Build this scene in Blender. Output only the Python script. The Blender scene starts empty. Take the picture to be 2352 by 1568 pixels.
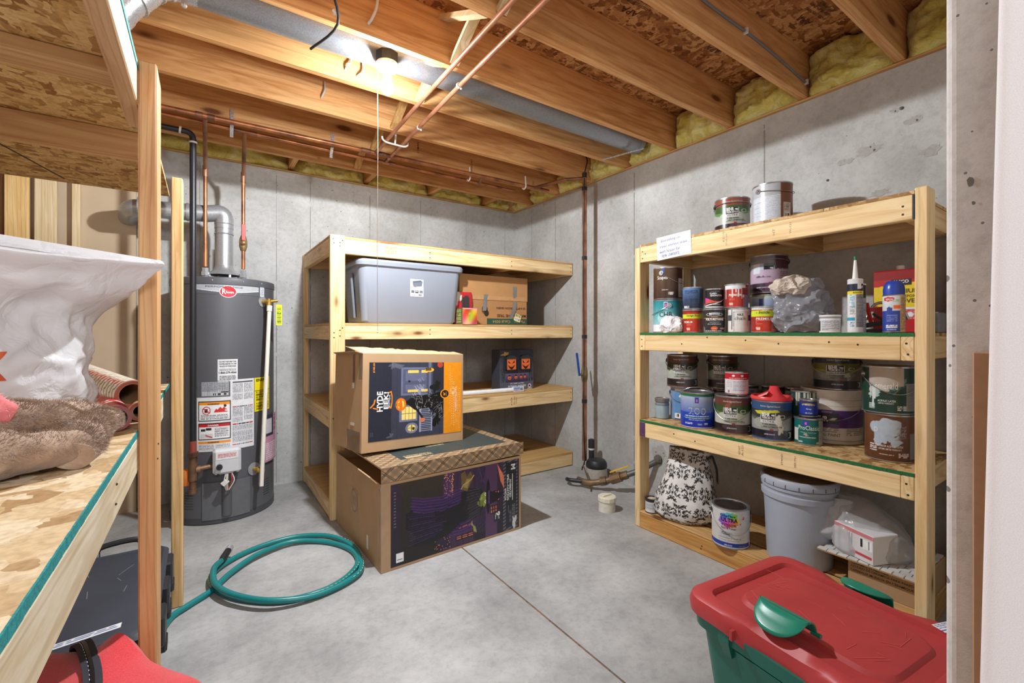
import bpy, bmesh, math, random
import numpy as np
from mathutils import Vector, Matrix, noise

random.seed(7)
S = bpy.context.scene
C = S.collection

# ------------------------------------------------------------------ camera
cd = bpy.data.cameras.new('camera')
cam = bpy.data.objects.new('camera', cd)
C.objects.link(cam)
cam.location = (0, 0, 1.16)
cam.rotation_euler = (math.pi/2, 0, -math.radians(34.43))
cd.sensor_width = 36
cd.lens = 36*1034/2352
cd.shift_y = -20/2352
cd.clip_start = .01
S.camera = cam

# ------------------------------------------------------------------ world, lamps, exposure
W = bpy.data.worlds.new('world')
S.world = W
W.use_nodes = True
W.node_tree.nodes['Background'].inputs[0].default_value = (.93, .965, 1, 1)
W.node_tree.nodes['Background'].inputs[1].default_value = 1.2

def lamp(name, loc, power, size, col, aim=None):
    l = bpy.data.lights.new(name, 'AREA' if aim else 'POINT')
    l.energy = power
    l.color = col
    if aim:
        l.shape = 'DISK'
        l.size = size
    else:
        l.shadow_soft_size = size
    o = bpy.data.objects.new(name, l)
    C.objects.link(o)
    o.location = loc
    if aim:
        o.rotation_euler = (Vector(aim)-Vector(loc)).to_track_quat('-Z', 'Y').to_euler()
    return o

# fill lamp added out of view behind the camera to brighten near surfaces
lamp('fill_lamp', (.15, -1.3, 2.2), 90, .3, (.93, .965, 1))
BULB_STRENGTH = 560       # the glowing globe of the LED bulb
BULB_BEAM = 192           # its forward beam, in watts
vs = S.view_settings
vs.view_transform = 'Standard'
vs.look = 'None'
vs.exposure = .1
vs.gamma = 1
vs.use_curve_mapping = False

# ------------------------------------------------------------------ small helpers
def lin(c):
    c = np.asarray(c, dtype=float)/255.0
    return np.where(c <= .04045, c/12.92, ((c+.055)/1.055)**2.4)

def L4(c):
    return tuple(float(x) for x in lin(c)) + (1.0,)

def wloc(o):
    v = Vector((0, 0, 0))
    while o is not None:
        v += o.location
        o = o.parent
    return v

class MB:
    """collects shapes; build() links them as ONE mesh object"""
    def __init__(s):
        s.v = []; s.f = []; s.m = []; s.cur = 0
    def add(s, vs_, fs):
        b = len(s.v)
        s.v += [tuple(p) for p in vs_]
        s.f += [tuple(i+b for i in f) for f in fs]
        s.m += [s.cur]*len(fs)
    def box(s, x0, x1, y0, y1, z0, z1):
        s.add([(x, y, z) for z in (z0, z1) for y in (y0, y1) for x in (x0, x1)],
              [(0, 2, 3, 1), (4, 5, 7, 6), (0, 1, 5, 4), (2, 6, 7, 3), (0, 4, 6, 2), (1, 3, 7, 5)])
        return s
    def cbox(s, x0, x1, y0, y1, z0, z1, b=.003):
        """a box with chamfered edges"""
        b = min(b, (x1-x0)*.3, (y1-y0)*.3, (z1-z0)*.3)
        P = {}
        V = []
        for iz in (0, 1):
            for iy in (0, 1):
                for ix in (0, 1):
                    c = ((x0, x1)[ix], (y0, y1)[iy], (z0, z1)[iz])
                    sg = (1-2*ix, 1-2*iy, 1-2*iz)
                    for ax in range(3):
                        p = [c[k] + (0 if k == ax else b*sg[k]) for k in range(3)]
                        P[ix, iy, iz, ax] = len(V)
                        V.append(p)
        F = []
        for ax in range(3):
            o = [k for k in range(3) if k != ax]
            for side in (0, 1):
                q = []
                for a, c in ((0, 0), (1, 0), (1, 1), (0, 1)):
                    i = [0, 0, 0]; i[ax] = side; i[o[0]] = a; i[o[1]] = c
                    q.append(P[i[0], i[1], i[2], ax])
                F.append(tuple(q))
            for a in (0, 1):
                for c in (0, 1):
                    q = []
                    for e in (0, 1):
                        i = [0, 0, 0]; i[ax] = e; i[o[0]] = a; i[o[1]] = c
                        q.append((P[i[0], i[1], i[2], o[0]], P[i[0], i[1], i[2], o[1]]))
                    F.append((q[0][0], q[0][1], q[1][1], q[1][0]))
        for ix in (0, 1):
            for iy in (0, 1):
                for iz in (0, 1):
                    F.append(tuple(P[ix, iy, iz, a] for a in range(3)))
        s.add(V, F)
        return s
    def lathe(s, c, prof, n=32, cap=True):
        """prof: (radius, z) pairs, bottom to top, about the vertical through c"""
        V = []
        F = []
        for r, z in prof:
            for k in range(n):
                a = 2*math.pi*k/n
                V.append((c[0]+r*math.cos(a), c[1]+r*math.sin(a), c[2]+z))
        for j in range(len(prof)-1):
            for k in range(n):
                F.append((j*n+k, j*n+(k+1) % n, (j+1)*n+(k+1) % n, (j+1)*n+k))
        if cap:
            F.append(tuple(range(n-1, -1, -1)))
            F.append(tuple((len(prof)-1)*n+k for k in range(n)))
        s.add(V, F)
        return s
    def tube(s, pts, r, n=12, cap=True):
        """a round bar along pts; r a number or one per point"""
        pts = [Vector(p) for p in pts]
        R = r if isinstance(r, (list, tuple)) else [r]*len(pts)
        V = []; F = []
        t0 = (pts[1]-pts[0]).normalized()
        up = Vector((0, 0, 1)) if abs(t0.z) < .9 else Vector((1, 0, 0))
        a = t0.cross(up).normalized()
        for i, p in enumerate(pts):
            if i == 0: t = t0
            elif i == len(pts)-1: t = (pts[i]-pts[i-1]).normalized()
            else: t = ((pts[i]-pts[i-1]).normalized()+(pts[i+1]-pts[i]).normalized())
            if t.length < 1e-6: t = t0
            t.normalize()
            a = (a - t*a.dot(t))
            if a.length < 1e-6: a = t.orthogonal()
            a.normalize()
            b = t.cross(a)
            for k in range(n):
                w = 2*math.pi*k/n
                V.append(p + (a*math.cos(w)+b*math.sin(w))*R[i])
        for j in range(len(pts)-1):
            for k in range(n):
                F.append((j*n+k, j*n+(k+1) % n, (j+1)*n+(k+1) % n, (j+1)*n+k))
        if cap:
            F.append(tuple(range(n-1, -1, -1)))
            F.append(tuple((len(pts)-1)*n+k for k in range(n)))
        s.add(V, F)
        return s
    def ball(s, c, r, n=16, sz=1):
        k = n//2
        prof = [(max(1e-4, r*math.sin(math.pi*i/k)), -r*sz*math.cos(math.pi*i/k)) for i in range(k+1)]
        return s.lathe(c, prof, n)
    def bar(s, p, q, w, h):
        """a straight rectangular bar from p to q, w wide (level), h high"""
        p = Vector(p); q = Vector(q)
        t = (q-p).normalized()
        up = Vector((0, 0, 1)) if abs(t.z) < .95 else Vector((0, 1, 0))
        a = t.cross(up).normalized()*w/2
        b = a.cross(t).normalized()*h/2
        V = [e+x*a+y*b for e in (p, q) for x, y in ((-1, -1), (1, -1), (1, 1), (-1, 1))]
        s.add(V, [(0, 1, 2, 3), (7, 6, 5, 4), (0, 4, 5, 1), (1, 5, 6, 2), (2, 6, 7, 3), (3, 7, 4, 0)])
        return s
    def loops(s, L, cap0=True, cap1=True):
        """L: closed rings of equal length, skinned one to the next"""
        n = len(L[0])
        V = [p for r in L for p in r]
        F = [(j*n+k, j*n+(k+1) % n, (j+1)*n+(k+1) % n, (j+1)*n+k) for j in range(len(L)-1) for k in range(n)]
        if cap0: F.append(tuple(range(n-1, -1, -1)))
        if cap1: F.append(tuple((len(L)-1)*n+k for k in range(n)))
        s.add(V, F)
        return s
    def build(s, name, mats, parent=None, smooth=False, local=False, **props):
        me = bpy.data.meshes.new(name)
        off = Vector((0, 0, 0)) if (local or parent is None) else wloc(parent)
        me.from_pydata([(p[0]-off.x, p[1]-off.y, p[2]-off.z) for p in s.v], [], s.f)
        if not isinstance(mats, (list, tuple)): mats = [mats]
        for m in mats: me.materials.append(m)
        if len(mats) > 1: me.polygons.foreach_set('material_index', s.m)
        me.update()
        bm = bmesh.new(); bm.from_mesh(me)
        if len(bm.faces) > 1 and len(bm.faces) < 20000: bmesh.ops.recalc_face_normals(bm, faces=bm.faces)
        bm.to_mesh(me); bm.free()
        o = bpy.data.objects.new(name, me)
        C.objects.link(o)
        if parent is not None: o.parent = parent
        if smooth:
            me.polygons.foreach_set('use_smooth', [True]*len(me.polygons))
            me.set_sharp_from_angle(angle=math.radians(38))
        for k, v in props.items(): o[k] = v
        return o

def tag(o, label, cat, group=None, kind=None):
    o['label'] = label
    o['category'] = cat
    if group: o['group'] = group
    if kind: o['kind'] = kind
    return o

def thing(name, label, cat, loc, group=None, rz=0):
    o = bpy.data.objects.new(name, None)
    o.empty_display_size = .05
    C.objects.link(o)
    o.location = loc
    o.rotation_euler = (0, 0, rz)
    return tag(o, label, cat, group)

def struct(o):
    o['kind'] = 'structure'
    return o

def fillet(pts, r, k=5):
    """rounds the corners of a path"""
    pts = [Vector(p) for p in pts]
    out = [pts[0]]
    for i in range(1, len(pts)-1):
        p, q, n = pts[i-1], pts[i], pts[i+1]
        a = (p-q); b = (n-q)
        d = min(r, a.length*.45, b.length*.45)
        A = q+a.normalized()*d; B = q+b.normalized()*d
        for j in range(k+1):
            t = j/k
            out.append(A*(1-t)**2+q*2*t*(1-t)+B*t*t)
    out.append(pts[-1])
    return out

def bez(p, n=24):
    """a smooth curve through the points (Catmull-Rom)"""
    p = [Vector(q) for q in p]
    out = []
    for i in range(len(p)-1):
        a = p[max(i-1, 0)]; b = p[i]; c = p[i+1]; d = p[min(i+2, len(p)-1)]
        for j in range(n):
            t = j/n
            out.append(.5*((2*b)+(c-a)*t+(2*a-5*b+4*c-d)*t*t+(3*b-a-3*c+d)*t**3))
    out.append(p[-1])
    return out

def nz(x, y, z, sc=1.0):
    return noise.noise(Vector((x*sc, y*sc, z*sc)))

# ------------------------------------------------------------------ materials
def newmat(name):
    m = bpy.data.materials.new(name)
    m.use_nodes = True
    nt = m.node_tree
    return m, nt, nt.nodes['Principled BSDF']

def nd(nt, t, **kw):
    n = nt.nodes.new(t)
    for k, v in kw.items():
        if k.startswith('i_'):
            key = k[2:]
            n.inputs[int(key) if key.isdigit() else key.replace('_', ' ')].default_value = v
        else:
            setattr(n, k, v)
    return n

def ramp(nt, stops, interp='LINEAR'):
    r = nt.nodes.new('ShaderNodeValToRGB')
    e = r.color_ramp.elements
    r.color_ramp.interpolation = interp
    while len(e) < len(stops): e.new(.5)
    for el, (p, c) in zip(e, stops):
        el.position = p
        el.color = c if len(c) == 4 else L4(c)
    return r

def coords(nt, scale, rnd=True):
    """object coordinates, shifted by a random amount for each object"""
    tc = nd(nt, 'ShaderNodeTexCoord')
    mp = nd(nt, 'ShaderNodeMapping')
    mp.inputs['Scale'].default_value = scale
    nt.links.new(tc.outputs['Object'], mp.inputs['Vector'])
    if rnd:
        oi = nd(nt, 'ShaderNodeObjectInfo')
        mu = nd(nt, 'ShaderNodeMath', operation='MULTIPLY', i_1=37.0)
        nt.links.new(oi.outputs['Random'], mu.inputs[0])
        nt.links.new(mu.outputs[0], mp.inputs['Location'])
    return mp

def link(nt, a, b): nt.links.new(a, b)

def bump(nt, bs, src, strength, dist=.01):
    b = nd(nt, 'ShaderNodeBump', i_Strength=strength, i_Distance=dist)
    link(nt, src, b.inputs['Height'])
    link(nt, b.outputs[0], bs.inputs['Normal'])

def mixc(nt, fac, a, b, mode='MIX'):
    m = nd(nt, 'ShaderNodeMix', data_type='RGBA', blend_type=mode)
    for src, i in ((fac, 0), (a, 6), (b, 7)):
        if hasattr(src, 'links'): link(nt, src, m.inputs[i])
        else: m.inputs[i].default_value = src if not isinstance(src, tuple) or len(src) == 4 else L4(src)
    return m.outputs[2]

_c = {}
def plain(name, col, rough=.5, metal=0, spec=.5, mottle=.08, bumpy=0, scale=30, coat=0, trans=0):
    """a plain coloured material with a little procedural unevenness"""
    if name in _c: return _c[name]
    m, nt, bs = newmat(name)
    mp = coords(nt, (scale,)*3)
    n = nd(nt, 'ShaderNodeTexNoise', i_Scale=1.0, i_Detail=4.0, i_Roughness=.6)
    link(nt, mp.outputs[0], n.inputs['Vector'])
    c = np.array(L4(col)[:3])
    r = ramp(nt, [(.3, tuple(np.clip(c*(1-mottle), 0, 1))+(1,)), (.7, tuple(np.clip(c*(1+mottle), 0, 1))+(1,))])
    link(nt, n.outputs[0], r.inputs[0])
    link(nt, r.outputs[0], bs.inputs['Base Color'])
    bs.inputs['Roughness'].default_value = rough
    bs.inputs['Metallic'].default_value = metal
    bs.inputs['Specular IOR Level'].default_value = spec
    bs.inputs['Coat Weight'].default_value = coat
    if trans: bs.inputs['Transmission Weight'].default_value = trans
    if bumpy: bump(nt, bs, n.outputs[0], bumpy, .003)
    _c[name] = m
    return m

def wood(axis='X', light=(248, 222, 174), dark=(230, 192, 136), knot=(122, 78, 40), tag_='pine', rough=.6, kscale=1.0):
    key = tag_+axis
    if key in _c: return _c[key]
    m, nt, bs = newmat('wood_'+key)
    sc = {'X': (1.2, 16, 16), 'Y': (16, 1.2, 16), 'Z': (16, 16, 1.2)}[axis]
    mp = coords(nt, sc)
    w = nd(nt, 'ShaderNodeTexNoise', i_Scale=.55, i_Detail=2.0)
    link(nt, mp.outputs[0], w.inputs['Vector'])
    mx = nd(nt, 'ShaderNodeVectorMath', operation='MULTIPLY_ADD')
    link(nt, w.outputs['Color'], mx.inputs[0])
    mx.inputs[1].default_value = (1.6, 1.6, 1.6)
    link(nt, mp.outputs[0], mx.inputs[2])
    g = nd(nt, 'ShaderNodeTexNoise', i_Scale=2.2, i_Detail=5.0, i_Roughness=.62, i_Distortion=.6)
    link(nt, mx.outputs[0], g.inputs['Vector'])
    r = ramp(nt, [(.34, dark), (.5, tuple(np.array(dark)*.4+np.array(light)*.6)), (.64, light)])
    link(nt, g.outputs[0], r.inputs[0])
    # growth rings: fine dark lines
    wv = nd(nt, 'ShaderNodeTexWave', i_Scale=1.1, i_Distortion=3.5, i_Detail=2.0, bands_direction={'X': 'Y', 'Y': 'X', 'Z': 'X'}[axis])
    link(nt, mx.outputs[0], wv.inputs['Vector'])
    r2 = ramp(nt, [(.0, (1, 1, 1, 1)), (.78, (1, 1, 1, 1)), (1, (.80, .74, .66, 1))])
    link(nt, wv.outputs[0], r2.inputs[0])
    col = mixc(nt, .75, r.outputs[0], r2.outputs[0], 'MULTIPLY')
    # knots
    ks = {'X': (2.4, 7, 7), 'Y': (7, 2.4, 7), 'Z': (7, 7, 2.4)}[axis]
    mk = coords(nt, tuple(k*kscale for k in ks))
    v = nd(nt, 'ShaderNodeTexVoronoi', i_Scale=1.0, i_Randomness=1.0)
    link(nt, mk.outputs[0], v.inputs['Vector'])
    rk = ramp(nt, [(0, (1, 1, 1, 1)), (.07, (1, 1, 1, 1)), (.13, (.25, .25, .25, 1)), (.24, (0, 0, 0, 1))])
    link(nt, v.outputs['Distance'], rk.inputs[0])
    col = mixc(nt, rk.outputs[0], col, L4(knot))
    oi = nd(nt, 'ShaderNodeObjectInfo')
    rr = ramp(nt, [(0, (.86, .84, .80, 1)), (1, (1.0, 1.0, 1.0, 1))])
    link(nt, oi.outputs['Random'], rr.inputs[0])
    col = mixc(nt, 1.0, col, rr.outputs[0], 'MULTIPLY')
    link(nt, col, bs.inputs['Base Color'])
    bs.inputs['Roughness'].default_value = rough
    bs.inputs['Specular IOR Level'].default_value = .3
    bump(nt, bs, g.outputs[0], .12, .002)
    _c[key] = m
    return m

def joistwood(axis='X'): return wood(axis, (236, 186, 128), (206, 146, 88), (116, 68, 36), 'fir', .55, .8)
def oldwood(axis='X'): return wood(axis, (218, 180, 122), (188, 142, 86), (108, 70, 36), 'old', .62)
def palewood(axis='X'): return wood(axis, (234, 216, 180), (212, 186, 140), (140, 100, 60), 'pale', .65, .7)

def osb(name='osb', a=(108, 62, 26), b=(176, 116, 60), c=(214, 164, 100), sc=1.0):
    if name in _c: return _c[name]
    m, nt, bs = newmat(name)
    cols = []
    hs = []
    for i, s in enumerate([(9, 34, 20), (32, 10, 20), (20, 24, 20)]):
        mp = coords(nt, tuple(k*sc for k in s))
        mp.inputs['Rotation'].default_value = (0, 0, .35+i*.55)
        v = nd(nt, 'ShaderNodeTexVoronoi', i_Scale=1.0, i_Randomness=1.0, distance='MANHATTAN')
        nz_ = nd(nt, 'ShaderNodeTexNoise', i_Scale=.9, i_Detail=3.0)
        link(nt, mp.outputs[0], nz_.inputs['Vector'])
        ad = nd(nt, 'ShaderNodeVectorMath', operation='MULTIPLY_ADD')
        link(nt, nz_.outputs['Color'], ad.inputs[0]); ad.inputs[1].default_value = (.5, .5, .5)
        link(nt, mp.outputs[0], ad.inputs[2])
        link(nt, ad.outputs[0], v.inputs['Vector'])
        sp = nd(nt, 'ShaderNodeSeparateColor')
        link(nt, v.outputs['Color'], sp.inputs[0])
        r = ramp(nt, [(0, a), (.45, b), (1, c)])
        link(nt, sp.outputs[0], r.inputs[0])
        cols.append(r.outputs[0]); hs.append(sp)
    n = nd(nt, 'ShaderNodeTexNoise', i_Scale=11.0*sc, i_Detail=1.0)
    tc = nd(nt, 'ShaderNodeTexCoord')
    link(nt, tc.outputs['Object'], n.inputs['Vector'])
    r1 = ramp(nt, [(.48, (0, 0, 0, 1)), (.5, (1, 1, 1, 1))])
    link(nt, n.outputs[0], r1.inputs[0])
    c1 = mixc(nt, r1.outputs[0], cols[0], cols[1])
    gt = nd(nt, 'ShaderNodeMath', operation='GREATER_THAN', i_1=.62)
    link(nt, hs[2].outputs[1], gt.inputs[0])
    c2 = mixc(nt, gt.outputs[0], c1, cols[2])
    f = nd(nt, 'ShaderNodeTexNoise', i_Scale=90.0, i_Detail=3.0)
    link(nt, tc.outputs['Object'], f.inputs['Vector'])
    r3 = ramp(nt, [(.3, (.72, .68, .64, 1)), (.6, (1, 1, 1, 1))])
    link(nt, f.outputs[0], r3.inputs[0])
    c3 = mixc(nt, .8, c2, r3.outputs[0], 'MULTIPLY')
    link(nt, c3, bs.inputs['Base Color'])
    bs.inputs['Roughness'].default_value = .7
    bs.inputs['Specular IOR Level'].default_value = .25
    bump(nt, bs, hs[0].outputs[0], .25, .002)
    _c[name] = m
    return m

def concrete(name, lo, hi, pit=26, pitsize=.10, stain=(150, 145, 134), rough=.75, grain=1.0):
    if name in _c: return _c[name]
    m, nt, bs = newmat(name)
    mp = coords(nt, (1, 1, 1), False)
    n1 = nd(nt, 'ShaderNodeTexNoise', i_Scale=2.2, i_Detail=8.0, i_Roughness=.62)
    n2 = nd(nt, 'ShaderNodeTexNoise', i_Scale=38.0*grain, i_Detail=6.0, i_Roughness=.75)
    n3 = nd(nt, 'ShaderNodeTexNoise', i_Scale=1.1, i_Detail=5.0, i_Roughness=.55, i_Distortion=1.0)
    for n in (n1, n2, n3): link(nt, mp.outputs[0], n.inputs['Vector'])
    r1 = ramp(nt, [(.3, lo), (.68, hi)])
    link(nt, n1.outputs[0], r1.inputs[0])
    r2 = ramp(nt, [(.32, (.78, .77, .76, 1)), (.55, (1, 1, 1, 1))])
    link(nt, n2.outputs[0], r2.inputs[0])
    c = mixc(nt, .8, r1.outputs[0], r2.outputs[0], 'MULTIPLY')
    r3 = ramp(nt, [(.60, (0, 0, 0, 1)), (.72, (.6, .6, .6, 1))])
    link(nt, n3.outputs[0], r3.inputs[0])
    c = mixc(nt, r3.outputs[0], c, L4(stain))
    h = None
    if pit:
        v = nd(nt, 'ShaderNodeTexVoronoi', i_Scale=float(pit), i_Randomness=1.0)
        link(nt, mp.outputs[0], v.inputs['Vector'])
        sp = nd(nt, 'ShaderNodeSeparateColor')
        link(nt, v.outputs['Color'], sp.inputs[0])
        mu = nd(nt, 'ShaderNodeMath', operation='MULTIPLY', i_1=pitsize)
        pw = nd(nt, 'ShaderNodeMath', operation='POWER', i_1=3.0)
        link(nt, sp.outputs[0], pw.inputs[0])
        link(nt, pw.outputs[0], mu.inputs[0])
        ls = nd(nt, 'ShaderNodeMath', operation='LESS_THAN')
        link(nt, v.outputs['Distance'], ls.inputs[0]); link(nt, mu.outputs[0], ls.inputs[1])
        dk = tuple(np.array(lo)*.62)
        c = mixc(nt, ls.outputs[0], c, L4(dk))
        h = ls.outputs[0]
    link(nt, c, bs.inputs['Base Color'])
    bs.inputs['Roughness'].default_value = rough
    bs.inputs['Specular IOR Level'].default_value = .3
    bump(nt, bs, n2.outputs[0], .18, .004)
    _c[name] = m
    return m

def galv(name='galvanised', base=(150, 154, 160), rough=.34):
    if name in _c: return _c[name]
    m, nt, bs = newmat(name)
    mp = coords(nt, (60, 60, 60))
    v = nd(nt, 'ShaderNodeTexVoronoi', i_Scale=5.0)
    link(nt, mp.outputs[0], v.inputs['Vector'])
    sp = nd(nt, 'ShaderNodeSeparateColor')
    link(nt, v.outputs['Color'], sp.inputs[0])
    b = np.array(base)
    r = ramp(nt, [(0, tuple(b*.94)), (1, tuple(np.minimum(b*1.06, 255)))])
    link(nt, sp.outputs[0], r.inputs[0])
    link(nt, r.outputs[0], bs.inputs['Base Color'])
    bs.inputs['Metallic'].default_value = .6
    mr = nd(nt, 'ShaderNodeMapRange', i_3=rough-.02, i_4=rough+.08)
    link(nt, sp.outputs[1], mr.inputs[0])
    link(nt, mr.outputs[0], bs.inputs['Roughness'])
    _c[name] = m
    return m

def copper(name='copper', c1=(196, 128, 84), c2=(128, 82, 58), rough=.36):
    if name in _c: return _c[name]
    m, nt, bs = newmat(name)
    mp = coords(nt, (9, 9, 9))
    n = nd(nt, 'ShaderNodeTexNoise', i_Scale=1.0, i_Detail=5.0)
    link(nt, mp.outputs[0], n.inputs['Vector'])
    r = ramp(nt, [(.35, c2), (.6, c1)])
    link(nt, n.outputs[0], r.inputs[0])
    link(nt, r.outputs[0], bs.inputs['Base Color'])
    bs.inputs['Metallic'].default_value = .55
    bs.inputs['Roughness'].default_value = rough
    _c[name] = m
    return m

def printed(name='printed', rough=.38, spec=.5, metal=0, trans=0, weave=0, sub=0):
    """takes its colour from what is printed on the surface (a colour attribute)"""
    if name in _c: return _c[name]
    m, nt, bs = newmat(name)
    a = nd(nt, 'ShaderNodeAttribute', attribute_name='print')
    mp = coords(nt, (40, 40, 40))
    n = nd(nt, 'ShaderNodeTexNoise', i_Scale=1.0, i_Detail=4.0)
    link(nt, mp.outputs[0], n.inputs['Vector'])
    r = ramp(nt, [(.3, (.9, .9, .9, 1)), (.6, (1, 1, 1, 1))])
    link(nt, n.outputs[0], r.inputs[0])
    link(nt, mixc(nt, 1.0, a.outputs['Color'], r.outputs[0], 'MULTIPLY'), bs.inputs['Base Color'])
    bs.inputs['Roughness'].default_value = rough
    bs.inputs['Specular IOR Level'].default_value = spec
    bs.inputs['Metallic'].default_value = metal
    if weave: bump(nt, bs, n.outputs[0], weave, .002)
    _c[name] = m
    return m

def film(name, col, alpha=.5, rough=.3):
    """thin translucent plastic film"""
    if name in _c: return _c[name]
    m, nt, bs = newmat(name)
    bs.inputs['Base Color'].default_value = L4(col)
    bs.inputs['Roughness'].default_value = rough
    tr = nd(nt, 'ShaderNodeBsdfTransparent')
    tl = nd(nt, 'ShaderNodeBsdfTranslucent')
    tl.inputs[0].default_value = L4(col)
    mp = coords(nt, (9, 9, 9))
    n = nd(nt, 'ShaderNodeTexNoise', i_Scale=1.0, i_Detail=5.0)
    link(nt, mp.outputs[0], n.inputs['Vector'])
    bump(nt, bs, n.outputs[0], .25, .01)
    m1 = nd(nt, 'ShaderNodeMixShader', i_0=.3)
    link(nt, bs.outputs[0], m1.inputs[1]); link(nt, tl.outputs[0], m1.inputs[2])
    m2 = nd(nt, 'ShaderNodeMixShader')
    mr = nd(nt, 'ShaderNodeMapRange', i_1=.3, i_2=.7, i_3=alpha-.12, i_4=alpha+.12)
    link(nt, n.outputs[0], mr.inputs[0]); link(nt, mr.outputs[0], m2.inputs[0])
    link(nt, tr.outputs[0], m2.inputs[1]); link(nt, m1.outputs[0], m2.inputs[2])
    link(nt, m2.outputs[0], nt.nodes['Material Output'].inputs[0])
    _c[name] = m
    return m

# ------------------------------------------------------------------ prints: small pictures painted cell by cell onto fine meshes
class Art:
    def __init__(s, w, h, bg):
        s.w, s.h = w, h
        s.a = np.ones((h, w, 3))*np.array(bg, float)
        s.U, s.V = np.meshgrid((np.arange(w)+.5)/w, (np.arange(h)+.5)/h)
        s.r = np.random.RandomState(w*31+h)
    def put(s, m, c, al=1):
        s.a[m] = s.a[m]*(1-al)+np.array(c, float)*al
        return s
    def rect(s, u0, u1, v0, v1, c, al=1):
        return s.put((s.U >= u0) & (s.U <= u1) & (s.V >= v0) & (s.V <= v1), c, al)
    def ell(s, cu, cv, ru, rv, c, al=1):
        return s.put(((s.U-cu)/ru)**2+((s.V-cv)/rv)**2 <= 1, c, al)
    def ring(s, cu, cv, ru, rv, t, c):
        d = ((s.U-cu)/ru)**2+((s.V-cv)/rv)**2
        return s.put((d <= 1) & (d >= (1-t)**2), c)
    def poly(s, P, c, al=1):
        m = np.zeros(s.U.shape, bool)
        n = len(P)
        for i in range(n):
            x0, y0 = P[i]; x1, y1 = P[(i+1) % n]
            if y0 == y1: continue
            k = ((y0 > s.V) != (y1 > s.V)) & (s.U < (x1-x0)*(s.V-y0)/(y1-y0)+x0)
            m ^= k
        return s.put(m, c, al)
    def grad(s, u0, u1, v0, v1, c0, c1):
        m = (s.U >= u0) & (s.U <= u1) & (s.V >= v0) & (s.V <= v1)
        t = ((s.V-v0)/(v1-v0))[..., None]
        s.a = np.where(m[..., None], np.array(c0, float)*(1-t)+np.array(c1, float)*t, s.a)
        return s
    def stroke(s, P, wd, c, asp=1.0, al=1):
        """a thick line; wd in u, asp = height/width of the picture in metres"""
        for (x0, y0), (x1, y1) in zip(P[:-1], P[1:]):
            dx, dy = x1-x0, (y1-y0)*asp
            L = dx*dx+dy*dy+1e-12
            t = np.clip(((s.U-x0)*dx+(s.V-y0)*asp*dy)/L, 0, 1)
            d = np.hypot(s.U-x0-t*dx, (s.V-y0)*asp-t*dy)
            s.put(d <= wd/2, c, al)
        return s
    def lines(s, u0, u1, v0, v1, n, c, fill=.6, al=1):
        """unreadable small print: n rows of short dashes"""
        for k in range(n):
            y1 = v1-(v1-v0)*k/n; y0 = y1-(v1-v0)/n*fill
            u = u0
            while u < u1:
                w = (u1-u0)*s.r.uniform(.04, .16)
                s.rect(u, min(u+w, u1), y0, y1, c, al)
                u += w+(u1-u0)*.02
        return s
    def blob(s, cu, cv, ru, rv, c, seed=1, rag=.35, al=1):
        r = np.random.RandomState(seed)
        th = np.arctan2((s.V-cv)/rv, (s.U-cu)/ru)
        q = 1+sum(rag/k*np.sin(k*th+r.uniform(0, 6.3)) for k in range(2, 9))
        return s.put(np.hypot((s.U-cu)/ru, (s.V-cv)/rv) <= q*.8, c, al)
    def drips(s, u0, u1, vtop, vlen, n, wd, c, seed=1):
        r = np.random.RandomState(seed)
        for k in range(n):
            u = r.uniform(u0, u1); l = vlen*r.uniform(.3, 1); w = wd*r.uniform(.5, 1)
            s.rect(u-w/2, u+w/2, vtop-l, 1, c)
        return s
    def bars(s, u0, u1, v0, v1, horiz=False, bg=(245, 245, 245), n=16):
        s.rect(u0, u1, v0, v1, bg)
        p = (s.V-v0)/(v1-v0) if horiz else (s.U-u0)/(u1-u0)
        pat = s.r.rand(n) > .45
        k = np.clip((p*n).astype(int), 0, n-1)
        m = (s.U >= u0) & (s.U <= u1) & (s.V >= v0) & (s.V <= v1) & pat[k]
        e = (s.U > u0+.06*(u1-u0)) & (s.U < u1-.06*(u1-u0)) & (s.V > v0+.08*(v1-v0)) & (s.V < v1-.08*(v1-v0))
        return s.put(m & e, (30, 30, 32))
    def speckle(s, amt):
        s.a = np.clip(s.a+s.r.normal(0, amt, s.a.shape[:2])[..., None], 0, 255)
        return s

def printmesh(name, P, art, mat, parent, local=False, smooth=True, wrap=False, **props):
    """P: (h, w, 3) points, one for each cell of the art"""
    h, w = P.shape[:2]
    off = np.array((0, 0, 0)) if (local or parent is None) else np.array(wloc(parent))
    me = bpy.data.meshes.new(name)
    V = (P.reshape(-1, 3)-off).astype(np.float32)
    j, i = np.meshgrid(np.arange(h-1), np.arange(w if wrap else w-1), indexing='ij')
    i1 = (i+1) % w
    F = np.stack([j*w+i, j*w+i1, (j+1)*w+i1, (j+1)*w+i], -1).reshape(-1, 4).astype(np.int32)
    me.vertices.add(len(V)); me.vertices.foreach_set('co', V.ravel())
    me.loops.add(F.size); me.loops.foreach_set('vertex_index', F.ravel())
    me.polygons.add(len(F)); me.polygons.foreach_set('loop_start', np.arange(0, F.size, 4, dtype=np.int32))
    me.polygons.foreach_set('use_smooth', np.full(len(F), smooth))
    me.update(calc_edges=True)
    a = me.color_attributes.new('print', 'FLOAT_COLOR', 'POINT')
    col = np.ones((h*w, 4), np.float32)
    col[:, :3] = lin(np.clip(art.a, 0, 255)).reshape(-1, 3)
    a.data.foreach_set('color', col.ravel())
    me.materials.append(mat)
    me.validate()
    o = bpy.data.objects.new(name, me)
    C.objects.link(o)
    if parent is not None: o.parent = parent
    for k, v in props.items(): o[k] = v
    return o

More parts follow.
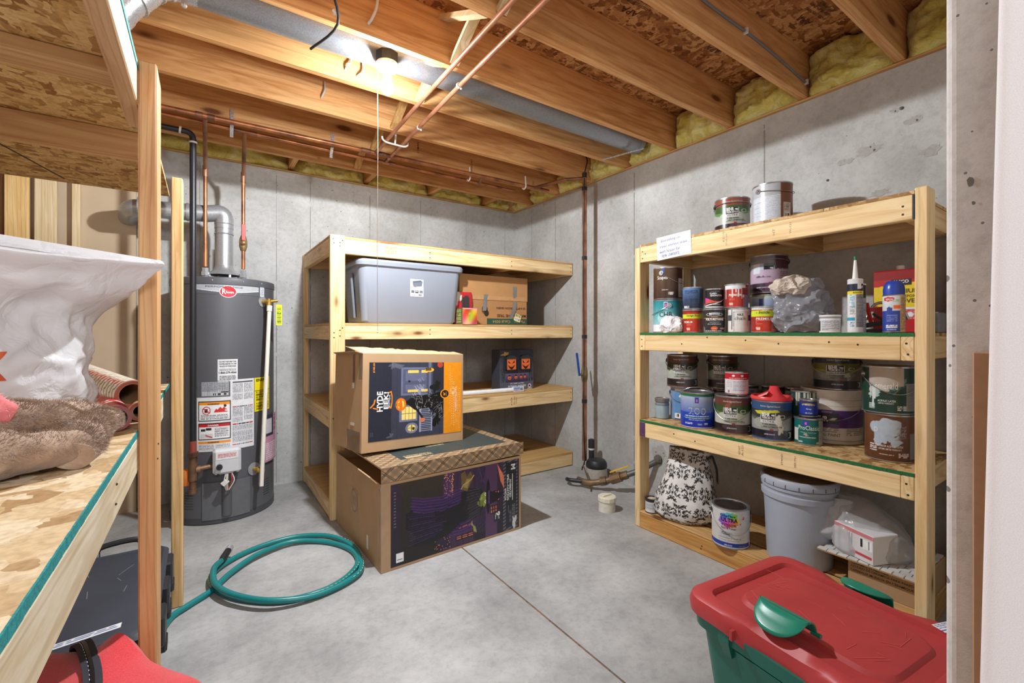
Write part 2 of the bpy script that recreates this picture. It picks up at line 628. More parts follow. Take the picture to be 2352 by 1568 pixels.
def flat(name, o, ux, vy, art, mat, parent, local=False, **props):
    """a flat print with its lower left corner at o, edges ux and vy"""
    h, w = art.h, art.w
    o = np.array(o, float); ux = np.array(ux, float); vy = np.array(vy, float)
    U, V = np.meshgrid(np.linspace(0, 1, w), np.linspace(0, 1, h))
    return printmesh(name, o+U[..., None]*ux+V[..., None]*vy, art, mat, parent, local, **props)

def curved(name, c, R, th0, th1, z0, z1, art, mat, parent, **props):
    """a print bent about the vertical through c, th in degrees, growing to the reader's right"""
    U, V = np.meshgrid(np.radians(np.linspace(th0, th1, art.w)), np.linspace(z0, z1, art.h))
    P = np.stack([c[0]+R*np.cos(U), c[1]+R*np.sin(U), V], -1)
    return printmesh(name, P, art, mat, parent, **props)

_t = {}
def text2d(s, w, h, bold=0.0, shear=0.0):
    """outline of a text, about w wide and h high, centred on the origin"""
    k = (s, bold, shear)
    if k not in _t:
        cu = bpy.data.curves.new('t', 'FONT')
        cu.body = s; cu.size = 1; cu.resolution_u = 2; cu.align_x = 'LEFT'; cu.offset = bold; cu.shear = shear
        ob = bpy.data.objects.new('t', cu)
        me = bpy.data.meshes.new_from_object(ob)
        v = np.array([p.co[:2] for p in me.vertices]) if len(me.vertices) else np.zeros((1, 2))
        f = [tuple(p.vertices) for p in me.polygons]
        bpy.data.objects.remove(ob); bpy.data.curves.remove(cu); bpy.data.meshes.remove(me)
        _t[k] = (v, f)
    v, f = _t[k]
    lo = v.min(0); hi = v.max(0)
    q = (v-(lo+hi)/2)/np.maximum(hi-lo, 1e-6)
    return q*np.array((w, h)), f

def letters(name, items, fn, mat, parent, local=False, **props):
    """items: (text, cu, cv, width, height[, turn in degrees[, bold[, shear]]]); fn maps (u, v) to a point"""
    mb = MB()
    for it in items:
        s, cu, cv, w, h = it[:5]
        a = math.radians(it[5]) if len(it) > 5 else 0
        v, f = text2d(s, w, h, it[6] if len(it) > 6 else .012, it[7] if len(it) > 7 else 0)
        ca, sa = math.cos(a), math.sin(a)
        mb.add([fn(cu+x*ca-y*sa, cv+x*sa+y*ca) for x, y in v], f)
    return mb.build(name, mat, parent, local=local, **props)

def ink(c, name=None, rough=.45):
    return plain(name or 'ink_%d_%d_%d' % tuple(c), c, rough, mottle=.03)

def cylmap(c, R, th0, z0):
    """u metres to the right of th0 (degrees) around the vertical through c, v metres above z0"""
    t0 = math.radians(th0)
    return lambda u, v: (c[0]+R*math.cos(t0+u/R), c[1]+R*math.sin(t0+u/R), z0+v)

def planemap(o, ux, vy):
    o, ux, vy = Vector(o), Vector(ux).normalized(), Vector(vy).normalized()
    return lambda u, v: o+ux*u+vy*v

# ================================================================== THE ROOM
M_WALL = concrete('wall_concrete', (164, 163, 160), (202, 202, 200), 30, .13, (158, 153, 143))
M_FLOOR = concrete('floor_concrete', (140, 139, 138), (186, 185, 183), 0, 0, (172, 164, 153), .62, .8)
M_JAMB = concrete('jamb_concrete', (204, 202, 199), (230, 228, 225), 34, .30, (214, 207, 200))

# floor slab with a sawn joint
JX = 1.152
f = MB()
f.box(-3.2, JX-.004, -3.0, 4.3, -.12, 0)
f.box(JX+.004, 3.2, -3.0, 4.3, -.12, 0)
f.box(JX-.004, JX+.004, -3.0, 4.3, -.12, -.009)
floor = struct(f.build('floor', M_FLOOR))
jt = MB()
yy = -2.9
while yy < 4.2:
    L = random.uniform(.04, .16)
    w = random.uniform(.0014, .0034)
    jt.box(JX-w, JX+w, yy, yy+L, -.009, -.003+random.uniform(0, .002))
    yy += L+random.uniform(0, .02)
jt.build('joint_filler', plain('joint_rust', (128, 88, 62), .9, mottle=.3), floor, label='brown dirt packed in the floor joint', kind='stuff')

# foundation walls
WH = 2.400
wr = struct(MB().box(2.67, 2.90, -1.2, 4.08, -.1, WH).build('wall_right', M_WALL))
wb = struct(MB().box(-3.2, 2.67, 3.85, 4.08, -.1, WH).build('wall_back', M_WALL))
M_SEAM = plain('form_line', (150, 147, 141), .9, mottle=.2)
def seam_z(mb, x, y, along, z0, z1):
    z = z0
    while z < z1:
        l = random.uniform(.15, .5); w = random.uniform(.0012, .0032)
        if along == 'y': mb.box(x-.0025, x+.01, y-w, y+w, z, min(z+l, z1))
        else: mb.box(x-w, x+w, y-.0025, y+.01, z, min(z+l, z1))
        z += l+random.uniform(0, .05)
for y in (3.55, 3.19, 2.27, 1.32):
    m = MB(); seam_z(m, 2.67, y, 'y', .02, 2.36); m.build('form_seam', M_SEAM, wr)
for x in (-.02, .245, .46, .70, 1.17, 1.63, 2.1, 2.55):
    m = MB(); seam_z(m, x, 3.85, 'x', .02, 2.36); m.build('form_seam', M_SEAM, wb)
# honeycombed patches and bits of stain on the wall
M_PATCH = concrete('rough_patch', (156, 154, 149), (184, 182, 177), 60, .35, (146, 141, 131), .9, 1.5)
def patch(parent, y, z, ry, rz, seed, n=22):
    r = random.Random(seed)
    ring = []
    for k in range(n):
        a = 2*math.pi*k/n; q = r.uniform(.55, 1.1)
        ring.append((2.6685, y+ry*q*math.cos(a), z+rz*q*math.sin(a)))
    mb = MB(); mb.add(ring, [tuple(range(n))])
    mb.build('rough_patch', M_PATCH, parent)
for i, (y, z, a, b) in enumerate([(.83, 2.05, .06, .03), (.60, 1.97, .05, .025), (.92, 2.02, .04, .018), (.66, 2.13, .035, .02), (.78, 1.83, .05, .02),
                                  (1.62, 1.94, .018, .022), (2.62, 2.22, .03, .012), (2.5, 2.19, .02, .02), (.72, 2.20, .03, .012), (2.05, .30, .07, .08)]):
    patch(wr, y, z, a, b, i+3)
m = MB()
for y, z, q in [(1.62, 1.94, .01), (1.02, 1.72, .012), (.9, 1.80, .007), (.70, 2.20, .008), (1.2, 1.9, .005), (1.0, 1.95, .006), (2.0, 1.6, .006), (2.05, .26, .035)]:
    m.ball((2.668, y, z), q, 10)
m.build('bug_hole', plain('pit_shadow', (104, 100, 92), .95), wr)

# sill plates on the walls
sw = oldwood('Y')
s1 = struct(MB().cbox(2.645, 2.86, -.2, 3.85, WH, 2.409, .002).build('trim_1', sw))
s2 = struct(MB().cbox(-3.0, 2.645, 3.825, 4.0, WH, 2.409, .002).build('trim_2', oldwood('X')))

# ceiling: subfloor of strand board on joists
CZ = 2.645
ceiling = struct(MB().box(-3.0, 2.92, -.6, 4.1, CZ, CZ+.02).build('ceiling', osb('subfloor', (128, 78, 40), (184, 124, 72), (226, 176, 118), 1.5)))
JY = [-.536, -.130, .276, .682, 1.088, 1.494, 1.900, 2.306, 2.712, 3.118, 3.524]
for y in JY:
    MB().cbox(-3.0, 2.80, y, y+.038, 2.411, CZ, .003).build('joist', joistwood('X'), ceiling)
MB().cbox(2.80, 2.838, -.6, 3.9, 2.411, CZ).build('rim_joist', joistwood('Y'), ceiling)
MB().cbox(-3.0, 2.80, 3.99, 4.028, 2.411, CZ).build('rim_joist', joistwood('X'), ceiling)
for x in (-.62, .54, 1.12, 1.70, 2.28):
    MB().cbox(x, x+.038, 3.562, 3.99, 2.43, CZ).build('blocking', joistwood('Y'), ceiling)
# cross bridging between the joists near x = .93
for i, y in enumerate(JY[3:10]):
    a, b = y+.040, y+.404
    for k in (0, 1):
        z0, z1 = ((2.425, 2.615), (2.615, 2.425))[k]
        mb = MB(); mb.bar((.915+.055*k, a, z0), (.915+.055*k, b, z1), .045, .02)
        mb.build('bridging', palewood('Y') if 0 < i < 4 else oldwood('Y'), ceiling)
# stamps printed on the subfloor and the joists
st = [('APA', 0, .05, .10, .035), ('RATED SHEATHING', 0, 0, .16, .014), ('SIZED FOR SPACING', 0, -.025, .15, .012), ('EXPOSURE 1', 0, -.05, .11, .012)]
for x, y in [(1.62, 1.36), (2.35, 1.72), (2.2, 1.30), (2.35, .93), (1.05, 1.62)]:
    letters('grade_stamp', st, planemap((x, y, CZ-.001), (-1, .1, 0), (.1, 1, 0)), ink((66, 34, 18)), ceiling)
letters('grade_stamp', [('LYMAN', 0, 0, .08, .014, 90)], planemap((1.30, 3.117, 2.52), (1, 0, 0), (0, 0, 1)), ink((70, 38, 18)), ceiling)
letters('grade_stamp', [('S-DRY', 0, 0, .07, .014, 90)], planemap((1.75, 3.117, 2.50), (1, 0, 0), (0, 0, 1)), ink((70, 38, 18)), ceiling)

# insulation batts stuffed between the joist ends
def insulation():
    m, nt, bs = newmat('insulation')
    mp = coords(nt, (1, 1, 1))
    n = nd(nt, 'ShaderNodeTexNoise', i_Scale=9.0, i_Detail=9.0, i_Roughness=.7, i_Distortion=1.2)
    link(nt, mp.outputs[0], n.inputs['Vector'])
    r = ramp(nt, [(.25, (176, 148, 54)), (.45, (220, 204, 104)), (.62, (238, 232, 162)), (.8, (246, 244, 206))])
    link(nt, n.outputs[0], r.inputs[0])
    link(nt, r.outputs[0], bs.inputs['Base Color'])
    bs.inputs['Roughness'].default_value = 1
    bs.inputs['Specular IOR Level'].default_value = .05
    bs.inputs['Sheen Weight'].default_value = .3
    bump(nt, bs, n.outputs[0], .9, .02)
    return m
M_INS = insulation()
def batt(name, a, b, back, axis, seed, label, group):
    """a puffy batt between a and b along one wall, its face bulging from `back`"""
    n, k = 26, 18
    z0, z1 = 2.409, CZ-.003
    front = []
    for j in range(k+1):
        row = []
        v = j/k
        for i in range(n+1):
            u = i/n
            e = min(1, 7*u*(1-u)+.15)*min(1, 6*v*(1-v)+.35)
            q = .085*e + .035*nz(u*3, v*2.4, seed, 1.4) + .022*nz(u*7, v*6, seed+9, 1.6) + .012*nz(u*16, v*15, seed+5) + .03*(1-v)
            w = a+(b-a)*u
            z = z0+(z1-z0)*v + (.008*nz(u*5, seed, 2) if 0 < j < k else 0)
            d = max(.01, q)
            row.append((back-d, w, z) if axis == 'y' else (w, back-d, z))
        front.append(row)
    ring = []
    mb = MB()
    V = [p for r in front for p in r]
    F = [(j*(n+1)+i, j*(n+1)+i+1, (j+1)*(n+1)+i+1, (j+1)*(n+1)+i) for j in range(k) for i in range(n)]
    nb = len(V)
    def bk(p): return (back+.09, p[1], p[2]) if axis == 'y' else (p[0], back+.09, p[2])
    V += [bk(front[0][0]), bk(front[0][n]), bk(front[k][n]), bk(front[k][0])]
    F += [tuple([nb, nb+1]+[i for i in range(n, -1, -1)]), tuple([nb+3]+[k*(n+1)+i for i in range(n+1)]+[nb+2]),
          tuple([nb]+[j*(n+1) for j in range(k+1)]+[nb+3]), tuple([nb+1, nb+2]+[j*(n+1)+n for j in range(k, -1, -1)]), (nb, nb+3, nb+2, nb+1)]
    mb.add(V, F)
    o = mb.build(name, M_INS, None, smooth=True)
    o.data.set_sharp_from_angle(angle=math.pi)
    return tag(o, label, 'insulation', group)
nth = ['first', 'second', 'third', 'fourth', 'fifth', 'sixth', 'seventh', 'eighth', 'ninth']
gaps = [(JY[i]+.040, JY[i+1]-.002) for i in range(2, 10)]
for i, (a, b) in enumerate(gaps):
    batt('insulation_batt', a, b, 2.70, 'y', i*3.7, 'yellow fibreglass batt above the shelf wall, %s joist gap from the doorway jamb' % nth[i], 'insulation batts along the shelf wall')
xs = [-.582, .54, 1.12, 1.70, 2.28, 2.60]
for i in range(5):
    batt('insulation_batt', xs[i]+(.040 if i else 0), xs[i+1]-.002, 3.90, 'x', 40+i*2.3,
         'shaded yellow batt above the heater wall, %s gap from the heater' % nth[i], 'insulation batts above the heater wall')
batt('insulation_batt', 3.564, 3.80, 2.70, 'y', 77, 'small yellow fibreglass batt in the ceiling corner above both concrete walls', 'insulation batts along the shelf wall')

# partition of the next room: drywall on studs, behind the low storage shelf
wl = struct(MB().box(-3.0, -.362, 3.80, 3.849, 0, 2.41).build('wall_partition', plain('drywall_back', (196, 174, 146), .85, mottle=.05, scale=4)))
MB().cbox(-.660, -.622, 3.762, 3.80, 0, 2.41).build('stud', palewood('Z'), wl)

struct(MB().box(-1.37, -1.25, -.5, 3.80, 0, 2.41).build('wall_left_unseen', plain('drywall_back', (196, 174, 146))))  # out-of-view wall, added to cut the world light from this side

# the concrete end of the wall at the doorway, with a rounded corner
jb = MB()
ring0 = []
prof = [(.90, -3.0), (.90, .174)]+[(.913-.013*math.cos(a), .174+.013*math.sin(a)) for a in np.radians([22, 45, 68, 90])]+[(2.75, .187), (2.75, -3.0)]
jb.loops([[(x, y, z) for x, y in prof] for z in (-.05, 2.75)])
jamb = struct(jb.build('wall_front', M_JAMB))
r = random.Random(5)
bh = MB()
for k in range(46):
    y = r.uniform(-.02, .168); z = r.uniform(.55, 1.75); q = r.choice([.0012, .0018, .0026, .0035, .005])
    n = 9
    bh.add([(.8993, y+q*r.uniform(.6, 1.1)*math.cos(2*math.pi*i/n), z+q*1.25*r.uniform(.7, 1.2)*math.sin(2*math.pi*i/n)) for i in range(n)], [tuple(range(n))])
bh.build('bug_hole', plain('pit_dark', (128, 122, 114), .95, mottle=.2), jamb)
m = MB(); z = .4
while z < 1.9:
    l = r.uniform(.05, .2); m.box(.8992, .90, .1205, .1213, z, z+l); z += l+r.uniform(0, .02)
m.build('form_seam', plain('form_line2', (150, 146, 140), .9), jamb)
m = MB()
for k in range(14):
    m.ball((.8985, .095+r.uniform(-.016, .02), 1.513+r.uniform(-.02, .02)), r.uniform(.003, .006), 8)
m.build('chipped_spot', plain('fresh_concrete', (224, 222, 219), .9), jamb)
m = MB(); n = 14
m.add([(.899, .112+.017*math.cos(2*math.pi*i/n)*(1+.3*math.sin(3*i)), 1.518+.017*math.sin(2*math.pi*i/n)) for i in range(n)], [tuple(range(n))])
m.build('spalled_spot', plain('spall', (140, 132, 122), .95), jamb)

# white fabric panel leaning on the jamb, cardboard behind it
def white_panel():
    root = thing('fabric_panel', 'tall white fabric-covered panel leaning on the pitted concrete jamb', 'panel', (.70, .11, 0))
    th = .030
    lean = math.atan2(.103, .83)
    mb = MB()
    rows = []
    ca, sa = math.cos(lean), math.sin(lean)
    sec = []
    for a in np.linspace(-90, 90, 9):   # rounded front edge
        sec.append((th/2+th/2*math.sin(math.radians(a)), .110+.015*math.cos(math.radians(a))))
    sec += [(th, -.075), (0, -.075)]
    for h in (0, .5, 1.0, 1.4, 1.80):
        rows.append([(.642+p[0]*ca+h*sa, p[1], max(0, h*ca-p[0]*sa)) for p in sec])
    mb.loops(rows)
    m, nt, bs = newmat('white_fabric')
    mp = coords(nt, (1, 900, 900), False)
    wv = nd(nt, 'ShaderNodeTexNoise', i_Scale=1.0, i_Detail=2.0)
    link(nt, mp.outputs[0], wv.inputs['Vector'])
    rr = ramp(nt, [(.3, (222, 219, 220)), (.7, (238, 235, 237))])
    link(nt, wv.outputs[0], rr.inputs[0]); link(nt, rr.outputs[0], bs.inputs['Base Color'])
    bs.inputs['Roughness'].default_value = .9
    bump(nt, bs, wv.outputs[0], .1, .001)
    mb.build('cover', m, root, smooth=True)
    MB().box(.650, .668, -.078, -.0755, .02, .10).build('end_board', plain('board_end', (190, 170, 140), .8), root)
    return root
white_panel()
cbm = plain('cardboard_sheet', (176, 138, 106), .85, mottle=.06, scale=60)
o = MB().cbox(.872, .888, -.55, .153, 0, 1.134, .002).build('cardboard_sheet', cbm)
tag(o, 'plain brown cardboard sheet wedged between white fabric panel and concrete jamb', 'cardboard')

# ================================================================== PIPES, DUCT AND LAMP UNDER THE JOISTS
def duct():
    root = thing('air_duct', 'round galvanised air duct running between two joists past the bulb', 'duct', (-.2, 2.14, 2.505))
    g = galv()
    R = .082
    x = -.05
    for i, (a, b) in enumerate([(-.02, .62), (.60, 1.23), (1.21, 2.50)]):
        MB().tube([(a, 2.124, 2.512), (b, 2.124, 2.512)], R-.001*(i % 2), 40).build('duct_section', g, root, smooth=True)
    # crimped elbow at the shelf end
    el = fillet([(-.02, 2.124, 2.512), (-.15, 2.124, 2.505), (-.24, 2.11, 2.38), (-.34, 2.09, 2.20)], .1, 4)
    for k in range(0, len(el)-1, 2):
        MB().tube(el[k:k+3], R+.003*((k//2) % 2), 32).build('elbow_gore', galv('bright_galv', (200, 204, 208), .25), root, smooth=True)
    for k in range(2, len(el)-1, 3):
        t = (el[k+1]-el[k]).normalized()*.005
        MB().tube([el[k]-t, el[k]+t], R+.006, 32).build('rolled_bead', galv('bright_galv'), root, smooth=True)
    mb = MB(); mb.tube([(2.50, 2.124, 2.512), (2.53, 2.124, 2.512)], R+.004, 32)
    mb.build('end_collar', g, root, smooth=True)
    mb = MB(); mb.bar((2.37, 2.306, 2.405), (2.45, 2.0, 2.402), .016, .004)
    mb.build('hanger_strap', galv('bright_galv'), root)
    mb = MB(); mb.bar((-.055, 2.045, 2.50), (-.058, 2.03, 2.36), .018, .003); mb.ball((-.058, 2.028, 2.352), .010, 8)
    mb.build('hanger_strap', galv('bright_galv'), root)
duct()

def bulb_fixture():
    x, y, z = .70, 2.04, 2.40
    root = thing('ceiling_light', 'white porcelain lampholder with glowing bare bulb under the joists', 'light', (x, y, z))
    MB().lathe((x, y, z+.001), [(.052, 0), (.052, .045)], 8).build('junction_box', plain('box_dark', (48, 50, 54), .5, .5), root, smooth=True)
    MB().lathe((x, y, z), [(.028, -.036), (.032, -.026), (.052, -.020), (.056, -.014), (.053, -.004), (.05, 0)], 40).build('lampholder', plain('porcelain', (238, 236, 230), .25, mottle=.02), root, smooth=True)
    MB().lathe((x, y, z), [(.020, -.068), (.021, -.046), (.024, -.036)], 24).build('socket', plain('porcelain', (238, 236, 230), .25), root, smooth=True)
    e = bpy.data.materials.new('lit_bulb'); e.use_nodes = True
    bs = e.node_tree.nodes['Principled BSDF']
    bs.inputs['Emission Color'].default_value = (.915, .96, 1, 1)
    bs.inputs['Emission Strength'].default_value = BULB_STRENGTH
    # the glowing globe of an LED bulb, whose light goes mostly downward
    prof = [(.0005, -.142), (.012, -.1395), (.022, -.132), (.0285, -.121), (.0305, -.108), (.028, -.095), (.022, -.084), (.018, -.076)]
    b = MB().lathe((x, y, z), prof, 32, False).build('bulb', e, root, smooth=True)
    MB().lathe((x, y, z), [(.0181, -.077), (.0185, -.072), (.0185, -.066)], 32).build('bulb_neck', plain('bulb_neck', (236, 234, 228), .4), root, smooth=True)
    beam = bpy.data.lights.new('bulb_beam', 'SPOT')
    beam.energy = BULB_BEAM; beam.spot_size = math.pi; beam.spot_blend = .02; beam.shadow_soft_size = .028; beam.color = (.91, .958, 1)
    bo = bpy.data.objects.new('bulb_beam', beam); C.objects.link(bo); bo.location = (x, y, z-.1435)
    # pull string
    sx, sy = x-.045, y+.0
    mb = MB(); mb.tube([(sx, sy, z-.02), (sx, sy, z-.10), (sx+.001, sy, 2.0), (sx-.001, sy, 1.55), (sx, sy, 1.165)], .0011, 6)
    mb.ball((sx, sy, 1.163), .004, 8)
    mb.build('pull_string', plain('string', (206, 198, 184), .8), root)
bulb_fixture()

CU = copper(); CUD = copper('old_copper', (150, 104, 78), (92, 66, 54), .45); CUP = copper('pink_copper', (206, 148, 116), (176, 116, 86), .42)
WHITEPL = plain('white_plastic', (232, 230, 226), .4, mottle=.02)
def pipe_run(name, label, pts, r, mat, fr=.02, loc=None, group=None):
    root = thing(name, label, 'pipe', loc or pts[0], group)
    MB().tube(fillet(pts, fr), r, 16).build('pipe', mat, root, smooth=True)
    return root
def coupling(root, p, q, r, mat, name='coupling'):
    return MB().tube([p, q], r, 16).build(name, mat, root, smooth=True)

z1 = 2.380
# two lines crossing below the joists
a = pipe_run('copper_pipe', 'pinkish copper pipe crossing under the joists, the one nearer to the bulb', [(.925, .2, z1), (.945, 2.2, z1), (.965, 3.045, z1)], .0111, CUP)
coupling(a, (.963, 3.0, z1), (.966, 3.05, z1), .0135, CUD)
b = pipe_run('copper_pipe', 'pinkish copper pipe crossing under the joists, the one away from the bulb', [(1.02, .2, z1), (1.045, 2.0, z1), (1.072, 3.16, z1)], .0111, CUP)
coupling(b, (1.071, 3.10, z1), (1.073, 3.165, z1), .0135, CUD)
for x, y in ((1.040, 1.98), (1.058, 2.52)):
    mb = MB(); mb.tube([(x, y-.006, z1), (x, y+.006, z1)], .0135, 16); mb.ball((x+.012, y, z1-.012), .006, 8)
    mb.build('pipe_clip', WHITEPL, b, smooth=True)
# white double hanger
h = thing('pipe_hanger', 'white plastic double hanger holding two copper pipes below a joist', 'hanger', (1.01, 2.72, 2.41))
mb = MB(); mb.tube(bez([(.925, 2.79, 2.392), (.93, 2.79, 2.374), (.955, 2.79, 2.362), (1.01, 2.79, 2.360), (1.065, 2.79, 2.360), (1.09, 2.79, 2.372), (1.094, 2.79, 2.39)], 5), .006, 10)
mb.build('cradle', WHITEPL, h, smooth=True)
mb = MB(); mb.tube([(1.008, 2.79, 2.362), (1.008, 2.78, 2.40), (1.008, 2.755, 2.47)], .006, 10)
mb.build('stem', WHITEPL, h, smooth=True)

# the two lines along the heater wall
a = pipe_run('copper_pipe', 'bright copper water main along the joist above the heater', [(-.6, 3.085, z1), (.92, 3.045, z1), (2.45, 3.02, z1)], .0143, CU)
for x in (-.02, .035): coupling(a, (x-.018, 3.085-.026*(x+.6), z1), (x+.018, 3.085-.026*(x+.6), z1), .017, CUD)
for x in (.90, 1.0): coupling(a, (x-.03, 3.045, z1), (x+.03, 3.043, z1), .0165, CUD)
b = pipe_run('copper_pipe', 'thin copper line running beside the water main above the heater', [(-.6, 3.15, z1-.005), (1.07, 3.165, z1-.005), (2.20, 3.17, z1-.005)], .0111, CU)
for x in (.17, .25, 1.03, 1.12): coupling(b, (x-.02, 3.158, z1-.005), (x+.02, 3.159, z1-.005), .0138, CUD)
m_ = pipe_run('copper_pipe', 'short copper branch from water main to the shelf wall riser', [(2.30, 3.02, z1), (2.38, 2.72, z1), (2.48, 2.62, z1)], .0135, CUD)
m_ = pipe_run('copper_pipe', 'short dark copper stub under the joist near the ceiling corner', [(1.85, 3.17, z1-.012), (1.80, 3.05, z1-.02), (1.80, 3.05, z1+.02)], .0105, CUD)
for i, (x, y) in enumerate([(.138, 3.115), (.70, 3.105), (1.72, 3.10), (2.20, 3.02)]):
    h = MB()
    if i < 2:
        h.box(x-.009, x+.009, 3.1125, 3.1165, 2.38, 2.47); h.bar((x, 3.114, 2.385), (x, 3.150, 2.345), .018, .003); h.bar((x, 3.148, 2.348), (x, 3.148, 2.322), .018, .003)
    else:
        h.tube(bez([(x, y-.006, 2.455), (x, y-.012, 2.40), (x, y-.012, 2.368), (x, y+.012, 2.355), (x, y+.032, 2.366)], 5), .006, 8)
    o = h.build('pipe_strap', galv('bright_galv') if i < 2 else WHITEPL, smooth=i > 1)
    tag(o, ['zinc pipe strap on the joist right above the heater outlets', 'zinc pipe strap on the joist below the lamp string',
            'white plastic pipe hook beside the crossing of copper lines', 'white plastic pipe hook next to the ceiling corner'][i], 'strap', 'straps holding the copper lines')

# black wire rods and cables
o = MB().tube(bez([(.30, 1.53, 2.41), (.35, 1.62, 2.37), (.42, 1.78, 2.33), (.355, 1.95, 2.30)], 5), .005, 8).build('cable_end', plain('black_rubber', (36, 36, 40), .5), smooth=True)
tag(o, 'stiff black cable end hanging free below the joists beside the duct', 'cable')
MB().tube([(.398, 1.735, 2.345), (.402, 1.745, 2.342)], .009, 10).build('tie', WHITEPL, o)
o = MB().tube(bez([(.60, 1.86, 2.62), (.595, 1.862, 2.52), (.58, 1.875, 2.47), (.57, 1.899, 2.455)], 6), .006, 8).build('cable', plain('cable_white', (226, 224, 220), .5), smooth=True)
tag(o, 'short white cable entering a hole in the reddish joist', 'cable')
for i, p in enumerate([[(.60, 2.30, 2.56), (.60, 2.285, 2.50), (.585, 2.285, 2.475), (.58, 2.304, 2.46)], [(.565, 2.70, 2.58), (.565, 2.69, 2.53), (.555, 2.69, 2.50), (.55, 2.71, 2.485)], [(.66, 2.29, 2.52), (.66, 2.28, 2.47), (.645, 2.285, 2.45), (.635, 2.304, 2.445)]]):
    o = MB().tube(bez(p, 6), .0055, 8).build('cable', plain('cable_grey', (196, 192, 184), .55), smooth=True)
    tag(o, ['grey cable loop on the joist face below the duct', 'grey cable loop on the darker joist two rows from the heater pipes', 'thin grey cable hook right under the duct beside the lamp'][i], 'cable', 'cable loops on the joists')
cb = bez([(.9, 1.086, 2.565), (1.4, 1.082, 2.545), (1.75, 1.082, 2.525), (2.1, 1.082, 2.52), (2.4, 1.082, 2.50), (2.655, 1.082, 2.475)], 6)
o = MB().tube(cb, .006, 8).build('cable', plain('cable_dark', (122, 122, 126), .5), smooth=True)
tag(o, 'long grey cable stapled along the joist face above the paint shelf', 'cable')
for x, z in ((2.02, 2.522), (2.62, 2.48)):
    MB().box(x-.006, x+.006, 1.070, 1.088, z-.012, z+.012).build('staple', WHITEPL, o)

# riser on the shelf wall with sump pump line
def riser():
    x, y = 2.49, 2.617
    root = thing('copper_riser', 'vertical copper pipe with black straps and blue valve on the shelf wall', 'pipe', (x, y, .13))
    MB().tube([(x, y, .15), (x, y, 2.40)], .0185, 18).build('pipe', copper('riser_copper', (186, 130, 94), (134, 90, 68), .4), root, smooth=True)
    for z in (2.30, 1.75, 1.13, .62):
        MB().tube([(x, y, z-.014), (x, y, z+.014)], .021, 18).build('strap', plain('black_rubber', (36, 36, 40), .5), root, smooth=True)
    MB().tube([(x, y, 2.385), (x, y, 2.425)], .019, 16).build('cap', plain('black_rubber', (36, 36, 40), .5), root, smooth=True)
    brs = copper('bronze', (168, 140, 96), (110, 86, 58), .4)
    v = MB(); v.tube([(x, y, .77), (x, y, .80), (x, y, .83), (x, y, .86), (x, y, .90)], [.018, .024, .026, .024, .018], 14)
    v.tube([(x, y, .83), (x-.04, y, .83)], .010, 10)
    valve = v.build('valve', brs, root, smooth=True)
    v = MB(); v.bar((x-.042, y+.012, .82), (x-.046, y+.04, 1.0), .020, .005)
    v.build('valve_lever', plain('blue_vinyl', (34, 84, 170), .4), root)
    MB().tube(bez([(x-.014, y-.012, 2.38), (x-.022, y-.012, 1.7), (x-.018, y-.014, 1.0), (x-.02, y-.012, .5), (x-.016, y-.02, .2), (x-.06, y-.06, .14)], 6), .0045, 8).build('cord', plain('black_rubber', (36, 36, 40), .5), root, smooth=True)
    MB().tube(bez([(x, y, 2.42), (x+.006, y-.01, 2.47), (x+.03, y+.0, 2.53), (x+.03, y+.03, 2.6)], 6), .005, 8).build('cord', plain('black_rubber', (36, 36, 40), .5), root, smooth=True)
riser()

